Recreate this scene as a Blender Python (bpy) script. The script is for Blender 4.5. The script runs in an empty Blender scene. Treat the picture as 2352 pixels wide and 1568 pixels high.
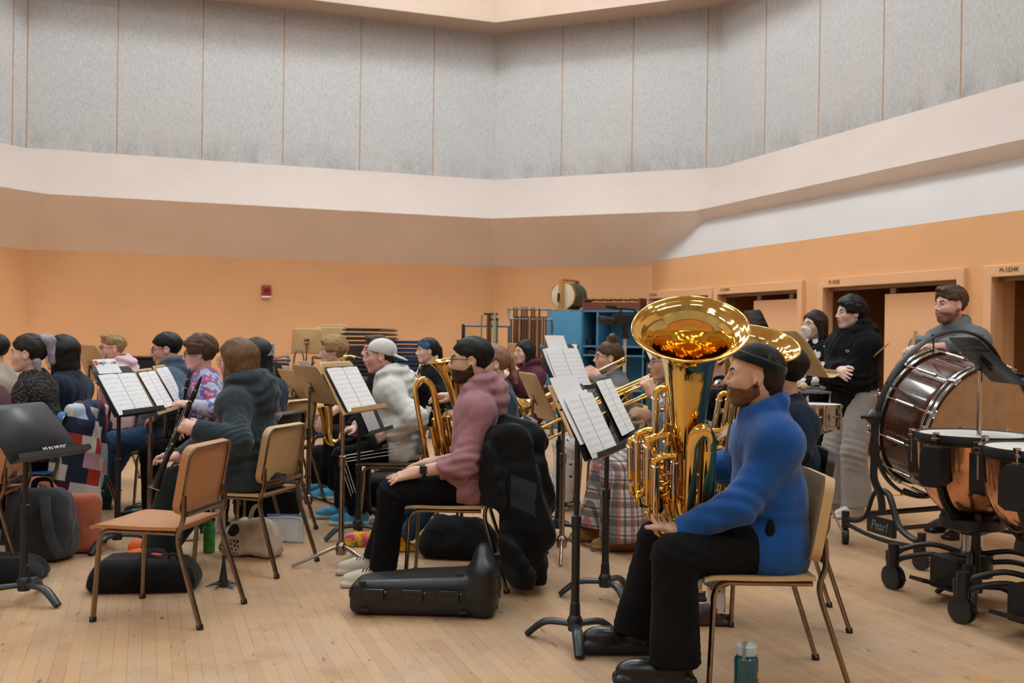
import bpy, bmesh, math, random
import numpy as np
from mathutils import Vector, Matrix

S = bpy.context.scene
COL = S.collection
random.seed(7)
PI = math.pi

# ---------------------------------------------------------------- camera
F_PX, CAM_H, ROLL, PITCH = 2400.0, 1.36, 0.0145, -0.0050
CAM = Vector((0, 0, CAM_H))
FWD = Vector((0, math.cos(PITCH), math.sin(PITCH)))
_r0 = Vector((1, 0, 0)); _u0 = _r0.cross(FWD)
RIGHT = (_r0 * math.cos(ROLL) + _u0 * math.sin(ROLL)).normalized()
UP = RIGHT.cross(FWD).normalized()
cd = bpy.data.cameras.new('camera'); cam = bpy.data.objects.new('camera', cd); COL.objects.link(cam)
cam.matrix_world = Matrix((( RIGHT.x, UP.x, -FWD.x, CAM.x), (RIGHT.y, UP.y, -FWD.y, CAM.y), (RIGHT.z, UP.z, -FWD.z, CAM.z), (0, 0, 0, 1)))
cd.sensor_width = 36; cd.lens = 36 * F_PX / 2352; cd.clip_start = .05; cd.clip_end = 200
cd.dof.use_dof = True; cd.dof.focus_distance = 4.4; cd.dof.aperture_fstop = 5.0
S.camera = cam

# ---------------------------------------------------------------- world, exposure
wd = bpy.data.worlds.new('world'); S.world = wd; wd.use_nodes = True
wd.node_tree.nodes['Background'].inputs[0].default_value = (.8, .85, .9, 1)
wd.node_tree.nodes['Background'].inputs[1].default_value = .05
S.view_settings.view_transform = 'Standard'; S.view_settings.look = 'None'
S.view_settings.gamma = 1; S.view_settings.use_curve_mapping = False
S.view_settings.exposure = 0.0
LAMP_POWER = 32.5

def W(px, py, D):
    r = FWD + RIGHT * ((px - 1176) / F_PX) + UP * ((784 - py) / F_PX)
    return CAM + r * (D / r.y)
def G(px, py, z=0.0):
    r = FWD + RIGHT * ((px - 1176) / F_PX) + UP * ((784 - py) / F_PX)
    return CAM + r * ((z - CAM_H) / r.z)

# ---------------------------------------------------------------- materials
def lin(h):
    if isinstance(h, str):
        h = h.lstrip('#'); c = [int(h[i:i+2], 16) / 255 for i in (0, 2, 4)]
    else: c = list(h)
    return tuple((x / 12.92 if x <= .04045 else ((x + .055) / 1.055) ** 2.4) for x in c) + (1,)
MATS = {}
class NT:
    def __init__(s, m): s.t = m.node_tree; s.b = s.t.nodes['Principled BSDF']
    def n(s, typ, **kw):
        x = s.t.nodes.new(typ)
        for k, v in kw.items():
            if k.startswith('i_'):
                key = k[2:]; key = int(key) if key.isdigit() else key.replace('_', ' ')
                x.inputs[key].default_value = v
            else: setattr(x, k, v)
        return x
    def l(s, a, b): s.t.links.new(a, b)
    def math(s, op, a, b=None, c=None):
        x = s.t.nodes.new('ShaderNodeMath'); x.operation = op
        for i, v in enumerate((a, b, c)):
            if v is None: continue
            if isinstance(v, (int, float)): x.inputs[i].default_value = v
            else: s.l(v, x.inputs[i])
        return x.outputs[0]
    def mix(s, f, a, b):
        x = s.t.nodes.new('ShaderNodeMix'); x.data_type = 'RGBA'
        for i, v in ((0, f), (6, a), (7, b)):
            if isinstance(v, (int, float, tuple)): x.inputs[i].default_value = v
            else: s.l(v, x.inputs[i])
        return x.outputs[2]
    def ramp(s, f, stops, interp='LINEAR'):
        x = s.t.nodes.new('ShaderNodeValToRGB'); r = x.color_ramp; r.interpolation = interp
        while len(r.elements) < len(stops): r.elements.new(.5)
        for e, (p, c) in zip(r.elements, stops): e.position = p; e.color = c if len(c) == 4 else lin(c)
        s.l(f, x.inputs[0]); return x.outputs[0]
    def obj(s):
        return s.n('ShaderNodeTexCoord').outputs['Object']
    def noise(s, v, scale, detail=3, rough=.5):
        x = s.n('ShaderNodeTexNoise', i_Scale=scale, i_Detail=detail, i_Roughness=rough); s.l(v, x.inputs['Vector']); return x.outputs['Fac']
    def vscale(s, v, sc):
        x = s.n('ShaderNodeMapping'); x.inputs['Scale'].default_value = sc; s.l(v, x.inputs['Vector']); return x.outputs[0]
    def sep(s, v):
        x = s.n('ShaderNodeSeparateXYZ'); s.l(v, x.inputs[0]); return x.outputs
    def bump(s, h, st=.3, d=.01):
        x = s.n('ShaderNodeBump', i_Strength=st, i_Distance=d); s.l(h, x.inputs['Height']); s.l(x.outputs[0], s.b.inputs['Normal'])
def newmat(name):
    m = bpy.data.materials.new(name); m.use_nodes = True; MATS[name] = m; return m, NT(m)
def mat(name, col, rough=.5, metal=0., var=.08, vscale=6., bump=0., bscale=60., coat=0., sheen=0., sss=0., spec=None, trans=0., alpha=1.):
    if name in MATS: return MATS[name]
    m, t = newmat(name); b = t.b
    b.inputs['Roughness'].default_value = rough; b.inputs['Metallic'].default_value = metal
    if coat: b.inputs['Coat Weight'].default_value = coat; b.inputs['Coat Roughness'].default_value = .08
    if sheen: b.inputs['Sheen Weight'].default_value = sheen; b.inputs['Sheen Roughness'].default_value = .5
    if sss: b.inputs['Subsurface Weight'].default_value = sss; b.inputs['Subsurface Radius'].default_value = (.012, .005, .003)
    if spec is not None: b.inputs['Specular IOR Level'].default_value = spec
    if trans: b.inputs['Transmission Weight'].default_value = trans
    if alpha < 1: b.inputs['Alpha'].default_value = alpha
    c = lin(col); m.diffuse_color = c
    v = t.obj()
    if var:
        n = t.noise(v, vscale, 4, .6)
        lo = tuple(x * (1 - var) for x in c[:3]) + (1,); hi = tuple(min(1, x * (1 + var)) for x in c[:3]) + (1,)
        t.l(t.ramp(n, [(.3, lo), (.7, hi)]), b.inputs['Base Color'])
    else: b.inputs['Base Color'].default_value = c
    if bump: t.bump(t.noise(v, bscale, 3, .6), bump, .004)
    return m

# ---------------------------------------------------------------- mesh builder
def frames(pts):
    P = [Vector(p) for p in pts]; n = len(P); T = []
    for i in range(n):
        a = P[max(i-1, 0)]; b = P[min(i+1, n-1)]
        d = b - a
        T.append(d.normalized() if d.length > 1e-9 else Vector((0, 0, 1)))
    u = T[0].orthogonal().normalized(); out = []
    for i in range(n):
        u = u - T[i] * u.dot(T[i])
        u = u.normalized() if u.length > 1e-6 else T[i].orthogonal().normalized()
        out.append((P[i], u.copy(), T[i].cross(u)))
    return out
def crom(pts, k=6, closed=False):
    P = [Vector(p) for p in pts]; n = len(P); out = []
    rng = n if closed else n - 1
    for i in range(rng):
        if closed: a, b, c, d = P[(i-1) % n], P[i], P[(i+1) % n], P[(i+2) % n]
        else: a, b, c, d = P[max(i-1, 0)], P[i], P[i+1], P[min(i+2, n-1)]
        for j in range(k):
            t = j / k
            out.append(.5 * ((2*b) + (c-a)*t + (2*a-5*b+4*c-d)*t*t + (3*b-a-3*c+d)*t*t*t))
    if not closed: out.append(P[-1])
    return out
class MB:
    def __init__(s): s.v = []; s.f = []; s.m = []; s.mi = 0; s.M = None
    def add(s, vs, fs):
        o = len(s.v)
        for p in vs:
            p = Vector(p); s.v.append(tuple(s.M @ p) if s.M else tuple(p))
        for q in fs: s.f.append([i + o for i in q]); s.m.append(s.mi)
        return s
    def box(s, c, h, R=None, bev=0.0):
        c = Vector(c); hx, hy, hz = h
        if bev <= 0:
            vs = [Vector((x*hx, y*hy, z*hz)) for x in (-1, 1) for y in (-1, 1) for z in (-1, 1)]
            fs = [(0,1,3,2), (4,6,7,5), (0,4,5,1), (2,3,7,6), (0,2,6,4), (1,5,7,3)]
        else:
            bm = bmesh.new(); bmesh.ops.create_cube(bm, size=2)
            for v in bm.verts: v.co = Vector((v.co.x*hx, v.co.y*hy, v.co.z*hz))
            bmesh.ops.bevel(bm, geom=bm.edges[:], offset=min(bev, .95*min(h)), segments=2, affect='EDGES', profile=.6)
            bm.verts.index_update(); vs = [v.co.copy() for v in bm.verts]; fs = [[v.index for v in f.verts] for f in bm.faces]; bm.free()
        if R is not None: vs = [R @ v for v in vs]
        return s.add([c + v for v in vs], fs)
    def tube(s, pts, r, n=10, cap=True, closed=False, sx=1., sy=1., up=None):
        fr = frames(pts); N = len(fr)
        rs = list(r) if hasattr(r, '__len__') else [r] * N
        if len(rs) != N:
            q = np.interp(np.linspace(0, 1, N), np.linspace(0, 1, len(rs)), rs); rs = list(q)
        vs = []
        for (p, u, w), rr in zip(fr, rs):
            if up is not None:
                t = u.cross(w); w2 = Vector(up) - t * Vector(up).dot(t)
                if w2.length > 1e-5: w = w2.normalized(); u = w.cross(t)
            for k in range(n):
                a = 2*PI*k/n; vs.append(p + u*(rr*sx*math.cos(a)) + w*(rr*sy*math.sin(a)))
        fs = []
        for i in range(N if closed else N-1):
            for k in range(n):
                a = i*n + k; b = i*n + (k+1) % n; j = ((i+1) % N)*n
                fs.append((a, b, j + (k+1) % n, j + k))
        if cap and not closed:
            fs.append(tuple(range(n-1, -1, -1))); fs.append(tuple(range((N-1)*n, N*n)))
        return s.add(vs, fs)
    def bar(s, a, b, r, n=10, r2=None): return s.tube([a, b], [r, r if r2 is None else r2], n)
    def lathe(s, c, axis, prof, n=32, cap0=False, cap1=False, arc=None):
        c = Vector(c); t = Vector(axis).normalized(); u = t.orthogonal().normalized(); w = t.cross(u)
        vs = []
        for (h, r) in prof:
            for k in range(n):
                a = 2*PI*k/n; vs.append(c + t*h + (u*math.cos(a) + w*math.sin(a))*max(r, 1e-5))
        fs = [(i*n+k, i*n+(k+1) % n, (i+1)*n+(k+1) % n, (i+1)*n+k) for i in range(len(prof)-1) for k in range(n)]
        if cap0: fs.append(tuple(range(n-1, -1, -1)))
        if cap1: fs.append(tuple(range((len(prof)-1)*n, len(prof)*n)))
        return s.add(vs, fs)
    def ball(s, c, r, n=12, sc=(1, 1, 1), R=None):
        c = Vector(c); vs = []; m = max(4, n//2)
        for i in range(m+1):
            th = PI*i/m
            for k in range(n):
                a = 2*PI*k/n
                v = Vector((math.sin(th)*math.cos(a)*sc[0], math.sin(th)*math.sin(a)*sc[1], math.cos(th)*sc[2]))*r
                vs.append(c + (R @ v if R is not None else v))
        return s.add(vs, [(i*n+k, (i+1)*n+k, (i+1)*n+(k+1) % n, i*n+(k+1) % n) for i in range(m) for k in range(n)])
    def prism(s, poly, ext, o=(0, 0, 0), ax=None, bev=0):
        """2D polygon (x,y) extruded along z by ext; ax = (X,Y,Z) axes"""
        o = Vector(o); X, Y, Z = ax if ax else (Vector((1,0,0)), Vector((0,1,0)), Vector((0,0,1)))
        n = len(poly)
        vs = [o + X*p[0] + Y*p[1] for p in poly] + [o + X*p[0] + Y*p[1] + Z*ext for p in poly]
        fs = [tuple(range(n-1, -1, -1)), tuple(range(n, 2*n))] + [(i, (i+1) % n, n+(i+1) % n, n+i) for i in range(n)]
        return s.add(vs, fs)
def rrect(w, h, r, k=5, cx=0, cy=0):
    out = []
    for (sx, sy, a0) in ((1, 1, 0), (-1, 1, 90), (-1, -1, 180), (1, -1, 270)):
        for i in range(k+1):
            a = math.radians(a0 + 90*i/k); out.append((cx + sx*(w-r) + r*math.cos(a), cy + sy*(h-r) + r*math.sin(a)))
    return out
def to_mesh(name, cu):
    t = bpy.data.objects.new(name, cu); COL.objects.link(t); dg = bpy.context.evaluated_depsgraph_get(); me = bpy.data.meshes.new_from_object(t.evaluated_get(dg)); me.name = name
    bpy.data.objects.remove(t); bpy.data.curves.remove(cu); o = bpy.data.objects.new(name, me); COL.objects.link(o); return o
def mesh_obj(name, verts, faces, mats, parent=None, mi=None, smooth=True, angle=40):
    me = bpy.data.meshes.new(name); me.from_pydata([tuple(v) for v in verts], [], [list(f) for f in faces]); me.update()
    for m in (mats if isinstance(mats, (list, tuple)) else [mats]): me.materials.append(m)
    if mi is not None: me.polygons.foreach_set('material_index', np.asarray(mi, dtype=np.int32))
    if smooth:
        me.polygons.foreach_set('use_smooth', np.ones(len(me.polygons), dtype=bool))
        if angle < 180: me.set_sharp_from_angle(angle=math.radians(angle))
    o = bpy.data.objects.new(name, me); COL.objects.link(o)
    if parent is not None: o.parent = parent
    return o
def part(name, mb, mats, parent=None, smooth=True, angle=40):
    bm = None
    o = mesh_obj(name, mb.v, mb.f, mats, parent, mb.m if any(mb.m) else None, smooth, angle)
    return o
def tag(o, label=None, cat=None, group=None, kind=None):
    if label: o['label'] = label
    if cat: o['category'] = cat
    if group: o['group'] = group
    if kind: o['kind'] = kind
    return o
def empty(name, loc=(0, 0, 0), rz=0., label=None, cat=None, group=None):
    o = bpy.data.objects.new(name, None); COL.objects.link(o); o.location = loc; o.rotation_euler = (0, 0, rz)
    o.empty_display_size = .1
    return tag(o, label, cat, group)
def struct(name, mb, m, smooth=False):
    o = part(name, mb, m, None, smooth); o['kind'] = 'structure'; return o
def copy_tree(o, parent=None):
    c = o.copy(); COL.objects.link(c); c.parent = parent
    for ch in list(o.children): copy_tree(ch, c)
    return c

# ---------------------------------------------------------------- implicit surfaces (smooth organic shapes)
def A(p): return np.array(p, dtype=np.float64)
def cap(p, a, b, ra, rb=None):
    rb = ra if rb is None else rb
    a = A(a); b = A(b); ab = b - a; L = max(float(ab @ ab), 1e-12)
    t = np.clip(((p - a) @ ab) / L, 0, 1)
    return np.linalg.norm(p - a - t[:, None]*ab, axis=1) - (ra + (rb-ra)*t)
def ecap(p, a, b, ra, rb, u, s):
    """capsule stretched by s along unit direction u"""
    a = A(a); b = A(b); u = A(u)
    def sq(x): return x - np.outer(x @ u, u)*(1 - 1/s)
    ab = sq((b - a)[None])[0]; q = sq(p - a); L = max(float(ab @ ab), 1e-12)
    t = np.clip((q @ ab) / L, 0, 1)
    return np.linalg.norm(q - t[:, None]*ab, axis=1) - (ra + (rb-ra)*t)
def ell(p, c, r, R=None):
    q = p - A(c)
    if R is not None: q = q @ R
    r = A(r); k0 = np.linalg.norm(q/r, axis=1); k1 = np.linalg.norm(q/(r*r), axis=1)
    return k0*(k0-1)/np.maximum(k1, 1e-9)
def rbox(p, c, h, r, R=None):
    q = p - A(c)
    if R is not None: q = q @ R
    d = np.abs(q) - (A(h) - r)
    return np.linalg.norm(np.maximum(d, 0), axis=1) + np.minimum(d.max(axis=1), 0) - r
def smin(a, b, k):
    h = np.maximum(k - np.abs(a-b), 0)/k
    return np.minimum(a, b) - h*h*k*.25
def smax(a, b, k): return -smin(-a, -b, k)
def plane(p, o, n): return (p - A(o)) @ A(n)
_rs = np.random.RandomState(3)
_ND = _rs.normal(size=(14, 3)); _ND /= np.linalg.norm(_ND, axis=1)[:, None]; _NP = _rs.uniform(0, 6.28, 14)
def wob(p, f, seed=0):
    o = 0
    for i in range(5):
        d = _ND[(i*3 + seed) % 14]; o = o + np.sin(p @ d * f*(1 + .37*i) + _NP[(i + seed) % 14] + 1.6*np.sin(p @ _ND[(i*5+seed+1) % 14]*f*.7))/(1 + .3*i)
    return o/3
def sdf(f, lo, hi, h):
    lo = A(lo) - 2*h; hi = A(hi) + 2*h
    B = 8
    n = np.ceil((hi - lo)/h).astype(int) + 1; nb = -(-n//B); n = nb*B
    bc = [lo[i] + (np.arange(nb[i])*B + (B-1)/2)*h for i in range(3)]
    C = np.stack(np.meshgrid(*bc, indexing='ij'), -1).reshape(-1, 3)
    dc = f(C); act = np.abs(dc) < B*h*.5*1.7320508*1.55
    V = np.repeat(np.repeat(np.repeat(dc.reshape(nb), B, 0), B, 1), B, 2)
    g = np.arange(B)*h; off = np.stack(np.meshgrid(g, g, g, indexing='ij'), -1).reshape(1, -1, 3)
    idx = np.nonzero(act)[0]
    for k in range(0, len(idx), 400):
        ii = idx[k:k+400]; P0 = C[ii] - (B-1)/2*h
        d = f((P0[:, None] + off).reshape(-1, 3)).reshape(-1, B, B, B)
        for j, i in enumerate(ii):
            a, b, c = np.unravel_index(i, nb); V[a*B:a*B+B, b*B:b*B+B, c*B:c*B+B] = d[j]
    s = V < 0
    cnt = np.zeros(np.array(V.shape)-1); acc = np.zeros(cnt.shape + (3,))
    sh = cnt.shape; quads = []
    base = [np.arange(q) for q in V.shape]
    for ax in range(3):
        o1 = [slice(None)]*3; o2 = [slice(None)]*3; o1[ax] = slice(0, -1); o2[ax] = slice(1, None)
        a = V[tuple(o1)]; b = V[tuple(o2)]; ch = (a < 0) != (b < 0)
        I = np.argwhere(ch)
        if not len(I): continue
        t = a[ch]/(a[ch]-b[ch]); P = I.astype(float); P[:, ax] += t
        e1, e2 = [(1, 2), (2, 0), (0, 1)][ax]
        for d1 in (0, -1):
            for d2 in (0, -1):
                J = I.copy(); J[:, e1] += d1; J[:, e2] += d2
                ok = np.all((J >= 0) & (J < np.array(sh)), axis=1)
                np.add.at(cnt, tuple(J[ok].T), 1); np.add.at(acc, tuple(J[ok].T), P[ok])
        quads.append((ax, e1, e2, I, a[ch] < 0))
    m = cnt > 0; vid = -np.ones(sh, dtype=np.int64); vid[m] = np.arange(m.sum())
    verts = acc[m]/cnt[m][:, None]*h + lo
    F = []
    for ax, e1, e2, I, neg in quads:
        ok = (I[:, e1] > 0) & (I[:, e2] > 0) & (I[:, e1] < sh[e1]) & (I[:, e2] < sh[e2]); I = I[ok]; neg = neg[ok]
        def at(d1, d2):
            J = I.copy(); J[:, e1] += d1; J[:, e2] += d2; return vid[tuple(J.T)]
        q = np.stack([at(-1, -1), at(0, -1), at(0, 0), at(-1, 0)], 1)
        q[~neg] = q[~neg][:, ::-1]; F.append(q)
    F = np.concatenate(F) if F else np.zeros((0, 4), int)
    F = F[(F >= 0).all(axis=1)]
    return verts, F
def fast_mesh(name, verts, F, mats, parent=None, mi=None):
    me = bpy.data.meshes.new(name); nv = len(verts); nf = len(F)
    me.vertices.add(nv); me.vertices.foreach_set('co', np.asarray(verts, np.float32).ravel())
    me.loops.add(nf*4); me.loops.foreach_set('vertex_index', np.asarray(F, np.int32).ravel())
    me.polygons.add(nf); me.polygons.foreach_set('loop_start', np.arange(nf, dtype=np.int32)*4)
    try: me.polygons.foreach_set('loop_total', np.full(nf, 4, np.int32))
    except Exception: pass
    me.polygons.foreach_set('use_smooth', np.ones(nf, dtype=bool))
    for m in (mats if isinstance(mats, (list, tuple)) else [mats]): me.materials.append(m)
    if mi is not None: me.polygons.foreach_set('material_index', np.asarray(mi, np.int32))
    me.update(calc_edges=True); me.validate()
    o = bpy.data.objects.new(name, me); COL.objects.link(o)
    if parent is not None: o.parent = parent
    return o
def sdf_obj(name, f, lo, hi, h, mats, parent=None, org=(0, 0, 0), matf=None):
    v, F = sdf(f, lo, hi, h)
    mi = matf(v[F].mean(axis=1)) if (matf is not None and len(F)) else None
    return fast_mesh(name, v - A(org), F, mats, parent, mi)
def merge_sdf(lst):
    vs = []; fs = []; o = 0
    for v, F in lst:
        vs.append(v); fs.append(F + o); o += len(v)
    return np.concatenate(vs), np.concatenate(fs)
# ---------------------------------------------------------------- setting
C1 = Vector((-.32, 17.9, 0)); CR = Vector((3.18, 16.26, 0)); CL = Vector((-7.21, 15.39, 0))
dR = Vector((.331, -.944, 0)).normalized(); dL2 = Vector((-.42, -.9075, 0)).normalized()
R2 = CR + dR*19.5; L2 = CL + dL2*15.0
B1 = Vector((5.2, -7.5, 0)); B2 = Vector((-9.0, -6.5, 0))
H_CEIL = 9.8; H_F0 = 4.03; H_F1 = 6.52

def paint(name, col, rough=.6, streak=0.):
    m, t = newmat(name); v = t.obj(); c = lin(col)
    n = t.noise(v, 1.2, 4); lo = tuple(x*.96 for x in c[:3]) + (1,); hi = tuple(min(1, x*1.03) for x in c[:3]) + (1,)
    t.l(t.ramp(n, [(.3, lo), (.7, hi)]), t.b.inputs['Base Color'])
    t.b.inputs['Roughness'].default_value = rough
    t.bump(t.noise(v, 90, 2), .08, .003)
    return m
M_ORANGE = paint('orange_wall_paint', '#dfa876', .55)
M_CREAM_BOUNCE = paint('cream_plaster_bounce_lit', '#f0e2d6', .6)  # slope's cream made paler for soffits, imitating light bounced up from the floor
M_CREAM = paint('cream_plaster_paint', '#bbaaa0', .6)
M_WHITE_SLOPE = paint('white_plaster_paint', '#c0b9b6', .55)
M_PEACH = paint('peach_plaster_paint', '#b9a08e', .6)
M_CEIL = paint('ceiling_paint', '#d8cfc4', .8)
M_DOOR = paint('orange_door_paint', '#e3b084', .5)
M_TRACK = mat('steel_track', '#8d7f72', .4, .6)
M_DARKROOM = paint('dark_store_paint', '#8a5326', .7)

def felt_mat():
    m, t = newmat('grey_felt'); v = t.obj(); x, y, z = t.sep(v)
    fine = t.noise(t.vscale(v, (1, 1, .35)), 55, 4, .7)
    big = t.noise(t.vscale(v, (1, 1, .4)), 1.3, 4, .55)
    col = t.ramp(fine, [(.28, lin('#9c9997')), (.5, lin('#b2b0af')), (.74, lin('#c3c1c0'))])
    col = t.mix(t.math('MULTIPLY', t.ramp(big, [(.35, (0, 0, 0, 1)), (.75, (1, 1, 1, 1))]), .22), col, lin('#bdb0a6'))
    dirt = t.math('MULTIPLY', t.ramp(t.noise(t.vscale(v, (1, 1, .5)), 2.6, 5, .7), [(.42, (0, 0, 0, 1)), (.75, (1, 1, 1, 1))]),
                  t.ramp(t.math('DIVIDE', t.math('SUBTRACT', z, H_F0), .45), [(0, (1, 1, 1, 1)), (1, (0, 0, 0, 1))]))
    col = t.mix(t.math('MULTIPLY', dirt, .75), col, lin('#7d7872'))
    t.l(col, t.b.inputs['Base Color']); t.b.inputs['Roughness'].default_value = .95
    t.b.inputs['Specular IOR Level'].default_value = .1
    t.bump(fine, .25, .01)
    return m
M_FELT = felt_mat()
M_SEAM = mat('brown_seam', '#a37c58', .8, var=.15)

def floor_mat():
    m, t = newmat('maple_strip_floor'); v = t.obj()
    mp = t.n('ShaderNodeMapping'); mp.inputs['Rotation'].default_value = (0, 0, -math.atan2(.944, -.331) + PI); t.l(v, mp.inputs['Vector'])
    p = mp.outputs[0]; x, y, z = t.sep(p)
    WD = .0572
    row = t.math('FLOOR', t.math('DIVIDE', y, WD))
    wn = t.n('ShaderNodeTexWhiteNoise'); wn.noise_dimensions = '1D'; t.l(row, wn.inputs['W'])
    xs = t.math('ADD', t.math('DIVIDE', x, .85), t.math('MULTIPLY', wn.outputs['Value'], 7.3))
    colm = t.math('FLOOR', xs)
    cb = t.n('ShaderNodeCombineXYZ'); t.l(row, cb.inputs[0]); t.l(colm, cb.inputs[1])
    w2 = t.n('ShaderNodeTexWhiteNoise'); w2.noise_dimensions = '3D'; t.l(cb.outputs[0], w2.inputs['Vector'])
    base = t.ramp(w2.outputs['Value'], [(0, lin('#ac8361')), (.3, lin('#b89677')), (.55, lin('#be9972')), (.8, lin('#c5a27e')), (1, lin('#bd8d5c'))])
    grain = t.noise(t.vscale(p, (3, 60, 1)), 3, 4, .6)
    base = t.mix(.35, base, t.mix(grain, lin('#a67a50'), lin('#dcb58a')))
    worn = t.noise(p, 1.1, 4, .6)
    base = t.mix(t.math('MULTIPLY', t.ramp(worn, [(.4, (0, 0, 0, 1)), (.65, (1, 1, 1, 1))]), .55), base, lin('#b8a08a'))
    scuff = t.noise(t.vscale(p, (9, 26, 1)), 1.0, 3, .7)
    base = t.mix(t.math('MULTIPLY', t.ramp(scuff, [(.64, (0, 0, 0, 1)), (.70, (1, 1, 1, 1))]), .7), base, lin('#5f4a39'))
    fy = t.math('FRACT', t.math('DIVIDE', y, WD)); fx = t.math('FRACT', xs)
    gap = t.math('MAXIMUM', t.math('LESS_THAN', fy, .05), t.math('LESS_THAN', fx, .003))
    blot = t.noise(p, 3.3, 5, .65)
    base = t.mix(t.math('MULTIPLY', t.ramp(blot, [(.50, (0, 0, 0, 1)), (.72, (1, 1, 1, 1))]), .45), base, lin('#94704f'))
    gs = t.math('MULTIPLY', t.ramp(t.noise(t.vscale(p, (1.2, 9, 1)), 2.0, 2), [(.3, (.15, .15, .15, 1)), (.7, (1, 1, 1, 1))]), .6)
    base = t.mix(t.math('MULTIPLY', gap, gs), base, lin('#54402f'))
    t.l(base, t.b.inputs['Base Color'])
    rg = t.math('ADD', t.math('MULTIPLY', worn, .35), .28); t.l(rg, t.b.inputs['Roughness'])
    t.b.inputs['Specular IOR Level'].default_value = .35
    t.bump(t.math('SUBTRACT', 1.0, gap), .15, .002)
    return m
M_FLOOR = floor_mat()

poly = [L2, CL, C1, CR, R2, B1, B2]
cx = sum((p.x for p in poly))/7; cy = sum((p.y for p in poly))/7
def grow(p, k): return Vector((cx + (p.x-cx)*k, cy + (p.y-cy)*k, 0))
fl = MB(); pg = [(grow(p, 1.12).x, grow(p, 1.12).y) for p in poly][::-1]
fl.prism(pg, .2, o=(0, 0, -.2)); struct('floor', fl, M_FLOOR)
ce = MB(); ce.prism(pg, .2, o=(0, 0, H_CEIL)); struct('ceiling', ce, M_CEIL)

def wall_strip(mb, P, d, n, t0, t1, prof, e=.0):
    """extrude profile [(offset into room, z)] along d from t0 to t1"""
    for (o0, z0), (o1, z1) in zip(prof[:-1], prof[1:]):
        a = P + d*t0; b = P + d*t1
        mb.add([a + n*o0 + Vector((0,0,z0)), b + n*o0 + Vector((0,0,z0)), b + n*o1 + Vector((0,0,z1)), a + n*o1 + Vector((0,0,z1))], [(0, 1, 2, 3)])
def inward(d):
    n = Vector((-d.y, d.x, 0)); c = Vector((-1, 6, 0))
    return n
ZV = Vector((0, 0, 1))
def solid_profile(name, P, d, n, t0, t1, prof, m, back=-.35, k0=0., k1=0.):
    """closed solid: room-side profile plus a back plane"""
    mb = MB(); pr = list(prof); z0 = pr[0][1]; z1 = pr[-1][1]
    pts = pr + [(back, z1), (back, z0)]
    vs = []
    for t, kk in ((t0, k0), (t1, -k1)):
        for (o, z) in pts: vs.append(P + d*(t + o*kk) + n*o + ZV*z)
    k = len(pts); fs = [tuple(range(k-1, -1, -1)), tuple(range(k, 2*k))] + [(i, (i+1) % k, k + (i+1) % k, k + i) for i in range(k)]
    mb.add(vs, fs); return struct(name, mb, m)
def mit(p0, p1, p2):
    a = (p0-p1).angle(p2-p1); return 1/math.tan(a/2)
KL, K1, KR = mit(L2, CL, C1), mit(CL, C1, CR), mit(C1, CR, R2)
walls = [('left', C1, (CL - C1).normalized(), (CL-C1).length, K1, KL), ('back', C1, (CR - C1).normalized(), (CR-C1).length, K1, KR), ('far_left', CL, dL2, 15.0, KL, 0.)]
for wi, (nm, P, d, L, k0, k1) in enumerate(walls):
    n = Vector((-d.y, d.x, 0))
    if n.dot(Vector((-2, 5, 0)) - P) < 0: n = -n
    ex = 1.5 if nm == 'back' else 0.
    kk = 0. if nm == 'back' else k1
    solid_profile('wall_' + nm, P, d, n, 0, L+ex, [(.20, 0), (.20, 2.52)], M_ORANGE, k0=k0, k1=kk)
    solid_profile('trim_%d' % (10 + wi), P, d, n, 0, L+ex, [(.2, 2.52), (.9, 3.26), (0, H_F0)], M_CREAM, k0=k0, k1=kk)
    o = bpy.data.objects['trim_%d' % (10 + wi)]; o.data.materials.append(M_CREAM_BOUNCE); o.data.polygons[2].material_index = 1
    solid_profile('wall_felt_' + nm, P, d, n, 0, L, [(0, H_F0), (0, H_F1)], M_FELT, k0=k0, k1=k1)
    solid_profile('trim_%d' % (20 + wi), P, d, n, 0, L, [(0, H_F1), (.62, H_F1), (.62, H_CEIL+.01)], M_PEACH, k0=k0, k1=k1)
    sm = MB()
    ts = {'left': [1.12 + 1.237*k for k in range(5)] + [7.31], 'back': [1.21, 2.44, 3.66], 'far_left': [.22 + 1.237*k for k in range(12)]}[nm]
    R = Matrix((( d.x, n.x, 0), (d.y, n.y, 0), (0, 0, 1)))
    for t in ts: sm.box(P + d*t + ZV*((H_F0+H_F1)/2), (.007, .004, (H_F1-H_F0)/2), R)
    struct('trim_%d' % (30 + wi), sm, M_SEAM)
# right wall : lower orange wall with sliding-door openings, white slope, small soffit, cream slope, felt
nR = Vector((-.944, -.331, 0)).normalized(); RR = Matrix(((dR.x, nR.x, 0), (dR.y, nR.y, 0), (0, 0, 1)))
OFF = .845; HO = 2.58
solid_profile('trim_1', CR, dR, nR, -1.9, 19.5, [(OFF, HO), (.55, 3.13), (.71, 3.26), (0, H_F0)], [M_WHITE_SLOPE])
o = bpy.data.objects['trim_1']; o.data.materials.append(M_CREAM); o.data.materials.append(M_CREAM_BOUNCE)
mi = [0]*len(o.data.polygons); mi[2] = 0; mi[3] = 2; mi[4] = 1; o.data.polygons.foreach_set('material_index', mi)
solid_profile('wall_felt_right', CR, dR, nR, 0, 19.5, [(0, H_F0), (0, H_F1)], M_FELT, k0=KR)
solid_profile('trim_2', CR, dR, nR, 0, 19.5, [(0, H_F1), (.62, H_F1), (.62, H_CEIL+.01)], M_PEACH, k0=KR)
sm = MB()
for k in range(15): sm.box(CR + dR*(1.26 + 1.28*k) + ZV*((H_F0+H_F1)/2), (.007, .004, (H_F1-H_F0)/2), RR)
struct('trim_3', sm, M_SEAM)
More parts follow.
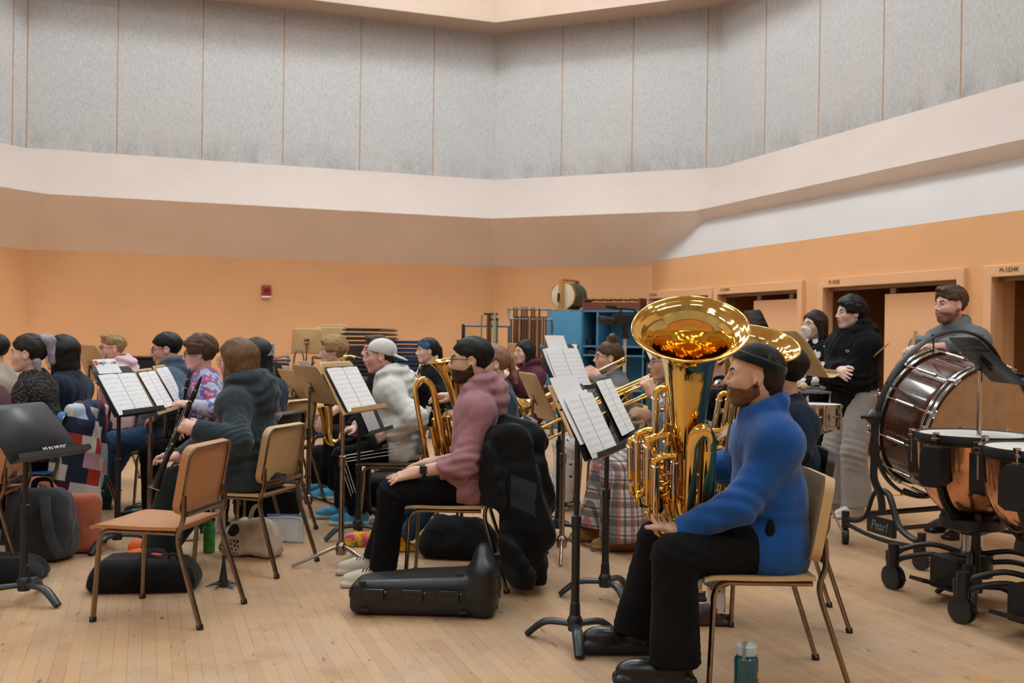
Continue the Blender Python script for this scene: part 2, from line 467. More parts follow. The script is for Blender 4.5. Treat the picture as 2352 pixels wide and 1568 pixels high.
PW = CR + nR*OFF          # line of the orange right wall
def tR(px):               # distance along the right wall seen at pixel column px
    s = (px - 1176)/F_PX
    return (PW.x - s*PW.y)/(s*dR.y - dR.x)
def rw(t, z, off=0.): return PW + dR*t + nR*off + ZV*z
doors = []   # (t_left, t_right, panel_from, panel_to, sign)
for (a, b, pa) in ((1494, 1632, None), (1652, 1837, 1722), (1895, 2204, 2022), (2283, 2600, 2520)):
    doors.append((tR(a), tR(b), None if pa is None else tR(pa)))
HD = 1.985
ow = MB(); prev = -2.2
for (a, b, pa) in doors:
    ow.box(rw((prev + a)/2, HO/2, -.12), ((a-prev)/2, .12, HO/2), RR)
    ow.box(rw((a + b)/2, (HO+HD)/2, -.12), ((b-a)/2, .12, (HO-HD)/2), RR); prev = b
ow.box(rw((prev + 20)/2, HO/2, -.12), ((20-prev)/2, .12, HO/2), RR)
struct('wall_right', ow, M_ORANGE)
M_INK = mat('black_ink', '#2a211a', .7, var=0)
for i, (a, b, pa) in enumerate(doors):
    r = empty('door_%d' % (i+1), rw((a+b)/2, 0, 0)); r['kind'] = 'structure'; base = r.location.copy()
    def lo(t, z, off=0.): return rw(t, z, off) - base
    fr = MB()
    for t in (a, b): fr.box(lo(t + (-.045 if t == a else .045), HD/2, .02), (.05, .03, HD/2), RR, .006)
    fr.box(lo((a+b)/2, HD+.05, .02), ((b-a)/2+.095, .03, .055), RR, .006)
    part('door_frame', fr, M_DOOR, r, False)
    tk = MB(); tk.box(lo((a+b)/2, HD-.02, -.07), ((b-a)/2, .03, .022), RR); part('track', tk, M_TRACK, r, False)
    if pa is not None:
        pn = MB(); pn.box(lo((pa+b)/2+.2, (HD-.10)/2, -.07), ((b-pa)/2+.2, .02, (HD-.12)/2), RR, .004); part('door_panel', pn, M_DOOR, r, False)
        hg = MB()
        for q in (.1, .75): hg.box(lo(pa + (b-pa)*q, HD-.075, -.07), (.045, .012, .03), RR)
        part('hanger', hg, M_TRACK, r, False)
    # niche behind
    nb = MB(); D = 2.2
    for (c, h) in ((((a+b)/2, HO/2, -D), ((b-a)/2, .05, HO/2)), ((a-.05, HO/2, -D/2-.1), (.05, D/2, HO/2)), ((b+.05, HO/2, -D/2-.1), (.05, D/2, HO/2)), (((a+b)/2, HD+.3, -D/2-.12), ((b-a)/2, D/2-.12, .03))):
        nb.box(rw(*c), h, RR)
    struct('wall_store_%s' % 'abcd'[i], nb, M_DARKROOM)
    cu = bpy.data.curves.new('door_number', 'FONT'); cu.body = 'M-1034' + 'GHJK'[i]; cu.size = .062; cu.align_x = 'CENTER'; cu.extrude = .0006
    cu.materials.append(M_INK)
    to = to_mesh('door_number', cu); to.parent = r
    X = dR; Z = nR; Y = ZV
    tn = a + (.22 if i else .18)
    pos = lo(tn, HD+.033, .052)
    to.matrix_local = Matrix(((X.x, 0, Z.x, pos.x), (X.y, 0, Z.y, pos.y), (X.z, 1, Z.z, pos.z), (0, 0, 0, 1)))
# the walls behind the camera
for nm, P, Q in (('rear_right', R2, B1), ('rear', B1, B2), ('rear_left', B2, L2)):
    d = (Q - P).normalized(); n = Vector((-d.y, d.x, 0)); L = (Q-P).length
    if n.dot(Vector((-2, 5, 0)) - P) < 0: n = -n
    solid_profile('wall_' + nm, P, d, n, -.3, L+.3, [(.2, 0), (.2, 2.52)], M_ORANGE)
    solid_profile('trim_%d' % (40 + len(nm)), P, d, n, -.3, L+.3, [(.2, 2.52), (.9, 3.26), (0, H_F0)], M_CREAM)
    solid_profile('wall_felt_' + nm, P, d, n, -.3, L+.3, [(0, H_F0), (0, H_CEIL)], M_FELT)
# ceiling lights : long fluorescent troffers in zigzag rings
M_LAMP, t = newmat('lamp_diffuser'); t.b.inputs['Base Color'].default_value = (1, 1, 1, 1)
t.b.inputs['Emission Color'].default_value = (.86, .965, 1.0, 1); t.b.inputs['Emission Strength'].default_value = LAMP_POWER
M_HOUSING = mat('white_enamel', '#e4e2dd', .4)
def lamp(x, y, ang, L=1.22):
    r = empty('ceiling_light', (x, y, H_CEIL-.28), ang, 'long fluorescent ceiling light hung high in the hall', 'ceiling light', 'fluorescent ceiling lights')
    h = MB(); h.box((0, 0, .05), (L+.03, .19, .05), None, .02); h.bar((-L*.7, 0, .09), (-L*.7, 0, .28), .012); h.bar((L*.7, 0, .09), (L*.7, 0, .28), .012)
    part('housing', h, M_HOUSING, r)
    g = MB(); g.box((0, 0, -.012), (L, .16, .014), None, .008); part('diffuser', g, M_LAMP, r)
for wi, (P, Q, k0, n_) in enumerate(((L2, CL, 0, 4), (CL, C1, 1, 3), (C1, CR, 1, 2), (CR, R2, 1, 5), (R2, B1, 1, 1), (B1, B2, 0, 3), (B2, L2, 0, 2))):
    d = (Q - P).normalized(); n = Vector((-d.y, d.x, 0))
    if n.dot(Vector((-2, 5, 0)) - P) < 0: n = -n
    for k in range(n_):
        p = P + d*(Q - P).length*(k + .5)/n_ + n*(3.3 if wi != 2 else 3.6); lamp(p.x, p.y, math.atan2(d.y, d.x) + (.5, -.45, 1.2)[k % 3])
for (x, y, a) in ((-3.5, 9.5, .3), (.8, 10.5, 1.4), (2.6, 4.0, .2), (-3.8, 2.5, 1.2), (-.8, 5.5, .7)): lamp(x, y, a)
# ---------------------------------------------------------------- people
def skinmat(name, c): return mat(name, c, .48, var=.06, vscale=30, sss=.12, bump=.05, bscale=400)
SK = {'fair': skinmat('fair_skin', '#e3bcab'), 'pink': skinmat('pink_skin', '#dfab9b'), 'tan': skinmat('tan_skin', '#cda184'), 'olive': skinmat('olive_skin', '#d6ad94'), 'brown': skinmat('brown_skin', '#a87653')}
LIP = mat('lip_skin', '#b0685c', .4, var=.05); LIPD = mat('lip_skin_deep', '#8f5147', .4, var=.05)
EYEW = mat('eye_white', '#d9d5cf', .15, var=0); IRIS = mat('eye_iris', '#3a2a1e', .1, var=0)
def hairmat(name, c, c2=None):
    m, t = newmat(name); v = t.obj()
    n = t.noise(t.vscale(v, (1, 1, .12)), 190, 3, .6)
    c2 = c2 or tuple(min(1, x*1.7 + .006) for x in lin(c)[:3]) + (1,)
    t.l(t.ramp(n, [(.3, lin(c)), (.75, c2 if len(c2) == 4 else lin(c2))]), t.b.inputs['Base Color'])
    t.b.inputs['Roughness'].default_value = .5; t.b.inputs['Specular IOR Level'].default_value = .3
    t.bump(n, .5, .006); return m
HR = {'black': hairmat('black_hair', '#0c0a0a'), 'dark': hairmat('dark_brown_hair', '#1f1611'), 'brown': hairmat('brown_hair', '#4a3120', lin('#8a6444')),
      'blond': hairmat('blond_hair', '#7a5c3c', lin('#b8966a')), 'rose': hairmat('rose_blond_hair', '#6e4837', lin('#b98d76')),
      'violet': hairmat('violet_grey_hair', '#7f7788', lin('#bdb6c6')), 'blue': hairmat('blue_hair', '#123a63', lin('#2f6c9c')), 'mid': hairmat('mid_brown_hair', '#35261b', lin('#664a33'))}
BEARD = {'dark': hairmat('dark_beard', '#2a1d15', lin('#4d3626')), 'brown': hairmat('brown_beard', '#5a3f2b', lin('#8a6546')), 'stub': hairmat('short_stubble', '#7a5842', lin('#a07a5c'))}
M_FRAME = mat('black_spectacle_frame', '#15130f', .3, var=0); M_GOLDW = mat('gold_wire', '#a98a55', .25, 1., var=0)
M_LENS, _t = newmat('spectacle_lens'); _t.b.inputs['Base Color'].default_value = (1, 1, 1, 1); _t.b.inputs['Alpha'].default_value = .13; _t.b.inputs['Roughness'].default_value = .04

def cloth(name, col, var=.12, rough=.9, sheen=.25, heather=0., bump=.25, bscale=350):
    m, t = newmat(name); v = t.obj(); c = lin(col)
    n = t.noise(v, 7, 4, .6)
    lo = tuple(x*(1-var) for x in c[:3]) + (1,); hi = tuple(min(1, x*(1+var)) for x in c[:3]) + (1,)
    o = t.ramp(n, [(.3, lo), (.7, hi)])
    if heather:
        h = t.noise(t.vscale(v, (1, 1, 3)), 160, 3, .7)
        o = t.mix(t.math('MULTIPLY', t.ramp(h, [(.45, (0, 0, 0, 1)), (.62, (1, 1, 1, 1))]), heather), o, tuple(x*.45 for x in c[:3]) + (1,))
    t.l(o, t.b.inputs['Base Color']); t.b.inputs['Roughness'].default_value = rough
    t.b.inputs['Sheen Weight'].default_value = sheen; t.b.inputs['Sheen Roughness'].default_value = .5; t.b.inputs['Specular IOR Level'].default_value = .15
    t.bump(t.noise(v, bscale, 2), bump, .002); return m
def R3(f, l, u): return np.stack([A(f), A(l), A(u)], 1)
def nrm(v): v = A(v); return v/max(np.linalg.norm(v), 1e-9)
def ik(S, Wt, L1, L2, pole):
    S = A(S); Wt = A(Wt); d = Wt - S; D = np.linalg.norm(d); mx = (L1+L2)*.995
    if D > mx: L1, L2 = L1*D/mx, L2*D/mx          # a little reach
    n = d/D; a = (L1*L1 - L2*L2 + D*D)/(2*D); h = math.sqrt(max(L1*L1 - a*a, 0))
    p = A(pole) - n*(A(pole) @ n); p = nrm(p)
    return S + n*a + p*h
def head_sdf(q):
    """unit head: x face, y left, z up, 0.23 m tall"""
    y = np.abs(q[:, 1]); s = np.stack([q[:, 0], y, q[:, 2]], 1)
    d = ell(s, (-.012, 0, .034), (.098, .077, .084))
    d = smin(d, ell(s, (.022, 0, -.028), (.066, .060, .084)), .04)
    d = smin(d, cap(s, (-.008, .052, -.052), (.058, .016, -.097), .016, .017), .03)
    d = smin(d, cap(s, (.064, 0, -.097), (.066, .010, -.099), .017), .02)
    d = smin(d, ell(s, (.052, .036, -.026), (.030, .026, .028)), .03)
    d = smin(d, cap(s, (.083, 0, .024), (.068, .042, .022), .010, .009), .02)
    d = smax(d, -ell(s, (.106, .034, .003), (.030, .022, .0145)), .014)
    ec = A((.0745, .031, .003)); er = np.linalg.norm(s - ec, axis=1)
    d = smin(d, er - .0118, .004)
    lid = np.maximum(er - .0148, -(s[:, 2] - .0075 + .10*(s[:, 0]-.08)))
    lid2 = np.maximum(er - .0142, (s[:, 2] + .0022))
    d = smin(smin(d, lid, .003), lid2, .003)
    d = smin(d, cap(s, (.089, 0, .016), (.113, 0, -.027), .0075, .0098), .018)
    d = smin(d, ell(s, (.098, .0115, -.033), (.013, .0085, .009)), .010)
    d = smax(d, -(np.linalg.norm(s - A((.103, .0075, -.044)), axis=1) - .0045), .004)
    d = smin(d, ell(s, (.083, 0, -.062), (.018, .026, .020)), .02)
    d = smin(d, cap(s, (.098, .004, -.057), (.088, .021, -.0625), .0052, .003), .006)
    d = smin(d, cap(s, (.096, 0, -.0695), (.087, .019, -.066), .0068, .003), .006)
    d = smax(d, -cap(s, (.106, 0, -.0630), (.091, .024, -.0645), .0022, .0016), .003)
    ear = ell(s, (-.010, .079, -.002), (.021, .009, .033), np.array([[.96, .2, 0], [-.2, .96, 0], [0, 0, 1]]).T)
    ear = smin(ear, ell(s, (-.004, .076, -.026), (.011, .008, .012)), .01)
    ear = smax(ear, -ell(s, (-.004, .089, .002), (.011, .008, .017)), .006)
    return smin(d, ear, .007)
def hair_sdf(kind, q, o):
    x, y, z = q[:, 0], q[:, 1], q[:, 2]; ay = np.abs(y)
    s = np.stack([x, ay, z], 1); az = np.arctan2(y, x)
    t = o.get('t', .012)
    cr = ell(s, (-.014, 0, .036), (.1, .079, .086))
    face = ell(s, (.118, 0, o.get('fz', -.028)), (.072, .115, .098))
    front = -((x - o.get('fx', .052))) * 1.0
    # side of the face in front of the ear
    side = np.maximum(x - .012, z - .03)*0 + np.minimum(np.maximum(.022 - x, z - .024), .2)
    st = .0013*np.sin(az*46 + 40*z + 3*np.sin(z*40)) + .0035*wob(q, 55, 2)
    if kind in ('short', 'crop', 'curly', 'quiff', 'bun', 'pony', 'mullet'):
        d = cr - t*(.35 + .65*np.clip((z + .01)/.07, 0, 1)) if kind in ('short', 'crop', 'quiff', 'mullet') else cr - t
        d = smax(d, -face + .006*wob(q, 90, 2), .010)
        back = o.get('back', -.06)
        jg = .005*wob(q, 95, 5) + .003*wob(q, 190, 1); d = d + .0025*wob(q, 85, 7); z = z + jg
        d = smax(d, -(z - back) + np.maximum(x + .06, 0)*.3, .015)
        d = smax(d, -ell(s, (.054, .078, -.050 + o.get('burn', .0)), (.048, .055, .080)) + jg*1.2, .006)
        d = smax(d, -ell(s, (-.004, .090, -.010), (.031, .034, .036)) + jg*.6, .006)
        d = smax(d, -ell(s, (.006, .07, -.075), (.052, .05, .062)), .01)
        if kind == 'curly': d = smin(d, smax(cr - t*1.9, -ell(s, (.125, 0, -.014), (.078, .12, .104)), .01) + np.where(z < -.0, .03, 0), .02) + .008*wob(q, 75, 1)
        if kind == 'quiff': d = smin(d, ell(s, (.050, 0, .104), (.050, .056, .022)), .025) + .0055*wob(q, 70, 4) + .003*wob(q, 140, 8)
        if kind == 'mullet': d = smin(d, ecap(q, (-.06, 0, .0), (-.088, 0, -.095), .05, .03, (0, 1, 0), 1.3), .03) + .006*wob(q, 80, 6)
        if kind == 'bun':
            b = A(o.get('at', (-.055, 0, .138))); d = smin(d, np.linalg.norm(q - b, axis=1) - o.get('br', .040), .012) + .004*np.sin(80*z + 60*y)*(z > .1)
        if kind == 'pony':
            d = smin(d, cap(q, (-.1, 0, .03), (-.125, 0, .02), .022), .012); d = smin(d, cap(q, (-.125, 0, .02), (-.15, 0, -.14), .03, .02), .012)
    else:
        L = o.get('len', .26); bulk = o.get('bulk', .05)
        d = smax(cr - t, -face, .012)
        cur = ecap(q, (-.04, 0, .02), (o.get('bx', -.075), 0, -L), bulk + .02, bulk, (0, 1, 0), 1.45)
        d = smin(d, cur, .03)
        lock = cap(s, (.012, .078, .03), (o.get('lx', .012), .085, -min(L, o.get('side', .2))), .022, .02)
        if o.get('locks', 1): d = smin(d, lock, .025)
        d = smax(d, -ell(s, (.118, 0, -.032), (.085, .068, .10)), .01)
        if kind == 'bob': d = d + .004*wob(q, 40, 3)
    if 'xmax' in o: d = smax(d, x - o['xmax'] + np.minimum(0, z - .0)*.0, .02)
    if o.get('fringe'): d = smin(d, cap(s, (.085, .0, .075), (.072, .055, .052), .014, .016), .016)
    return d + st
def hand_sdf(q, curl, spread=.05, thumb=.5):
    d = rbox(q, (.045, 0, 0), (.050, .040, .0145), .014)
    d = smin(d, cap(q, (.0, .004, 0), (.05, .0, 0), .026), .02)
    d = smin(d, ell(q, (.032, .030, -.010), (.030, .017, .016)), .015)
    cs = curl if hasattr(curl, '__len__') else [curl]*4
    for i, (y, L) in enumerate(((.030, .072), (.010, .080), (-.0105, .074), (-.030, .058))):
        a = A((.088 - .004*abs(i-1), y, .001)); ang = 0.; yaw = spread*(1.5 - i)
        r = .0092 if i < 3 else .0080
        for k, fr in enumerate((.46, .30, .24)):
            ang += cs[i]*(.8, 1., .7)[k]
            b = a + A((math.cos(ang)*math.cos(yaw), math.cos(ang)*math.sin(yaw), -math.sin(ang)))*L*fr
            d = smin(d, cap(q, a, b, r, r*.93), .006 if k else .012); a = b; r *= .93
    a = A((.022, .034, -.008)); 
    for (dx, dy, dz, L, r) in ((.62, .70 - .3*thumb, -.35 - .3*thumb, .036, .0125), (.85, .35 - .4*thumb, -.35*thumb - .1, .033, .0105), (.95, .15 - .4*thumb, -.3*thumb, .026, .0093)):
        b = a + nrm((dx, dy, dz))*L; d = smin(d, cap(q, a, b, r, r*.92), .008); a = b
    return d
def glasses(P, kind='square', m=None, n=20):
    g = MB(); ln = MB(); m = m or M_FRAME
    rw, rh = (.026, .019) if kind == 'square' else (.024, .0225)
    r = .0019 if kind == 'square' else .0012
    for sg in (-1, 1):
        pts = []
        for k in range(n):
            a = 2*PI*k/n; c, s_ = math.cos(a), math.sin(a)
            if kind == 'square': c = math.copysign(abs(c)**.6, c); s_ = math.copysign(abs(s_)**.6, s_)
            yy = sg*.033 + rw*c; pts.append(P((.104 - .10*yy*yy/.06*1.2, yy, .0 + rh*s_)))
        g.tube(pts, r, 6, closed=True); ln.add(pts, [tuple(range(n))])
        g.tube([P((.098, sg*.060, .008)), P((.06, sg*.074, .008)), P((.0, sg*.080, .010)), P((-.025, sg*.080, -.012))], r, 6)
    g.tube([P((.106, -.009, .004)), P((.110, 0, .007)), P((.106, .009, .004))], r, 6)
    return g, ln
def shoe_sdf(q, kind):
    x, z = q[:, 0], q[:, 2]
    sole = rbox(q, (.075, 0, .016), (.142, .045, .016), .014) + .03*np.maximum(np.abs(x - .1) - .06, 0)
    up = ell(q, (.125, 0, .040), (.088, .042, .040)); up = smin(up, ell(q, (-.0, 0, .055), (.062, .037, .055)), .04)
    up = smin(up, cap(q, (.0, 0, .06), (.11, 0, .052), .036, .034), .03)
    if kind == 'boot': up = smin(up, cap(q, (-.01, 0, .06), (-.015, 0, .20), .045, .048), .03)
    elif kind == 'clog': up = smin(up, ell(q, (.135, 0, .045), (.09, .054, .05)), .02); up = smax(up, -cap(q, (-.02, 0, .14), (-.02, 0, .08), .045), .01)
    elif kind == 'chunky':
        sole = rbox(q, (.075, 0, .024), (.152, .052, .024), .02); up = smin(up, ell(q, (.13, 0, .06), (.088, .046, .042)), .02); up = smin(up, cap(q, (-.01, 0, .07), (-.012, 0, .12), .045), .03)
    else: up = smin(up, cap(q, (-.012, 0, .07), (-.014, 0, .1), .040), .02)
    d = smin(sole, smax(up, -(z - .004), .004), .008)
    return np.maximum(d, -z)
def crease(p, seed, f):
    a = np.sin(p @ _ND[seed]*f + 2.2*wob(p, f*.28, seed)); b = np.sin(p @ _ND[seed+2]*f*.8 + 2.0*wob(p, f*.25, seed+3))
    return .6 - np.sqrt(a*a + .03)*.8 - np.sqrt(b*b + .03)*.6
S_LACE = mat('dark_lace', '#17181a', .6, var=0)
PEOPLE = []
def person(label, pos, face, top, pants, shoes, hair, skin='fair', sit=True, seat=.455, lean=6., spine=.50, scale=1., head=(0, 0), arms=None, feet=None, female=False, glass=None,
           h=.007, hh=.0055, group=None, beard=None, brows='dark', belly=0., tilt=0., legs=True, extra=None, name='person', width=1., pz=None):
    s = scale; px, py = pos[0], pos[1]; fa = math.radians(face)
    f = A((math.cos(fa), math.sin(fa), 0)); l = A((-math.sin(fa), math.cos(fa), 0)); u = A((0, 0, 1.)); org = A((px, py, 0))
    def L(x, y, z): return org + f*x + l*y + u*z
    th = math.radians(lean); tl = math.radians(tilt)
    sp = nrm(f*math.sin(th) + l*math.sin(tl) + u*math.cos(th))
    zh = (pz if pz is not None else (seat + .10 if sit else .925*s))
    P = L(0, 0, zh); C = P + sp*(spine - .08)*s; N = P + sp*spine*s + f*.01
    hy, hp = math.radians(head[0]), math.radians(head[1])
    hf = nrm(f*math.cos(hy)*math.cos(hp) + l*math.sin(hy)*math.cos(hp) + u*math.sin(hp))
    hl = nrm(np.cross(u, hf)); hu = np.cross(hf, hl); RH = R3(hf, hl, hu)
    Hc = N + nrm(sp + u)*.145*s + f*.035*s
    HP = lambda q: Vector(Hc + RH @ (A(q)*s))
    wsh = .165*s*width
    Sh = {1: C + l*wsh - u*.024, -1: C - l*wsh - u*.024}
    arms = arms or {}; AR = {}
    for sg in (1, -1):
        a = arms.get(sg, dict(w=(.30, sg*.12, zh + .10)))
        wt = A(a['W']) if 'W' in a else L(*a['w'])
        pole = a.get('pole', (-.25, sg*.6, -1)); pv = f*pole[0] + l*pole[1] + u*pole[2]
        E = ik(Sh[sg], wt, .285*s, .255*s, pv)
        if 'D' in a: hd = nrm(a['D'])
        elif 'd' in a: hd = nrm(f*a['d'][0] + l*a['d'][1] + u*a['d'][2])
        else: hd = nrm(wt - E)
        if 'Nn' in a: hn = A(a['Nn'])
        else:
            q = a.get('n', (.2, sg*.3, 1)); hn = f*q[0] + l*q[1] + u*q[2]
        hn = nrm(hn - hd*(hn @ hd)); hy_ = np.cross(hn, hd)*(-sg)
        AR[sg] = dict(S=Sh[sg], E=E, W=wt, hd=hd, hn=hn, RHd=R3(hd, hy_, hn), curl=a.get('curl', .35), spread=a.get('spread', .06), thumb=a.get('thumb', .5), show=a.get('show', True))
    feet = feet or ({1: (.42, .12), -1: (.42, -.12)} if sit else {1: (.02, .11), -1: (.02, -.11)})
    LG = {}
    for sg in (1, -1):
        ft = feet[sg]; hj = P + l*sg*.092*s - u*.005
        an = L(ft[0], ft[1], ft[2] if len(ft) > 2 else .09)
        kp = f*1. + u*(.6 if sit else .1) + l*sg*(.25 if sit else .05)
        K = ik(hj, an, .43*s, .41*s, kp); LG[sg] = dict(H=hj, K=K, A=an, fd=math.radians(ft[3]) if len(ft) > 3 else 0.)
    # ---------- body (skin): head, neck, hands with forearms, hidden core
    def fh(p):
        q = (p - Hc) @ RH/s
        d = head_sdf(q)*s
        d = smin(d, cap(p, Hc + RH @ A((-.028, 0, -.06))*s, N - sp*.04, .050*s, .058*s), .025)
        return smin(d, cap(p, N - sp*.03 - l*.09*s, N - sp*.03 + l*.09*s, .03), .05)
    lo = np.minimum(Hc - .17*s, N - .13); hi = np.maximum(Hc + .15*s, N + .10)
    pieces = [sdf(fh, lo, hi, hh)]
    nh = len(pieces[0][1])
    for sg in (1, -1):
        a = AR[sg]
        if not a['show']: continue
        fa_ = a['W'] - (a['W'] - a['E'])*(1. if top.get('sleeve', 'long') != 'long' else .35)
        def fhand(p, a=a, fa_=fa_):
            q = (p - a['W']) @ a['RHd']/s
            d = hand_sdf(q, a['curl'], a['spread'], a['thumb'])*s
            return smin(d, cap(p, fa_, a['W'] + a['hd']*.015, .042*s if top.get('sleeve', 'long') != 'long' else .031*s, .026*s), .02)
        tip = a['W'] + a['hd']*.19*s
        pts = np.stack([fa_, a['W'], tip, a['W'] - a['hn']*.08*s]); pieces.append(sdf(fhand, pts.min(0) - .06, pts.max(0) + .06, min(hh, .0055)))
    def core(p):
        d = ecap(p, P + sp*.05, C - sp*.03, .085, .085, l, 1.25)
        d = smin(d, cap(p, N, C, .05), .05)
        for sg in (1, -1):
            d = smin(d, cap(p, AR[sg]['S'], AR[sg]['E'], .035), .03); d = smin(d, cap(p, AR[sg]['E'], AR[sg]['W'], .03, .022), .02)
            if legs: d = smin(d, cap(p, LG[sg]['H'], LG[sg]['K'], .055, .045), .04); d = smin(d, cap(p, LG[sg]['K'], LG[sg]['A'], .04, .03), .03)
        return d
    allp = np.stack([P, C, N] + [AR[g][k] for g in (1, -1) for k in ('S', 'E', 'W')] + ([LG[g][k] for g in (1, -1) for k in ('K', 'A')] if legs else []))
    pieces.append(sdf(core, allp.min(0) - .1, allp.max(0) + .1, .024))
    v, F = merge_sdf(pieces)
    cen = v[F].mean(axis=1); q = (cen - Hc) @ RH/s; mi = np.zeros(len(F), int)
    inh = np.arange(len(F)) < nh
    lipz = -.0635; up = (np.abs(q[:, 1]) < .022) & (q[:, 0] > .083)
    lp = up & (np.abs(q[:, 2] - lipz) < .0115*(1 - (q[:, 1]/.025)**2)) & inh; mi[lp] = 1
    sk = SK[skin]
    body = fast_mesh(name, v - org, F, [sk, LIP if skin != 'brown' else LIPD], None, mi)
    body.location = org; tag(body, label, 'person', group)
    # eyes and brows
    ey = MB()
    for sg in (-1, 1):
        gz = hl*0; c = A((.0745, sg*.031, .003)); o0 = len(ey.v)
        Rm = Matrix(RH.tolist())
        ey.mi = 0; ey.ball(Vector(Hc + RH @ (c*s) - org), .0132*s, 12)
        ey.mi = 1; ey.ball(Vector(Hc + RH @ ((c + A((.0062, 0, .0005)))*s) - org), .0080*s, 12)
        la = []
        for k in range(7):
            an = -1.05 + 2.1*k/6; la.append(Vector(Hc + RH @ ((c + A((.0140*math.cos(an), .0140*math.sin(an), .0062 - .003*abs(an))))*s) - org))
        ey.tube(la, [.0006, .0013, .0014, .0014, .0014, .0013, .0006], 5)
    part('eyes', ey, [EYEW, IRIS], body)
    if brows:
        br = MB()
        for sg in (-1, 1):
            pts = []
            for (y0, z0) in ((.012, .0195), (.020, .0255), (.029, .0285), (.039, .0275), (.048, .0215)):
                xs = np.linspace(.03, .12, 91); qq = np.stack([xs, np.full(91, sg*y0), np.full(91, z0)], 1); dd = head_sdf(qq)
                ins = np.nonzero(dd < 0)[0]; pts.append(HP((xs[ins[-1]] + .0010 if len(ins) else .075, sg*y0, z0)) - Vector(org))
            br.tube(pts, [.0022, .0040, .0040, .0034, .0014], 6)
        part('eyebrows', br, HR[brows], body)
    # ---------- top
    lz = top.get('loose', .012); amp = top.get('fold', .0045); hem = top.get('hem', -.05)
    kind = top.get('kind', 'sweater'); sl = top.get('sleeve', 'long')
    def ftop(p):
        d = ecap(p, P - sp*.06, P + sp*.17, top.get('hipw', .112)*s, .106*s, l, 1.34*width)
        d = smin(d, ecap(p, P + sp*.17, C - sp*.06 + f*.01, .106*s, .105*s, l, 1.45*width), .07)
        if belly: d = smin(d, ell(p, P + sp*.13 + f*.06, (.13 + belly, .15 + belly, .13 + belly), R3(f, l, u)), .08)
        if female: d = smin(d, ecap(p, C - sp*.11 + f*.065 - l*.06, C - sp*.11 + f*.065 + l*.06, .06*s, .06*s, l, 1.1), .05)
        d = smin(d, cap(p, Sh[1], Sh[-1], .054*s), .09)
        for sg in (1, -1):
            a = AR[sg]; d = smin(d, cap(p, N - sp*.02, a['S'], .05*s, .048*s), .07)
        if kind == 'hoodie':
            hd = 9e9
            hb = N + sp*.030
            for k in range(8):
                an = PI*(.36 + 1.28*k/8.); an2 = PI*(.36 + 1.28*(k+1)/8.)
                cc = lambda q: hb + f*(.080*math.cos(q) - .004) + l*.092*math.sin(q) - sp*(.050*max(0, math.cos(q)) + .002)
                r1, r2 = .022 + .022*math.sin(PI*k/8), .022 + .022*math.sin(PI*(k+1)/8)
                hd = np.minimum(hd, cap(p, cc(an), cc(an2), r1, r2))
            hd = smin(hd, ell(p, hb - f*.118 - sp*.085, (.052, .098, .092), R3(f, l, u)), .045)
            hd = smax(hd, -ell(p, hb - f*.035 + sp*.035, (.075, .060, .06), R3(f, l, u)), .03)
            hd = hd + .006*np.sin((p @ sp)*85 + 3*wob(p, 12, 4))
            d = smin(d, hd*s - lz*.2, .022)
        elif kind == 'collar':
            for k in range(8):
                a1 = 2*PI*k/8; a2 = 2*PI*(k+1)/8
                d = smin(d, cap(p, N + f*(.062*math.cos(a1) - .005) + l*.066*math.sin(a1) + sp*(.022 - .03*math.cos(a1)), N + f*(.062*math.cos(a2) - .005) + l*.066*math.sin(a2) + sp*(.022 - .03*math.cos(a2)), .016), .02)
        if legs and sit:
            gp = pants.get('loose', .01) + .010 - lz
            d = smin(d, ecap(p, P - sp*.02, P + sp*.07, .108*s + gp, .1*s + gp, l, 1.42*width), .03)
            for sg in (1, -1):
                g = LG[sg]; d = smin(d, cap(p, g['H'], g['H'] + (g['K'] - g['H'])*.16, .082*s*width + gp, .080*s*width + gp), .03)
        d = d - lz
        d = smax(d, plane(p, P + sp*hem, -sp), .015)
        for sg in (1, -1):
            a = AR[sg]; ax = nrm(a['E'] - a['S']); bx = nrm(a['W'] - a['E'])
            if sl == 'short':
                e = a['S'] + (a['E'] - a['S'])*.62; da = smax(cap(p, a['S'], e, .062*s + lz, .058*s + lz), plane(p, e, ax), .008)
            else:
                q2 = {'long': .97, 'pushed': .5, 'elbow': .12}[sl]
                w2 = a['E'] + (a['W'] - a['E'])*q2
                da = cap(p, a['S'], a['E'], .047*s + lz*.7, .046*s + lz)
                fo = smax(cap(p, a['E'], w2 + bx*.02, .048*s + lz, (.036 if sl == 'long' else .042)*s + lz*.8), plane(p, w2, bx), .01)
                da = smin(da, fo, .03)
                te = np.linalg.norm(p - a['E'], axis=1)
                da = da + .0055*np.sin((p - a['E']) @ (ax*150 - bx*60))*np.exp(-te*te/.012)
            d = smin(d, da, .070)
        d = d + amp*.8*wob(p, 24, 1) + amp*crease(p, 1, 34) + amp*.7*crease(p, 4, 62)
        wz = (p - P) @ sp
        d = d + amp*1.2*np.sin(wz*95 + 9*(p @ l) + 4*wob(p, 9, 3))*np.exp(-((wz - .10)/.09)**2)
        if kind == 'vneck': d = smax(d, -cap(p, N + f*.05 - sp*.02, N + f*.12 - sp*.13, .05, .02), .01)
        d = smax(d, -cap(p, N + sp*.0 + f*.012, Hc, .058*s + (.004 if kind != 'collar' else -.002), .075*s), .008)
        return d
    ap = allp[:9]; b0 = ap.min(0) - .16; b1 = ap.max(0) + .16
    tm = top['mat'] if isinstance(top['mat'], (list, tuple)) else [top['mat']]
    matf = None
    if 'zones' in top: matf = lambda c: top['zones']((c - P) @ f, (c - P) @ l, (c - P) @ sp)
    sdf_obj(top.get('name', 'sweater'), ftop, b0, b1, h, tm, body, org, matf)
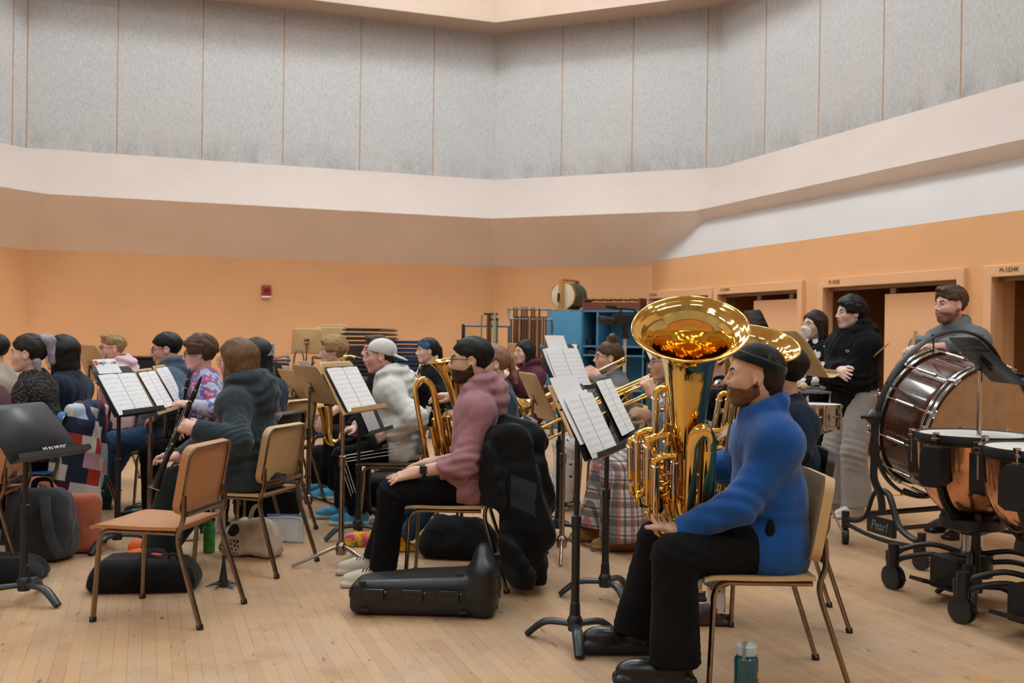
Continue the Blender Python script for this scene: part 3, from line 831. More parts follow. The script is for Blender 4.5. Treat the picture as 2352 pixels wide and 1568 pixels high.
    # ---------- trousers
    if legs:
        pl = pants.get('loose', .01); fl = pants.get('flare', 0.); sk_ = pants.get('skirt')
        def fp(p):
            d = ecap(p, P - u*.0 + f*.0, P + sp*.07, .108*s, .100*s, l, 1.42*width)
            for sg in (1, -1):
                g = LG[sg]; an = g['A'] + u*pants.get('cuff', .0)
                d2 = cap(p, g['H'], g['K'], .082*s*width, .060*s); d3 = cap(p, g['K'], an, .060*s, .045*s + fl)
                d2 = smin(d2, d3, .03); ax = nrm(g['A'] - g['K'])
                d2 = smax(d2 - pl, plane(p, an, ax), .008)
                kn = np.linalg.norm(p - g['K'], axis=1); d2 = d2 + .004*np.sin((p - g['K']) @ (ax*120 + f*50))*np.exp(-kn*kn/.02)
                hn_ = np.linalg.norm(p - g['A'], axis=1); d2 = d2 + .004*np.sin((p @ u)*210)*np.exp(-hn_*hn_/.012)
                d = smin(d, d2, .03)
            d = smax(d, plane(p, P + sp*.12, sp), .01)
            if sit: d = smax(d, -(p[:, 2] - seat - .004), .012)*1. if False else d
            return d + .003*wob(p, 22, 2) + .0032*crease(p, 2, 40)
        lp = np.stack([P] + [LG[g][k] for g in (1, -1) for k in ('K', 'A', 'H')])
        sdf_obj(pants.get('name', 'trousers'), fp, lp.min(0) - A((.16, .16, .02)), lp.max(0) + .17, h*1.1, pants['mat'], body, org)
        if shoes:
            for sg in (1, -1):
                g = LG[sg]; fd = f*math.cos(g['fd']) + l*math.sin(g['fd'])*sg; fl_ = np.cross(u, fd); Rf = R3(fd, fl_, u); o0 = A((g['A'][0], g['A'][1], max(0, g['A'][2] - .09)))
                k2 = s*shoes.get('s', 1.)
                fs = lambda p, o0=o0, Rf=Rf: shoe_sdf((p - o0) @ Rf/k2, shoes.get('kind', 'sneaker'))*k2
                sm_ = shoes['mat'] if isinstance(shoes['mat'], (list, tuple)) else [shoes['mat']]
                mf = (lambda c, o0=o0: (c[:, 2] - o0[2] < shoes.get('solez', .03)).astype(int)) if len(sm_) > 1 else None
                sdf_obj('shoe', fs, o0 - A((.24, .24, 0)), o0 + A((.26, .26, .26 if shoes.get('kind') == 'boot' else .15)), .0065 if h < .009 else .009, sm_, body, org, mf)
                if shoes.get('kind', 'sneaker') in ('sneaker', 'chunky') and h < .009:
                    lc = MB(); zz = np.linspace(.02, .17, 76)
                    for xx in (.045, .062, .079, .096):
                        pts = []
                        for yy in (-.026, -.013, 0, .013, .026):
                            qq = np.stack([np.full(76, xx + .25*abs(yy)), np.full(76, yy), zz], 1); dd = shoe_sdf(qq, shoes.get('kind', 'sneaker')); ins = np.nonzero(dd < 0)[0]
                            pts.append(Vector(o0 + Rf @ (A((xx + .25*abs(yy), yy, zz[ins[-1]] + .002))*k2) - org))
                        lc.tube(pts, .0035, 6)
                    part('lace', lc, shoes.get('lace', S_LACE), body)
                if shoes.get('sock'):
                    k = MB(); k.tube([Vector(g['A'] - org) - Vector((0, 0, .03)), Vector(g['A'] - org + (g['K']-g['A'])*.4)], [.040*s, .046*s], 14); part('sock', k, shoes['sock'], body)
    # ---------- hair, beard, glasses
    if hair:
        kd, hm = hair[0], hair[1]; op = hair[2] if len(hair) > 2 else {}
        fhair = lambda p: hair_sdf(kd, (p - Hc) @ RH/s, op)*s
        ext = op.get('len', .13) + .06 if kd in ('long', 'bob') else (.24 if kd == 'pony' else .16)
        hms = hm if isinstance(hm, (list, tuple)) else [hm]
        mf = None
        if len(hms) > 1: mf = lambda c: op['zone']((c - Hc) @ RH/s)
        sdf_obj('hair', fhair, Hc - A((.24, .24, ext + .02)), Hc + A((.24, .24, .22)), hh*1.0, hms, body, org, mf)
    if beard:
        bt = beard[1] if len(beard) > 1 else .006
        def fb(p):
            q = (p - Hc) @ RH/s; x, y, z = q[:, 0], np.abs(q[:, 1]), q[:, 2]
            d = head_sdf(q) - bt + .0018*wob(q, 150, 2)
            lim = z + .049 - .95*np.maximum(0, .030 - x) - .10*np.maximum(0, x - .06)
            lim = lim + .005*wob(q, 60, 3) + .004*wob(q, 170, 7)
            reg = smax(np.maximum(lim, -(z + .135)), -(x + .012) + .25*(z + .02) + .004*wob(q, 120, 5), .01)
            reg = smax(reg, -ell(np.stack([x, y, z], 1), (.096, 0, -.0640), (.03, .023, .0115)), .003)
            reg = smax(reg, -ell(np.stack([x, y, z], 1), (.11, .0, -.036), (.03, .02, .014)), .003)
            return smax(d, reg, .006)*s
        sdf_obj('beard', fb, Hc - .16, Hc + A((.16, .16, .02)), hh, BEARD[beard[0]], body, org)
    if glass:
        g, ln = glasses(lambda q: HP(q) - Vector(org), glass[0], glass[1] if len(glass) > 1 else None)
        go = part('glasses', g, glass[1] if len(glass) > 1 else M_FRAME, body); part('lens', ln, M_LENS, go, False)
    info = dict(org=org, f=f, l=l, u=u, P=P, C=C, N=N, sp=sp, Hc=Hc, RH=RH, HP=HP, AR=AR, LG=LG, s=s, body=body, L=L)
    if extra: extra(info)
    PEOPLE.append(info)
    return info
# ---------------------------------------------------------------- chairs, stands, paper
M_CHROME_W = mat('worn_bronze_chrome', '#8f7f6c', .28, 1., var=.25, vscale=25)
M_CHROME = mat('bright_chrome', '#c9c9cb', .12, 1., var=.05)
M_GLIDE = mat('black_rubber', '#121212', .6, var=.1)
M_SHELL_TAN = mat('tan_plastic_shell', '#c9a878', .42, var=.05, vscale=5, bump=.06, bscale=500)
M_SHELL_BROWN = mat('caramel_plastic_shell', '#b57f55', .42, var=.05, vscale=5, bump=.06, bscale=500)
M_SHELL_BLACK = mat('dark_brown_plastic_shell', '#2b2522', .42, var=.05, vscale=5, bump=.06, bscale=500)
M_SHELL_GREY = mat('grey_plastic_shell', '#77716d', .45, var=.05, vscale=5)
M_SHELL_BLUE = mat('blue_plastic_shell', '#2a5f9c', .45, var=.05)
M_BLK = mat('black_powder_coat', '#1b1d20', .42, var=.08)
M_BLKG = mat('black_satin_plastic', '#22272b', .38, var=.06)
M_DESK_T = mat('tan_enamel', '#c6a676', .38, var=.04, vscale=3)
M_DESK_B = mat('black_enamel', '#262a2e', .45, var=.06, vscale=3)
M_STAND_CH = mat('worn_stand_chrome', '#9c9086', .22, 1., var=.2, vscale=30)
M_PAPERW = mat('plain_paper', '#f8f9fc', .8, var=.015)
def sheet_mat(name, seed, two=False, tint='#fbfcff'):
    m, t = newmat(name); v = t.obj(); x, y, z = t.sep(v)
    per = .030; yy = t.math('ADD', y, 5 + seed*.007); fr = t.math('FRACT', t.math('DIVIDE', yy, per))
    inb = t.math('LESS_THAN', fr, .42)
    ln = t.math('LESS_THAN', t.math('FRACT', t.math('DIVIDE', fr, .0845)), .22)
    ax_ = t.math('ABSOLUTE', x)
    if two: ax_ = t.math('ABSOLUTE', t.math('SUBTRACT', ax_, .109))
    xin = t.math('LESS_THAN', ax_, .093); yin = t.math('LESS_THAN', t.math('ABSOLUTE', y), .128)
    msk = t.math('MULTIPLY', t.math('MULTIPLY', inb, ln), t.math('MULTIPLY', xin, yin))
    nz = t.noise(t.vscale(v, (230, 130, 1)), 1., 1, .5)
    nt = t.math('MULTIPLY', t.math('GREATER_THAN', nz, .675), t.math('MULTIPLY', t.math('MULTIPLY', xin, yin), t.math('LESS_THAN', fr, .6)))
    f = t.math('MAXIMUM', t.math('MULTIPLY', msk, .42), t.math('MULTIPLY', nt, .85))
    t.l(t.mix(f, lin(tint), lin('#3b3b40')), t.b.inputs['Base Color']); t.b.inputs['Roughness'].default_value = .8
    return m
M_SHEET = [sheet_mat('printed_music_%d' % i, i) for i in range(3)]; M_SHEET2 = [sheet_mat('printed_double_page_%d' % i, i, True) for i in range(3)]
M_FOLDER = mat('navy_folder', '#1a2740', .5, var=.05)

def chair_build(name, shell, kind=0):
    r = empty(name)
    W2, D2, ZS = .225, .21, .445
    # front of the chair is +x, left +y
    s = MB(); prof = []
    nx, ny = 14, 12; vs = []; fs = []
    for side in (0, 1):
        for i in range(nx+1):
            u = i/nx; x = -D2 + .43*u
            for j in range(ny+1):
                v = j/ny*2 - 1; w = W2 - .012*(1-u)
                z = ZS + .010 - .016*math.exp(-((u-.42)/.3)**2)*(1 - v*v*.8) - (.010*max(0, (u-.86)/.14)**2)
                vs.append((x, v*w, z - (.016 if side else 0)))
    K = (nx+1)*(ny+1); q = lambda i, j: i*(ny+1) + j
    for i in range(nx):
        for j in range(ny):
            fs.append((q(i, j), q(i+1, j), q(i+1, j+1), q(i, j+1))); fs.append((K+q(i, j), K+q(i, j+1), K+q(i+1, j+1), K+q(i+1, j)))
    rim = [q(i, 0) for i in range(nx+1)] + [q(nx, j) for j in range(1, ny+1)] + [q(i, ny) for i in range(nx-1, -1, -1)] + [q(0, j) for j in range(ny-1, 0, -1)]
    for a, b in zip(rim, rim[1:] + rim[:1]): fs.append((a, K+a, K+b, b))
    s.add(vs, fs); part('seat', s, shell, r, True, 50)
    # backrest : rounded panel, slightly curved, framed at the rear
    b = MB(); th = math.radians(13); up = Vector((-math.sin(th), 0, math.cos(th))); nf = Vector((math.cos(th), 0, math.sin(th)))
    o = Vector((-.235, 0, .50)); H = .33; HW = .222
    out = rrect(HW, H/2, .06, 6, 0, H/2); n = len(out)
    def bp(p, d): return o + up*p[1] + Vector((0, 1, 0))*p[0] + nf*(d + .028*(p[0]/HW)**2 + .018*(p[1]/H)**2)
    vs = [bp(p, .026) for p in out] + [bp(p, -.012) for p in out]; cen = [bp((p[0]*.55, H/2 + (p[1]-H/2)*.55), .024 ) for p in out] + [bp((p[0]*.88, H/2 + (p[1]-H/2)*.9), .010) for p in out]
    ins = [bp((p[0]*.55, H/2 + (p[1]-H/2)*.55), .008) for p in out]
    vs = vs + cen + ins; fs = []
    for i in range(n):
        j = (i+1) % n
        fs += [(i, j, n+j, n+i), (2*n+i, 2*n+j, j, i), (n+i, n+j, 3*n+j, 3*n+i), (3*n+i, 3*n+j, 4*n+j, 4*n+i)]
    fs += [tuple(range(2*n, 3*n)), tuple(range(5*n-1, 4*n-1, -1))]
    b.add(vs, fs); part('backrest', b, shell, r, True, 50)
    f = MB(); f.tube([bp((p[0]*.93, H/2 + (p[1]-H/2)*.95), -.006) for p in out], .0075, 8, closed=True)
    f.box(bp((0, .018), -.012), (.006, .19, .014), Matrix(((nf.x, 0, up.x), (0, 1, 0), (nf.z, 0, up.z))), .003)
    part('back_frame', f, M_CHROME_W, r)
    for sg in (1, -1):
        y = sg*.215
        g = MB(); pts = crom([bp((sg*.205, .10), -.010), (-.245, y, .50), (-.225, y, .435), (-.225, y*1.02, .38), (-.262, y*1.05, .26), (-.345, y*1.10, .012)], 5)
        g.tube(pts, .0138, 10, sx=.78, sy=1.25, up=(0, 1, 0)); lg = part('leg', g, M_CHROME_W, r)
        k = MB(); k.bar((-.342, y*1.10, .022), (-.346, y*1.10, 0), .0165, 10); part('glide', k, M_GLIDE, lg)
        g = MB(); pts = crom([(-.20, sg*.19, .423), (.05, sg*.195, .424), (.145, sg*.20, .421), (.178, sg*.205, .385), (.184, sg*.209, .30), (.198, sg*.222, .012)], 5)
        g.tube(pts, .0138, 10, sx=.78, sy=1.25, up=(0, 1, 0)); lg = part('leg', g, M_CHROME_W, r)
        k = MB(); k.bar((.198, sg*.222, .022), (.199, sg*.222, 0), .0165, 10); part('glide', k, M_GLIDE, lg)
    c = MB(); c.bar((.14, -.2, .424), (.14, .2, .424), .009); c.bar((-.17, -.2, .424), (-.17, .2, .424), .009); part('crossbar', c, M_CHROME_W, r)
    return r
PROTO = {}
def chair(px, py, face, label, shell='tan', scale=1., group=None):
    nm = {'tan': M_SHELL_TAN, 'brown': M_SHELL_BROWN, 'black': M_SHELL_BLACK, 'grey': M_SHELL_GREY, 'blue': M_SHELL_BLUE}[shell]
    if shell not in PROTO:
        r = chair_build('stacking_chair', nm); PROTO[shell] = r
    else: r = copy_tree(PROTO[shell])
    r.location = (px, py, 0); r.rotation_euler = (0, 0, math.radians(face)); r.scale = (scale,)*3
    tag(r, label, 'chair', group); return r

def stand(base, top, face, tilt, label, color='black', legs='curved', w=.255, h=.17, rot=0., leg_rot=None, ledge=True, group=None, base_drop=0., tube=None):
    """base: ground point; top: height of the desk centre; face: azimuth (deg) of the desk normal; returns (root, place(u, v, d, rz))"""
    bx, by = base[0], base[1]
    r = empty('music_stand', (bx, by, 0), 0, label, 'music stand', group)
    a = math.radians(face); ti = math.radians(tilt)
    nh = Vector((math.cos(a), math.sin(a), 0)); n = nh*math.cos(ti) + ZV*math.sin(ti)
    X = Vector((-math.sin(a), math.cos(a), 0)); Y = (ZV - n*n.z).normalized()      # X to the left of a reader's view reversed: right-handed (X, Y, n)
    md = M_DESK_T if color == 'tan' else M_DESK_B
    mp = M_STAND_CH if legs == 'chrome' else M_BLK
    c = Vector((0, 0, top)) + n*.035
    o = lambda u, v, d=0.: c + X*u + Y*v + n*d
    d = MB(); q = h; lw = w*.90
    rr = .035
    outl = [(-w, -q), (w, -q)] + [(lw - rr + rr*math.cos(k*PI/8), q - rr + rr*math.sin(k*PI/8)) for k in range(5)] + [(-lw + rr - rr*math.sin(k*PI/8), q - rr + rr*math.cos(k*PI/8)) for k in range(5)]
    m_ = len(outl); vs = [o(*p, .0) for p in outl]
    # folded back panel: a shallow pyramid pressed towards the rear
    if color == 'tan':
        inn = [o(p[0]*.92, p[1]*.92, -.002) for p in outl]; vs += inn + [o(.045, .045, -.028), o(-.045, .045, -.028), o(-.045, -.045, -.028), o(.045, -.045, -.028)]
        fs = [(i, (i+1) % m_, m_ + (i+1) % m_, m_ + i) for i in range(m_)]; K = 2*m_
        corner = lambda p: (K if p[0] > 0 else K+1) if p[1] > 0 else (K+3 if p[0] > 0 else K+2)
        for i in range(m_):
            j = (i+1) % m_; ca, cb = corner(outl[i]), corner(outl[j])
            fs.append((m_+i, m_+j, cb) if ca == cb else (m_+i, m_+j, cb, ca))
        fs.append((K, K+1, K+2, K+3))
    else: fs = [tuple(range(m_))]; 
    d.add(vs, fs); dk = part('desk', d, md, r, True, 18)
    sm = dk.modifiers.new('t', 'SOLIDIFY'); sm.thickness = .004; sm.offset = 0
    if color == 'black':
        rg = MB(); rg.tube([o(-lw*.98, q*.62, -.004), o(lw*.98, q*.62, -.004)], .006, 6); rg.tube([o(-w*.98, q*.40, -.004), o(w*.98, q*.40, -.004)], .005, 6); part('rib', rg, md, r)
    if ledge:
        l = MB(); LD = .058
        pts = [(-w, 0), (w, 0)]
        l.add([o(-w, -q, 0), o(w, -q, 0), o(w, -q - .012, LD), o(-w, -q - .012, LD), o(w, -q + .012, LD + .006), o(-w, -q + .012, LD + .006)], [(0, 1, 2, 3), (3, 2, 4, 5)])
        if color == 'tan':
            for sg in (-1, 1): l.add([o(sg*w, -q, 0), o(sg*(w + .05), -q - .004, .012), o(sg*(w + .05), -q - .010, LD*.9), o(sg*w, -q - .012, LD)], [(0, 1, 2, 3)])
        lo_ = part('ledge', l, md, r, False); sm = lo_.modifiers.new('t', 'SOLIDIFY'); sm.thickness = .0035; sm.offset = 0
    br = MB(); br.box(o(0, -.01, -.024), (.04, .045, .012), Matrix(((X.x, Y.x, n.x), (X.y, Y.y, n.y), (X.z, Y.z, n.z))), .005); br.bar(Vector((0, 0, top - .02)) - X*.03 - nh*.005, Vector((0, 0, top - .02)) + X*.03 - nh*.005, .011)
    part('tilt_bracket', br, mp, r)
    p = MB(); zj = .62 if legs == 'chrome' else top*.56
    p.bar((0, 0, .1), (0, 0, zj), .0165 if legs == 'chrome' else .0185, 14); u_ = MB(); u_.bar((0, 0, zj), (0, 0, top - .01), .0115 if legs == 'chrome' else .0125, 12); part('upper_tube', u_, tube or mp, r)
    p.lathe((0, 0, zj - .04), (0, 0, 1), [(0, .0167), (.004, .022), (.06, .022), (.064, .013)], 14)
    if legs != 'chrome': p.lathe((0, 0, .085), (0, 0, 1), [(0, .027), (.10, .021), (.102, .018)], 16, True)
    part('pole', p, mp, r)
    lr = face if leg_rot is None else leg_rot
    for k in range(3):
        b = math.radians(lr + 120*k); dr = Vector((math.cos(b), math.sin(b), 0)); sd = Vector((-math.sin(b), math.cos(b), 0))
        g = MB()
        if legs == 'chrome':
            g.tube([dr*.0 + ZV*.115, dr*.06 + ZV*.098, dr*.29 + ZV*.012], [.013, .012, .009], 10, sx=1.0, sy=.8)
        else:
            pts = crom([ZV*.085 + dr*.0, dr*.06 + ZV*.088, dr*.15 + ZV*.078, dr*.235 + ZV*.012], 5)
            g.tube(pts, [.020, .022, .026, .022], 12, sx=1., sy=.62, up=ZV)
        part('leg', g, mp if legs == 'chrome' else M_BLKG, r)
    hb = MB(); hb.lathe((0, 0, .06), (0, 0, 1), [(0, .03), (.045, .036), (.07, .024), (.075, .018)], 16, True); part('hub', hb, mp if legs == 'chrome' else M_BLKG, r)
    def place(u, v, dd=.006, rz=0.):
        cR, sR = math.cos(rz), math.sin(rz); x2 = X*cR + Y*sR; y2 = -X*sR + Y*cR; pos = Vector((bx, by, 0)) + o(u, v, dd)
        return Matrix(((x2.x, y2.x, n.x, pos.x), (x2.y, y2.y, n.y, pos.y), (x2.z, y2.z, n.z, pos.z), (0, 0, 0, 1)))
    return r, place
def sheet(place, u, v, label, kind=0, w=.108, h=.14, d=.008, rz=0., folder=False, two=False, group=None, curl=.006, name='sheet_music', cat='sheet music', m=None):
    """one paper (or a folded double page) lying on a stand"""
    g = MB(); nx, ny = 12, 8; vs = []
    W_ = w*(2 if two else 1)
    for side in (0, 1):
        for i in range(nx+1):
            x = (i/nx*2 - 1)*W_
            for j in range(ny+1):
                y = (j/ny*2 - 1)*h
                if two: t = abs(x)/W_; z = curl*2.4*math.sin(PI*min(1, t*1.05))*.6
                else: z = curl*math.sin(2.2*x/w + 1.3*y/h)*.5 + curl*max(0, y/h)**2*.6
                vs.append((x, y, z + d - .002*side))
    K = (nx+1)*(ny+1); q = lambda i, j: i*(ny+1)+j; fs = []
    for i in range(nx):
        for j in range(ny): fs += [(q(i, j), q(i+1, j), q(i+1, j+1), q(i, j+1)), (K+q(i, j), K+q(i, j+1), K+q(i+1, j+1), K+q(i+1, j))]
    rim = [q(i, 0) for i in range(nx+1)] + [q(nx, j) for j in range(1, ny+1)] + [q(i, ny) for i in range(nx-1, -1, -1)] + [q(0, j) for j in range(ny-1, 0, -1)]
    for a, b in zip(rim, rim[1:] + rim[:1]): fs.append((b, K+b, K+a, a))
    g.add(vs, fs)
    ob = part(name, g, m or (M_PAPERW if kind < 0 else (M_SHEET2 if two else M_SHEET)[kind % 3]), None, True, 60)
    ob.matrix_world = place(u, v, 0.004, rz)
    tag(ob, label, cat, group)
    if folder:
        f = MB(); f.box((0, 0, d - .0042), (W_ + .010, h + .010, .0012), None); part('folder_cover', f, M_FOLDER, ob, False)
    if two:
        f = MB(); f.box((0, 0, d + .0003), (.0022, h, .0006)); part('centre_fold', f, M_FOLDER, ob, False)
    return ob
# ---------------------------------------------------------------- brass and reeds
M_BRASS = mat('lacquered_brass', '#efc873', .075, 1., var=.05, vscale=8)
M_BRASS_D = mat('gold_brass', '#e6b767', .10, 1., var=.06, vscale=8)
M_SILVER = mat('silver_plate', '#d9d9da', .08, 1., var=.03)
M_NICKEL = mat('nickel_silver', '#cfc6ba', .14, 1., var=.05)
M_GRENADILLA = mat('black_wood', '#141213', .25, var=.1)
def bell_prof(L, rb, rt, k=.34):
    out = []
    for i in range(40):
        t = (i/39)**1.6                       # from the rim down
        s = t*L; r = rt + (rb - rt)*(k*.1/(k*.1 + t))**1.1*(1 - t*.0) if False else rt + (rb-rt)*((1 + .04)/(1 + .04*0 + t*16) if t else 1)*(1-t)**.5
        out.append((-s, r))
    out[0] = (0, rb)
    return out
def add_bell(mb, c, axis, prof, n=64, thick=.0022):
    pr = list(prof); inner = [(h, max(r - thick, 1e-4)) for h, r in pr]
    mb.lathe(c, axis, pr, n); mb.lathe(c, axis, inner[::-1], n)
    rb = pr[0][1]; mb.lathe(c, axis, [(-.0035 + .0045*math.sin(2*PI*k/10), rb - .001 + .0045*math.cos(2*PI*k/10)) for k in range(11)], n)
def orient(c, up, fwd):
    Z = Vector(up).normalized(); X = Vector(fwd); X = (X - Z*X.dot(Z)).normalized(); Y = Z.cross(X); c = Vector(c)
    return Matrix(((X.x, Y.x, Z.x, c.x), (X.y, Y.y, Z.y, c.y), (X.z, Y.z, Z.z, c.z), (0, 0, 0, 1)))
def tuba(name, M, label, bell_r=.212, mouth=None, cat='tuba'):
    """local: z along the bell axis up, x forward (away from the player), y to the player's left. origin at the bottom bow; height 0.96"""
    r = empty(name, (0, 0, 0), 0, label, cat); r.matrix_world = M
    H = .965
    pr = [(0, bell_r), (-.006, .955*bell_r), (-.018, .86*bell_r), (-.036, .755*bell_r), (-.06, .655*bell_r), (-.09, .575*bell_r), (-.13, .505*bell_r), (-.18, .452*bell_r), (-.26, .400*bell_r), (-.36, .352*bell_r), (-.48, .305*bell_r), (-.60, .264*bell_r), (-.70, .236*bell_r), (-.80, .212*bell_r)]
    pr2 = []
    for k in range(len(pr)-1):
        for j in range(4):
            t = j/4; pr2.append((pr[k][0] + (pr[k+1][0]-pr[k][0])*t, pr[k][1] + (pr[k+1][1]-pr[k][1])*t))
    pr2.append(pr[-1])
    h_ = np.array([p[0] for p in pr2]); r_ = np.array([p[1] for p in pr2])
    for _ in range(3): r_[1:-1] = (r_[:-2] + 2*r_[1:-1] + r_[2:])/4
    b = MB(); add_bell(b, (0, 0, H), (0, 0, 1), list(zip(h_, r_)), 96)
    part('bell', b, M_BRASS, r, True, 80)
    # bottom bow and the outer branch rising in front of the bell
    bw = MB(); bx, by = -.055, .105
    pts = [(0, 0, H-.795), (0, 0, .12), (-.004, .004, .075), (-.016, .030, .045), (-.028, .053, .038), (-.040, .076, .045), (-.052, .10, .075), (bx, by, .12), (bx, by, .30), (bx, by, .47)]
    bw.tube(crom(pts, 6), [.046, .0455, .045, .044, .042, .040, .038, .034, .030], 28)
    bw.tube(crom([(bx, by, .47), (bx + .008, by + .003, .53), (bx + .035, by + .008, .565), (bx + .062, by + .010, .53), (bx + .070, by + .010, .46), (bx + .072, by + .010, .16), (bx + .085, by + .0, .10), (bx + .11, by - .02, .085), (bx + .135, by - .04, .10), (bx + .145, by - .05, .17)], 6), [.030, .028, .025, .022, .02, .018], 18)
    bw.lathe((0, 0, .145), (0, 0, 1), [(0, .046), (.004, .0495), (.02, .0495), (.024, .046)], 28); bw.lathe((bx, by, .135), (0, 0, 1), [(0, .036), (.004, .0395), (.02, .0395), (.024, .035)], 24)
    part('bottom_bow', bw, M_BRASS, r, True, 60)
    # guard plate ridge
    # valve cluster
    cx_ = lambda x: .055 + (x - .14)*.92
    for i in range(4):
        v = MB(); x = cx_(.235) + .03; y = -.075 + .043*i; z0 = .16
        v.bar((x - .03, y, z0), (x - .03, y, z0 + .19), .0195, 18); v.lathe((x - .03, y, z0 - .012), (0, 0, 1), [(0, .006), (0, .021), (.016, .021)], 18, True)
        v.lathe((x - .03, y, z0 + .185), (0, 0, 1), [(0, .0215), (.016, .0215), (.02, .012), (.024, .005), (.055, .005), (.055, .012), (.061, .012), (.062, .002)], 16)
        part('valve', v, M_BRASS_D, r)
    # tuning slides: tall inverted U loops with nickel sleeves
    for (x0, y0, x1, y1, zt, zb, rad) in ((.152, -.055, .205, -.05, .66, .36, .0125), (.19, -.092, .275, -.085, .43, .07, .0135), (.175, .03, .262, .04, .50, .10, .013), (.225, -.12, .30, -.11, .385, .115, .013), (.155, .075, .24, .08, .43, .05, .0125)):
        x0, x1 = cx_(x0), cx_(x1)
        s = MB(); pts = [(x0, y0, zb), (x0, y0, zt - .03), (x0 + (x1-x0)*.12, y0, zt - .008), (x0 + (x1-x0)*.32, y0 + (y1-y0)*.3, zt), (x0 + (x1-x0)*.68, y0 + (y1-y0)*.7, zt), (x0 + (x1-x0)*.88, y1, zt - .008), (x1, y1, zt - .03), (x1, y1, zb + .06)]
        s.tube(crom(pts, 6), rad, 14)
        if zt < .6:
            s.tube(crom([(x0, y0, zb), (x0 + (x1-x0)*.15, y0, zb - .028), (x0 + (x1-x0)*.5, (y0+y1)/2, zb - .04), (x0 + (x1-x0)*.85, y1, zb - .028), (x1, y1, zb + .02)], 5), rad*.95, 14)
        so = part('tuning_slide', s, M_BRASS, r, True, 60)
        n_ = MB()
        for (xx, yy) in ((x0, y0), (x1, y1)):
            n_.bar((xx, yy, zt - .20 if zt > .4 else zt - .16), (xx, yy, zt - .035), rad*1.08, 14); n_.lathe((xx, yy, zt - .045), (0, 0, 1), [(0, rad*1.08), (.003, rad*1.35), (.010, rad*1.35), (.013, rad)], 14)
        n_.bar((x0, y0, zt - .09), (x1, y1, zt - .09), .004, 8)
        part('slide_sleeve', n_, M_NICKEL, so)
    # knuckles between the valves
    k = MB()
    for i in range(3):
        y = -.075 + .043*i
        for z in (.20, .26, .31): k.tube(crom([(cx_(.205), y, z), (cx_(.18), y + .01, z), (cx_(.17), y + .022, z + .005), (cx_(.18), y + .034, z), (cx_(.205), y + .043, z)], 4), .009, 10)
    k.tube(crom([(cx_(.205), -.075, .33), (.09, -.11, .36), (.05, -.115, .42), (.02, -.10, .50), (-.03, -.075, .60), (-.09, -.03, .68)], 6), [.009, .008, .007, .0065], 12)
    part('knuckle', k, M_BRASS, r, True, 60)
    # leadpipe wraps round the bell and reaches the mouth
    mp = Vector(mouth) if mouth is not None else Vector((-.20, .02, .62))
    lp = MB(); d = (Vector((-.06, 0, .66)) - mp).normalized()
    pts = crom([mp + d*.06, mp + d*.10, (-.085, -.045, .675), (-.06, -.085, .655), (.0, -.105, .60), (.04, -.09, .52), (.055, -.07, .46), (.07, -.06, .40)], 6)
    lp.tube(pts, [.0058, .0062, .0070, .0075, .008, .009], 12)
    for zz in (.53, .61): lp.bar((.06, -.075, zz - .04), (.045, -.05, zz - .045), .004, 8)
    part('leadpipe', lp, M_BRASS, r, True, 60)
    m = MB(); m.lathe(mp, d, [(0, .012), (0, .0195), (.006, .0205), (.012, .019), (.024, .0185), (.036, .0145), (.046, .009), (.085, .0065)], 24, True)
    part('mouthpiece', m, M_SILVER, r, True, 50)
    for (p, q) in (((-.01, .04, .30), (-.045, .085, .30)), ((.04, -.02, .30), (.07, -.05, .30)), ((.05, .02, .22), (.09, .04, .22)), ((.055, -.02, .50), (.08, -.055, .49))):
        br = MB(); br.bar(p, q, .0045, 8); part('brace', br, M_BRASS_D, r)
    br = MB(); br.tube(crom([(.045, -.05, .52), (.065, -.075, .54), (.08, -.07, .545), (.09, -.06, .545)], 5), .0085, 10)
    part('brace', br, M_BRASS_D, r)
    return r
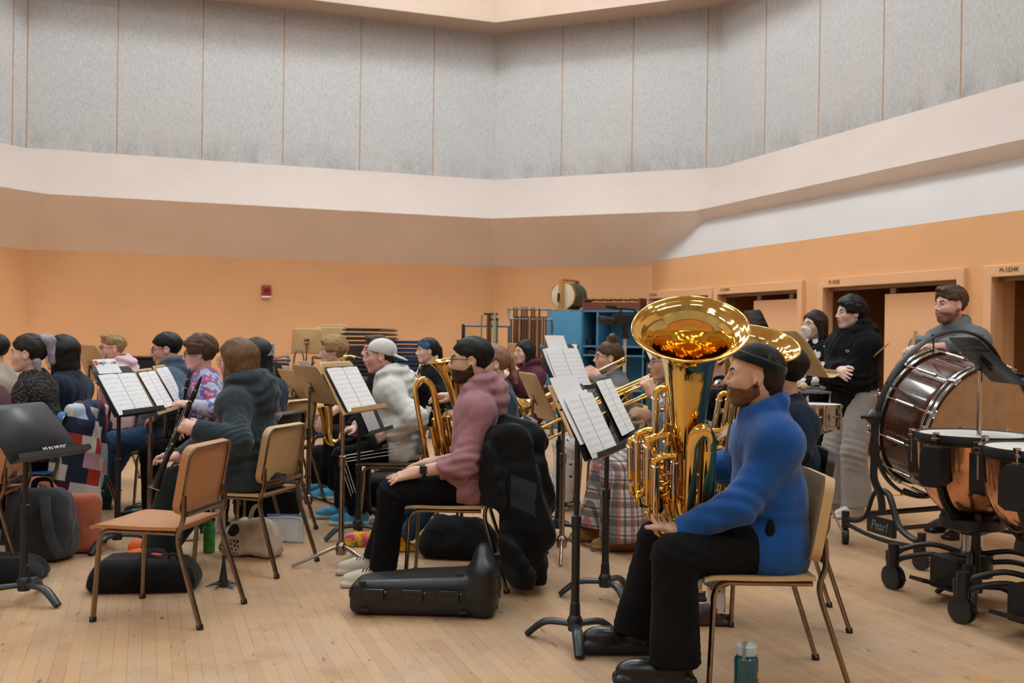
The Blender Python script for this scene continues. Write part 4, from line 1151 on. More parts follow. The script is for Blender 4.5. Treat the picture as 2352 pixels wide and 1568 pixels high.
def euphonium(M, label):
    r = empty('euphonium', (0, 0, 0), 0, label, 'euphonium'); r.matrix_world = M
    H = .62; rb = .145
    b = MB(); hs = np.linspace(0, 1, 40)**1.5; rr = .026 + (rb - .026)*np.exp(-hs*7)*.75 + (rb-.026)*.25*(1-hs)**1.6
    add_bell(b, (0, 0, H), (0, 0, 1), [(-h*.56, q) for h, q in zip(hs, rr)], 64); part('bell', b, M_BRASS, r, True, 80)
    t = MB(); t.tube(crom([(0, 0, H-.555), (0, 0, .03), (.02, 0, -.02), (.06, 0, -.035), (.10, 0, -.02), (.12, 0, .03), (.13, 0, .30), (.135, 0, .44), (.155, 0, .50), (.19, 0, .525), (.225, 0, .50), (.245, 0, .44), (.24, 0, .20), (.225, 0, -.10)], 6), [.027, .026, .024, .021, .019, .017, .015, .013], 18)
    t.tube(crom([(.225, 0, -.10), (.215, 0, -.13), (.19, 0, -.145), (.165, 0, -.13), (.16, 0, -.10), (.175, -.01, .10), (.18, -.012, .22)], 6), .0125, 14)
    part('main_tubing', t, M_BRASS, r, True, 60)
    for i in range(3):
        v = MB(); x = .155 - .040*i; v.bar((x, -.05, .10), (x, -.05, .26), .0165, 16); v.lathe((x, -.05, .255), (0, 0, 1), [(0, .019), (.014, .019), (.018, .011), (.022, .0045), (.06, .0045), (.06, .013), (.066, .013), (.067, .001)], 14)
        v.lathe((x, -.05, .085), (0, 0, 1), [(0, .004), (0, .018), (.016, .018)], 14); part('valve', v, M_BRASS_D, r)
        s = MB(); L_ = (.20, .10, .14)[i]; s.tube(crom([(x, -.066, .17), (x, -.085, .165), (x, -.092, .14), (x, -.092, .17 - L_), (x, -.096, .15 - L_), (x + .012, -.10, .143 - L_), (x + .022, -.096, .15 - L_), (x + .022, -.092, .17 - L_), (x + .022, -.09, .13), (x + .02, -.075, .15)], 5), .0085, 10); part('valve_slide', s, M_BRASS, r, True, 60)
    l = MB(); l.tube(crom([(-.22, -.02, .30), (-.10, -.03, .26), (-.03, -.06, .22), (.06, -.055, .20)], 6), [.005, .006, .007], 10); l.lathe((-.22, -.02, .30), (.95, -.1, -.32), [(-.05, .010), (-.05, .0145), (-.042, .015), (-.02, .011), (0, .006)], 16)
    part('leadpipe', l, M_NICKEL, r, True, 60); return r
def trombone(mouth, aim, label, up=(0, 0, 1), ext=.35, bell_side=1, m=None):
    """mouth: world point of the mouthpiece; aim: direction of the slide; bell runs beside it towards aim"""
    r = empty('trombone', mouth, 0, label, 'trombone'); m = m or M_BRASS
    a = Vector(aim).normalized(); u = Vector(up); u = (u - a*u.dot(a)).normalized(); s = a.cross(u)*bell_side
    P = lambda x, y, z: a*x + s*y + u*z
    sl = MB(); L1 = .70
    sl.bar(P(.05, 0, 0), P(.12 + L1, 0, 0), .0068, 10); sl.bar(P(.10, 0, -.085), P(.12 + L1, 0, -.085), .0068, 10)
    part('inner_slide', sl, M_SILVER, r)
    so = MB(); x0 = .14 + ext; x1 = .14 + ext + L1
    so.tube([P(x0, 0, 0)] + [P(x1 - .0425 + .0425*math.sin(PI*k/14), 0, -.0425 + .0425*math.cos(PI*k/14)) for k in range(15)] + [P(x0, 0, -.085)], .0082, 12)
    so.bar(P(x0 + .03, 0, 0), P(x0 + .03, 0, -.085), .006, 10); part('outer_slide', so, m, r, True, 60)
    mo = MB(); mo.lathe(P(0, 0, 0), a, [(0, .009), (0, .0135), (.006, .0145), (.02, .0125), (.03, .007), (.075, .0055)], 16); part('mouthpiece', mo, M_SILVER, r)
    bl = MB(); xb = .62; yb = .10
    hs = np.linspace(0, 1, 36)**1.6; rr = .0115 + (.105 - .0115)*np.exp(-hs*9)*.8 + (.105-.0115)*.2*(1-hs)**3
    add_bell(bl, P(xb, yb, 0), a, [(-h*.60, q) for h, q in zip(hs, rr)], 48); part('bell', bl, m, r, True, 80)
    tb = MB(); tb.tube(crom([P(.03, yb, 0), P(-.18, yb, 0), P(-.24, yb, 0), P(-.285, yb*.92, 0), P(-.30, yb*.5, -.02), P(-.285, yb*.1, -.04), P(-.24, 0.0, -.05), P(-.18, 0, -.06), P(.05, 0, -.085), P(.10, 0, -.085)], 6), [.0115, .0105, .0095, .009], 14)
    for x in (-.12, .02): tb.bar(P(x, yb, 0), P(x, 0, -.065), .0045, 8)
    part('tuning_bow', tb, m, r, True, 60)
    n_ = MB(); n_.bar(P(-.20, yb, 0), P(-.08, yb, 0), .0125, 12); n_.bar(P(-.20, 0, -.056), P(-.10, 0, -.068), .0105, 12); part('slide_sleeve', n_, M_NICKEL, r)
    return r
def trumpet(mouth, aim, label, m=None, horn=False):
    r = empty('trumpet', mouth, 0, label, 'trumpet'); m = m or M_SILVER
    a = Vector(aim).normalized(); u = (ZV - a*a.z).normalized(); s = a.cross(u); P = lambda x, y, z: a*x + s*y + u*z
    t = MB(); t.bar(P(.08, 0, 0), P(.36, 0, 0), .006, 10); t.tube(crom([P(.36, 0, 0), P(.40, 0, 0), P(.42, 0, -.03), P(.40, 0, -.06), P(.34, 0, -.06), P(.24, 0, -.06)], 6), .0065, 10)
    t.tube(crom([P(.24, 0, -.06), P(.15, .01, -.06), P(.12, .02, -.03), P(.15, .028, 0), P(.26, .028, .0)], 6), .0068, 10); part('tubing', t, m, r, True, 60)
    hs = np.linspace(0, 1, 30)**1.6; R_ = .062 if not horn else .13; rr = .008 + (R_ - .008)*np.exp(-hs*8)*.8 + (R_-.008)*.2*(1-hs)**3
    b = MB(); add_bell(b, P(.50, .028, 0), a, [(-h*.26, q) for h, q in zip(hs, rr)], 40); part('bell', b, m, r, True, 80)
    for i in range(3):
        v = MB(); x = .20 + .025*i; v.bar(P(x, .012, -.09), P(x, .012, .03), .0095, 12); v.bar(P(x, .012, .03), P(x, .012, .055), .003, 8); v.bar(P(x, .012, .055), P(x, .012, .058), .008, 10); part('valve', v, m, r)
    mo = MB(); mo.lathe(P(0, 0, 0), a, [(0, .008), (0, .0125), (.006, .013), (.018, .009), (.03, .005), (.085, .0045)], 14); part('mouthpiece', mo, M_SILVER, r)
    return r
def clarinet(mouth, aim, label, L=.62, group=None):
    r = empty('clarinet', mouth, 0, label, 'clarinet', group); a = Vector(aim).normalized(); P = lambda x: a*x
    b = MB(); b.tube([P(-.005), P(.03), P(.075)], [.0035, .009, .0125], 14); part('mouthpiece', b, M_GRENADILLA, r)
    b = MB(); b.lathe((0, 0, 0), a, [(.075, .0125), (.078, .0145), (.14, .0150), (.142, .0128), (.30, .0138), (.302, .0155), (.315, .0155), (.317, .0140), (L-.13, .0155), (L-.125, .018), (L-.10, .0175), (L-.06, .0205), (L-.02, .029), (L, .036), (L, .030), (L-.05, .012)], 20); part('body', b, M_GRENADILLA, r, True, 50)
    g = MB()
    for x in (.077, .142, .305, L-.128, L-.002): g.lathe((0, 0, 0), a, [(x, .0135 if x < .3 else (.016 if x < L-.05 else .0355)), (x+.0005, .0165 if x < L-.05 else .0375), (x+.006, .0165 if x < L-.05 else .0375), (x+.0065, .0135)], 20)
    part('ring', g, M_CHROME, r, True, 40)
    k = MB(); u = a.orthogonal().normalized(); w = a.cross(u); rn = random.Random(3)
    for i in range(17):
        x = .16 + i*(L-.32)/17; th = rn.choice((0, .9, -.9, 2.2, 3.1)); d = u*math.cos(th) + w*math.sin(th)
        k.bar(P(x) + d*.015, P(x) + d*.021, .0068, 10); k.bar(P(x) + d*.019, P(x + .035) + d*.019, .0022, 6)
    for th in (.5, -.6, 2.6): d = u*math.cos(th) + w*math.sin(th); k.bar(P(.17) + d*.0185, P(L-.16) + d*.0185, .0020, 6)
    part('key', k, M_CHROME, r, True, 40); return r
def saxophone(mouth, aim, label, L=.55, fwd=None):
    """alto/tenor: neck from the mouth, conical body down aim, bow and upturned bell"""
    r = empty('saxophone', mouth, 0, label, 'saxophone'); a = Vector(aim).normalized(); f = Vector(fwd if fwd is not None else (-1, 0, .3)); n = (f - a*f.dot(a)).normalized()
    q0 = n*.17 - a*.02; P = lambda x, y: q0 + a*x + n*y
    m = MB(); m.tube([Vector((0, 0, 0)), n*.04 - a*.006, n*.085 - a*.014], [.004, .011, .0135], 12); part('mouthpiece', m, M_GRENADILLA, r)
    nk = MB(); nk.tube(crom([n*.07 - a*.012, n*.12 - a*.024, n*.155 - a*.018, P(.0, 0), P(.04, 0)], 6), [.0085, .010, .0115, .012], 12); nk.lathe(n*.078 - a*.0135, n - a*.15, [(0, .0145), (.012, .0145)], 12, True, True); part('neck', nk, M_BRASS, r, True, 60)
    b = MB(); b.tube(crom([P(.04, 0), P(L*.5, 0), P(L, 0), P(L + .05, .01), P(L + .085, .045), P(L + .08, .085), P(L + .04, .11), P(L - .1, .125), P(L - .2, .145)], 6), [.012, .018, .027, .031, .034, .036, .040, .048, .062], 22, cap=False); part('body', b, M_BRASS, r, True, 60)
    k = MB(); s = a.cross(n)
    for i in range(12):
        x = .08 + i*(L-.14)/12; k.lathe(P(x, 0) + s*(.014 + .012*x/L), s, [(0, .012), (.004, .013), (.006, .011)], 14, False, True); k.bar(P(x, .012) + s*.018, P(x + .05, .014) + s*.018, .003, 6)
    for y in (-.006, .02): k.bar(P(.06, y) + s*.024, P(L-.04, y) + s*.032, .003, 6)
    part('key', k, M_BRASS_D, r, True, 40); return r
# ---------------------------------------------------------------- percussion
M_ROSE, t = newmat('rosewood_shell'); v = t.obj()
g_ = t.noise(t.vscale(v, (14, 14, 1.5)), 3.2, 5, .65); t.l(t.ramp(g_, [(.3, lin('#2a120b')), (.55, lin('#4d2113')), (.75, lin('#6b3420'))]), t.b.inputs['Base Color'])
t.b.inputs['Roughness'].default_value = .22; t.b.inputs['Coat Weight'].default_value = .7; t.b.inputs['Coat Roughness'].default_value = .06
M_CALF = mat('fibre_drum_head', '#b3926e', .7, var=.13, vscale=14)
M_HEADW = mat('white_drum_head', '#dcd9d2', .5, var=.02)
M_COPPER = mat('polished_copper', '#d9a078', .14, 1., var=.10, vscale=4)
M_BLUEP = mat('blue_cabinet_paint', '#3f81a3', .5, var=.06)
M_WOODF = mat('honey_wood', '#b5813f', .5, var=.15, vscale=9)
M_WOODR = mat('dark_red_wood', '#6a3c24', .45, var=.2, vscale=9)
M_GREEN = mat('dark_green_shell', '#234a3a', .35, var=.1)
M_TUBE = mat('brushed_chime_brass', '#8d7565', .28, .9, var=.08)
M_STEEL = mat('grey_steel', '#76797d', .4, .7)
M_RED = mat('red_grip', '#b5322a', .5)
M_DARK = mat('near_black', '#0d0d0e', .55)
def axes(n, upv=(0, 0, 1)):
    Z = Vector(n).normalized(); Y = Vector(upv); Y = (Y - Z*Y.dot(Z)).normalized(); X = Y.cross(Z); return X, Y, Z
def text(body, size, M, m, parent=None, name='lettering', ext=.0006, align='CENTER', shear=0.):
    cu = bpy.data.curves.new(name, 'FONT'); cu.body = body; cu.size = size; cu.align_x = align; cu.align_y = 'CENTER'; cu.extrude = ext; cu.shear = shear; cu.materials.append(m)
    o = to_mesh(name, cu)
    if parent is not None: o.parent = parent; o.matrix_parent_inverse = Matrix()
    o.matrix_local = M; return o
def frame4(X, Y, Z, p): return Matrix(((X.x, Y.x, Z.x, p.x), (X.y, Y.y, Z.y, p.y), (X.z, Y.z, Z.z, p.z), (0, 0, 0, 1)))
def caster(name, p, yaw, par, r=.055, w=.022, m=None, twin=False):
    g = MB(); d = Vector((math.cos(yaw), math.sin(yaw), 0)); s = Vector((-d.y, d.x, 0)); c = Vector(p)
    for off in ((-.02, .02) if twin else (0,)):
        a = c + s*off; hw = w*(.55 if twin else 1); g.lathe(a - s*hw, s, [(0, r*.3), (0, r*.86), (hw*.3, r), (hw*1.7, r), (hw*2, r*.86), (hw*2, r*.3)], 24, True, True)
    g.tube(crom([c + ZV*(r + .03) + d*-.03, c + ZV*r*.6 - d*.03, c], 4), [.02, .016, .012], 10); g.bar(c + ZV*(r + .02) - d*.03, c + ZV*(r + .075) - d*.03, .022, 14)
    g.tube([c + d*r*.9 + ZV*.012, c + d*r*1.35 + ZV*.008], [.012, .010], 8, sx=1.6, sy=.5)
    return part(name, g, m or M_BLKG, par)
def bass_drum():
    n = Vector((.42, -.88, -.22)).normalized(); X, Y, Z = axes(n)
    C = Vector((2.885, 6.84, .815)); RC = Vector((2.82, 6.84, .885)); base = Vector((2.85, 6.84, 0)); R_ = .457; HW = .215
    r = empty('bass_drum', base, 0, 'big concert bass drum with rosewood shell hung in a black ring on a wheeled stand', 'bass drum'); c = C - base; rc = RC - base
    m = MB(); m.lathe(c, Z, [(-HW, R_-.012), (HW, R_-.012)], 96); part('shell', m, M_ROSE, r, True, 60)
    h = MB()
    for sg in (1, -1): h.lathe(c, Z, [(sg*(HW - .055), R_ - .012), (sg*(HW - .055), R_ + .004), (sg*(HW - .02), R_ + .004), (sg*(HW - .02), R_ + .010), (sg*(HW + .008), R_ + .010), (sg*(HW + .008), R_ - .014), (sg*HW, R_ - .014)], 96)
    part('hoop', h, M_BLK, r, True, 40)
    h = MB()
    for sg in (1, -1):
        for (o, rr) in ((.053, R_+.005), (.040, R_+.006), (.007, R_+.0115), (-.004, R_+.0115)):
            h.tube([c + Z*sg*(HW - o) + (X*math.cos(a) + Y*math.sin(a))*rr for a in [2*PI*k/96 for k in range(96)]], .0045, 6, closed=True)
    part('hoop_trim', h, M_CHROME, r)
    for sg, nm in ((1, 'drum_head'), (-1, 'drum_head')):
        h = MB(); h.lathe(c + Z*sg*(HW - .004), Z*sg, [(0, R_ - .006), (.004, R_*.9), (.006, .001)], 64); part(nm, h, M_CALF, r)
    for k in range(12):
        a = 2*PI*(k + .35)/12; d = X*math.cos(a) + Y*math.sin(a); q = c + d*(R_ + .020)
        g = MB(); g.bar(q - Z*(HW + .02), q + Z*(HW + .02), .0045, 8); g.bar(q - Z*.075, q + Z*.075, .0115, 10); g.bar(q - Z*.015, q + Z*.015, .0075)
        for sg in (1, -1):
            g.box(q + Z*sg*(HW - .012), (.010, .010, .026), Matrix((tuple(d), tuple(Z.cross(d)), tuple(Z))).transposed(), .004)
            e = q + Z*sg*(HW + .03); w = Z.cross(d); g.bar(e - w*.022, e + w*.022, .005, 8); g.ball(e - w*.022, .0075, 8); g.ball(e + w*.022, .0075, 8)
        part('tension_rod', g, M_CHROME, r)
    RR_ = .565
    g = MB(); g.tube([rc + (X*math.cos(a) + Y*math.sin(a))*RR_ for a in [2*PI*k/96 for k in range(96)]], .016, 10, closed=True, sx=.75, sy=1.5, up=Z); part('suspension_ring', g, M_BLK, r)
    for k in range(8):
        a = 2*PI*(k + .5)/8; d = X*math.cos(a) + Y*math.sin(a)
        g = MB(); p0 = rc + d*RR_; p1 = c + d*(R_ + .015) + Z*.10*(1 if k % 2 else -1); g.bar(p0 + d*.02, p0 - d*.03, .006, 8); g.tube([p0 - d*.02, (p0+p1)/2 + Z*.01, p1], .008, 8, sx=1.6, sy=.5); part('strap', g, M_BLK, r)
    W_ = X
    for sg in (-1, 1):
        top = rc + W_*sg*(RR_ + .015); fd = Vector((.26, -.966, 0))
        g = MB(); g.lathe(top - W_*sg*.01, W_*sg, [(0, .045), (.035, .048), (.06, .03), (.085, .012), (.12, .010)], 20, True, True)
        t_ = Vector((top.x, top.y, 0)); inn = -W_*sg; inn.z = 0
        g.tube(crom([t_ + ZV*(top.z + .02), t_ + ZV*.62, t_ + ZV*.50, t_ + inn*.05 + ZV*.40, t_ + inn*.07 + ZV*.33, t_ + inn*.07 + ZV*.27], 5), .024, 14)
        g.lathe(t_ + ZV*.66, ZV, [(0, .026), (0, .033), (.05, .033), (.05, .026)], 16); part('upright', g, M_BLK, r)
        b = t_ + inn*.07
        f = MB()
        f.tube(crom([b - fd*.40 + ZV*.17, b - fd*.27 + ZV*.18, b - fd*.17 + ZV*.23, b - fd*.10 + ZV*.36, b - fd*.05 + ZV*.41, b + fd*.05 + ZV*.41, b + fd*.10 + ZV*.36, b + fd*.17 + ZV*.23, b + fd*.27 + ZV*.18, b + fd*.40 + ZV*.16], 5), .017, 10, sx=1.2, sy=.8)
        f.tube(crom([b - fd*.40 + ZV*.14, b - fd*.2 + ZV*.115, b + ZV*.105, b + fd*.2 + ZV*.115, b + fd*.40 + ZV*.135], 5), .014, 10)
        pn = Vector((fd.y, -fd.x, 0)); f.box(b + ZV*.19, (.14, .016, .055), Matrix(((fd.x, pn.x, 0), (fd.y, pn.y, 0), (0, 0, 1))), .01)
        for e in (-1, 1): f.bar(b + fd*e*.40 + ZV*.11, b + fd*e*.40 + ZV*.22, .026, 14)
        part('side_frame', f, M_BLK, r)
        for e in (-1, 1): caster('caster', b + fd*e*.40 + ZV*.052 - Vector((0, 0, 0)), math.atan2(fd.y, fd.x) + .5*e, r, .052)
        if sg == -1:
            nn = Vector((fd.y, -fd.x, 0)).normalized(); xx = ZV.cross(nn)
            text('Pearl', .085, frame4(xx, ZV, nn, b + ZV*.192 + nn*.019), mat('silver_lettering', '#8d9299', .4, .3), r, shear=.25)
    g = MB(); a0 = Vector((rc.x, rc.y, 0)) - Vector((W_.x, W_.y, 0))*.52; a1 = Vector((rc.x, rc.y, 0)) + Vector((W_.x, W_.y, 0))*.52; fd = Vector((.26, -.966, 0))
    g.bar(a0 + fd*.1 + ZV*.19, a1 + fd*.1 + ZV*.19, .014, 10); g.bar(a0 - fd*.12 + ZV*.25, a1 - fd*.12 + ZV*.25, .018, 10); part('cross_tube', g, M_BLK, r)
bass_drum()
def timpani(x, y, zr, R_, label, face):
    r = empty('timpani', (x, y, 0), math.radians(face), label, 'timpani', None)
    b = MB(); pr = [(zr - .045, R_*.965), (zr - .13, R_*.95)] + [(zr - .13 - (zr - .13 - .43)*math.sin(k*PI/32), R_*.95*math.cos(k*PI/32)**.8) for k in range(1, 17)]
    b.lathe((0, 0, 0), ZV, pr, 72); part('bowl', b, M_COPPER, r, True, 60)
    h = MB(); h.lathe((0, 0, 0), ZV, [(zr, R_*.93), (zr + .002, R_*.3), (zr + .002, .001)], 64); part('drum_head', h, M_HEADW, r)
    h = MB(); h.lathe((0, 0, 0), ZV, [(zr - .002, R_*.93), (zr + .004, R_*.95), (zr + .006, R_*1.02), (zr - .012, R_*1.035), (zr - .030, R_*1.03), (zr - .034, R_*.97), (zr - .05, R_*.965)], 72); part('counter_hoop', h, M_BLK, r, True, 40)
    for k in range(8):
        a = 2*PI*k/8 + .2; d = Vector((math.cos(a), math.sin(a), 0)); g = MB(); g.bar(d*R_*1.06 + ZV*(zr - .16), d*R_*1.06 + ZV*(zr + .012), .005, 8); g.box(d*R_*1.06 + ZV*(zr + .010), (.013, .013, .010), None, .003); g.box(d*R_*1.04 + ZV*(zr - .015), (.02, .02, .008), None, .003); part('tension_rod', g, M_CHROME, r)
    for k in range(4):
        a = 2*PI*k/4 + .2; d = Vector((math.cos(a), math.sin(a), 0)); s = Vector((-d.y, d.x, 0)); g = MB()
        g.prism([(-.062, -.04), (-.062, .10), (-.03, .145), (.062, .145), (.062, -.04), (.03, -.062), (-.03, -.062)], .085, d*(R_*.94) + ZV*(zr - .20), (s, ZV, d)); part('strut_box', g, M_BLK, r, False)
        g = MB(); g.tube(crom([d*R_*.97 + ZV*(zr - .25), d*R_*.80 + ZV*.52, d*R_*.42 + ZV*.40, d*.07 + ZV*.36], 5), .016, 10); part('strut', g, M_BLK, r)
    c = MB(); c.lathe((0, 0, 0), ZV, [(.43, .16), (.38, .17), (.36, .10), (.34, .06)], 24, True); c.bar((0, 0, .12), (0, 0, .24), .11, 24); part('base_hub', c, M_BLK, r)
    c = MB(); c.bar((0, 0, .20), (0, 0, .37), .058, 24); part('post', c, M_CHROME, r)
    for k in range(4):
        a = 2*PI*k/4 + .78; d = Vector((math.cos(a), math.sin(a), 0)); g = MB()
        g.tube(crom([d*.06 + ZV*.24, d*.2 + ZV*.265, d*.33 + ZV*.23, d*.38 + ZV*.19], 5), .014, 10); g.tube(crom([d*.06 + ZV*.19, d*.2 + ZV*.21, d*.33 + ZV*.18, d*.38 + ZV*.15], 5), .014, 10); g.bar(d*.39 + ZV*.12, d*.39 + ZV*.25, .030, 18)
        part('leg', g, M_BLK, r); caster('caster', d*.39 + Vector((0, 0, .066)), a + .8*k, r, .066, .016, None, True)
    g = MB(); g.prism([(-.07, 0), (.07, 0), (.05, .26), (-.05, .26)], .02, (.12, 0, .05), (Vector((0, 1, 0)), Vector((.94, 0, .25)), Vector((-.25, 0, .94)))); g.box((.1, 0, .14), (.09, .10, .09), None, .02); part('pedal', g, M_BLK, r)
timpani(2.47, 5.58, .874, .29, 'copper timpani with white head behind the black music stand, the whole rim nearly in view', 200)
timpani(2.57, 4.93, .868, .325, 'copper timpani nearest the right edge, cut off by the picture edge', 205)
def snare():
    x, y, z = 2.14, 7.35, .915
    r = empty('snare_drum', (x, y, 0), 0, 'chrome snare drum on a stand between the navy shirt player and the standing percussionists', 'snare drum')
    R_ = .178; s = MB(); s.lathe((0, 0, 0), ZV, [(z - .15, R_ - .006), (z - .083, R_ - .006), (z - .079, R_ - .001), (z - .075, R_ - .006), (z - .01, R_ - .006)], 48); part('shell', s, M_CHROME, r, True, 50)
    h = MB()
    for zz in (z - .008, z - .155): h.lathe((0, 0, 0), ZV, [(zz - .012, R_ - .002), (zz - .012, R_ + .008), (zz + .010, R_ + .006), (zz + .012, R_)], 48)
    part('hoop', h, M_CHROME, r, True, 40)
    h = MB(); h.lathe((0, 0, 0), ZV, [(z, R_), (z + .001, .001)], 40); part('drum_head', h, M_HEADW, r)
    for k in range(10):
        a = 2*PI*k/10; d = Vector((math.cos(a), math.sin(a), 0)); g = MB(); g.bar(d*(R_+.006) + ZV*(z - .165), d*(R_+.006) + ZV*(z + .002), .0032, 8); g.bar(d*(R_+.004) + ZV*(z - .10), d*(R_+.004) + ZV*(z - .06), .009, 8); part('tension_rod', g, M_CHROME, r)
    g = MB(); g.bar((0, 0, .25), (0, 0, z - .22), .011, 10)
    for k in range(3):
        a = 2*PI*k/3 + .5; d = Vector((math.cos(a), math.sin(a), 0)); g.bar((0, 0, z - .22), d*R_*1.02 + ZV*(z - .19), .008, 8); g.bar(d*R_*1.02 + ZV*(z - .19), d*(R_*1.05) + ZV*(z - .13), .010, 8); g.bar(ZV*.42, d*.27 + ZV*.012, .008, 8); g.bar(ZV*.25, d*.14 + ZV*.22, .006, 8)
    part('stand', g, M_CHROME, r)
    o = MB(); R3_ = empty('trap_tray', (2.10, 7.72, 0), 0, 'grey percussion tray on a post beyond the snare drum', 'tray'); o.box((0, 0, .985), (.22, .16, .008), None, .004); o.box((0, .155, 1.0), (.22, .005, .015)); o.bar((0, 0, 0.02), (0, 0, .98), .012)
    for k in range(3): a = 2*PI*k/3; o.bar((0, 0, .2), (.25*math.cos(a), .25*math.sin(a), .01), .009, 8)
    part('tray', o, M_STEEL, R3_)
    wb = MB()
    for k in range(3): wb.ball((0, 0, .0), .001, 4)
    for k in range(3):
        q = empty('wood_block', (2.0 + .07*k, 7.66, .993), .3*k, 'pale temple block on the grey tray, %s of a row of three' % ('left one', 'middle one', 'right one')[k], 'temple block', 'temple blocks on the tray')
        w = MB(); w.ball((0, 0, .032), .034, 14, (1, .9, .93)); w.box((.02, -.025, .03), (.016, .01, .004)); part('block', w, mat('pale_wood', '#d9c08d', .5), q)
snare()
# ---------------------------------------------------------------- back of the hall
mB = (CR - C1).normalized(); nB = Vector((mB.y, -mB.x, 0))
if nB.y > 0: nB = -nB
RB = Matrix(((mB.x, -nB.x, 0), (mB.y, -nB.y, 0), (0, 0, 1)))      # x along the back wall, y away from the room
def cabinet():
    p0 = W(1257, 712, 15.6); base = Vector((p0.x, p0.y, 0)); H = p0.z; r = empty('cabinet', base, math.atan2(mB.y, mB.x), 'blue painted storage cabinet with open shelves against the back wall', 'cabinet')
    L_ = 1.52; D = .55; s = MB()
    for x in (.015, .56, .80, L_-.015): s.box((x, D/2, H/2), (.015, D/2, H/2))
    s.box((L_/2, D/2, H - .012), (L_/2, D/2, .012)); s.box((L_/2, D - .01, H/2), (L_/2, .01, H/2)); s.box((L_/2, D/2, .05), (L_/2, D/2, .05))
    for z in (1.10, 1.23, .6): s.box((L_*.68, D/2, z), (L_*.31, D/2, .012))
    part('carcass', s, M_BLUEP, r, False)
    d = MB(); d.box((.285, -.012, H/2), (.275, .012, H/2 - .02), None, .004); dr = part('door', d, M_BLUEP, r); h = MB(); h.tube(crom([(.52, -.02, 1.15), (.52, -.045, 1.17), (.52, -.045, 1.23), (.52, -.02, 1.25)], 4), .008, 8); part('handle', h, M_DARK, dr); h = MB(); h.box((.44, -.026, 1.20), (.055, .002, .055)); part('paper_label', h, M_PAPERW, dr)
    for k, (x, z, w, hh) in enumerate(((.65, 1.112, .05, .07), (.73, 1.112, .03, .05), (.62, 1.242, .04, .10), (.92, 1.242, .09, .05), (1.1, 1.112, .10, .06))):
        q = empty('box', base + mB*x - nB*.2 + ZV*z, math.atan2(mB.y, mB.x), 'small dark box on the blue cabinet shelves, %s' % ('far left on the lower shelf', 'second on the lower shelf', 'left on the upper shelf', 'right on the upper shelf', 'right on the lower shelf')[k], 'box'); b = MB(); b.box((0, 0, hh/2), (w, .08, hh/2), None, .008); part('body', b, (M_WOODR, M_STEEL, M_DARK, M_WOODR, M_DARK)[k], q)
    return base, H
cb, cH = cabinet()
def drum_on_cabinet():
    c0 = W(1293, 671, 15.75); zc = cH + .20; n = (Vector((-.50, -.86, 0))).normalized(); X, Y, Z = axes(n)
    base = Vector((c0.x, c0.y, cH)); r = empty('bass_drum', base, 0, 'green shelled drum in a wooden frame on top of the blue cabinet', 'drum'); c = Vector((0, 0, .225)); R_ = .20
    s = MB(); s.lathe(c, Z, [(-.42, R_), (0, R_)], 40); part('shell', s, M_GREEN, r, True, 60); h = MB(); h.lathe(c, Z, [(.002, R_), (.006, R_*.9), (.007, .001)], 40); part('drum_head', h, mat('cream_drum_head', '#d9c3a3', .6), r)
    h = MB()
    for k in range(10):
        a = 2*PI*k/10; d = X*math.cos(a) + Y*math.sin(a); h.bar(c + d*(R_+.008) - Z*.05, c + d*(R_+.008) + Z*.012, .008, 8)
    h.lathe(c, Z, [(-.03, R_), (-.03, R_ + .006), (.006, R_ + .006), (.006, R_ - .004)], 40); part('hoop', h, M_WOODF, r)
    f = MB(); RM = Matrix((tuple(X), tuple(Y), tuple(Z))).transposed(); f.box(Vector((0, 0, .235)) + Z*.06, (.034, .24, .018), RM, .004); f.box(Vector((0, 0, .235)) - Z*.48, (.034, .24, .018), RM, .004); f.box(Vector((0, 0, .465)) - Z*.21, (.03, .012, .28), RM, .004); f.box(Vector((0, 0, .012)) - Z*.21, (.13, .012, .29), RM, .004); part('frame', f, M_WOODF, r, False)
    f = MB(); f.bar(Vector((-.03, 0, .13)) + Z*.085, Vector((-.025, 0, .26)) + Z*.085, .016, 10); part('beater_clip', f, M_DARK, r)
    r = empty('xylophone', Vector((0, 0, 0)), math.atan2(mB.y, mB.x), 'old wooden bar instrument lying on top of the blue cabinet', 'xylophone'); r.location = cb + mB*.98 - nB*.22 + ZV*cH
    b = MB(); b.box((0, -.14, .06), (.44, .012, .06)); b.box((0, .14, .06), (.44, .012, .06)); b.box((-.43, 0, .09), (.015, .15, .09)); b.box((.43, 0, .09), (.015, .15, .09)); part('frame', b, M_WOODR, r, False)
    for k in range(12): b = MB(); b.box((-.39 + .071*k, 0, .155 + .012*(k % 2)), (.027, .17 - .004*k, .012), None, .004); part('bar', b, M_WOODF if k % 2 else M_WOODR, r)
drum_on_cabinet()
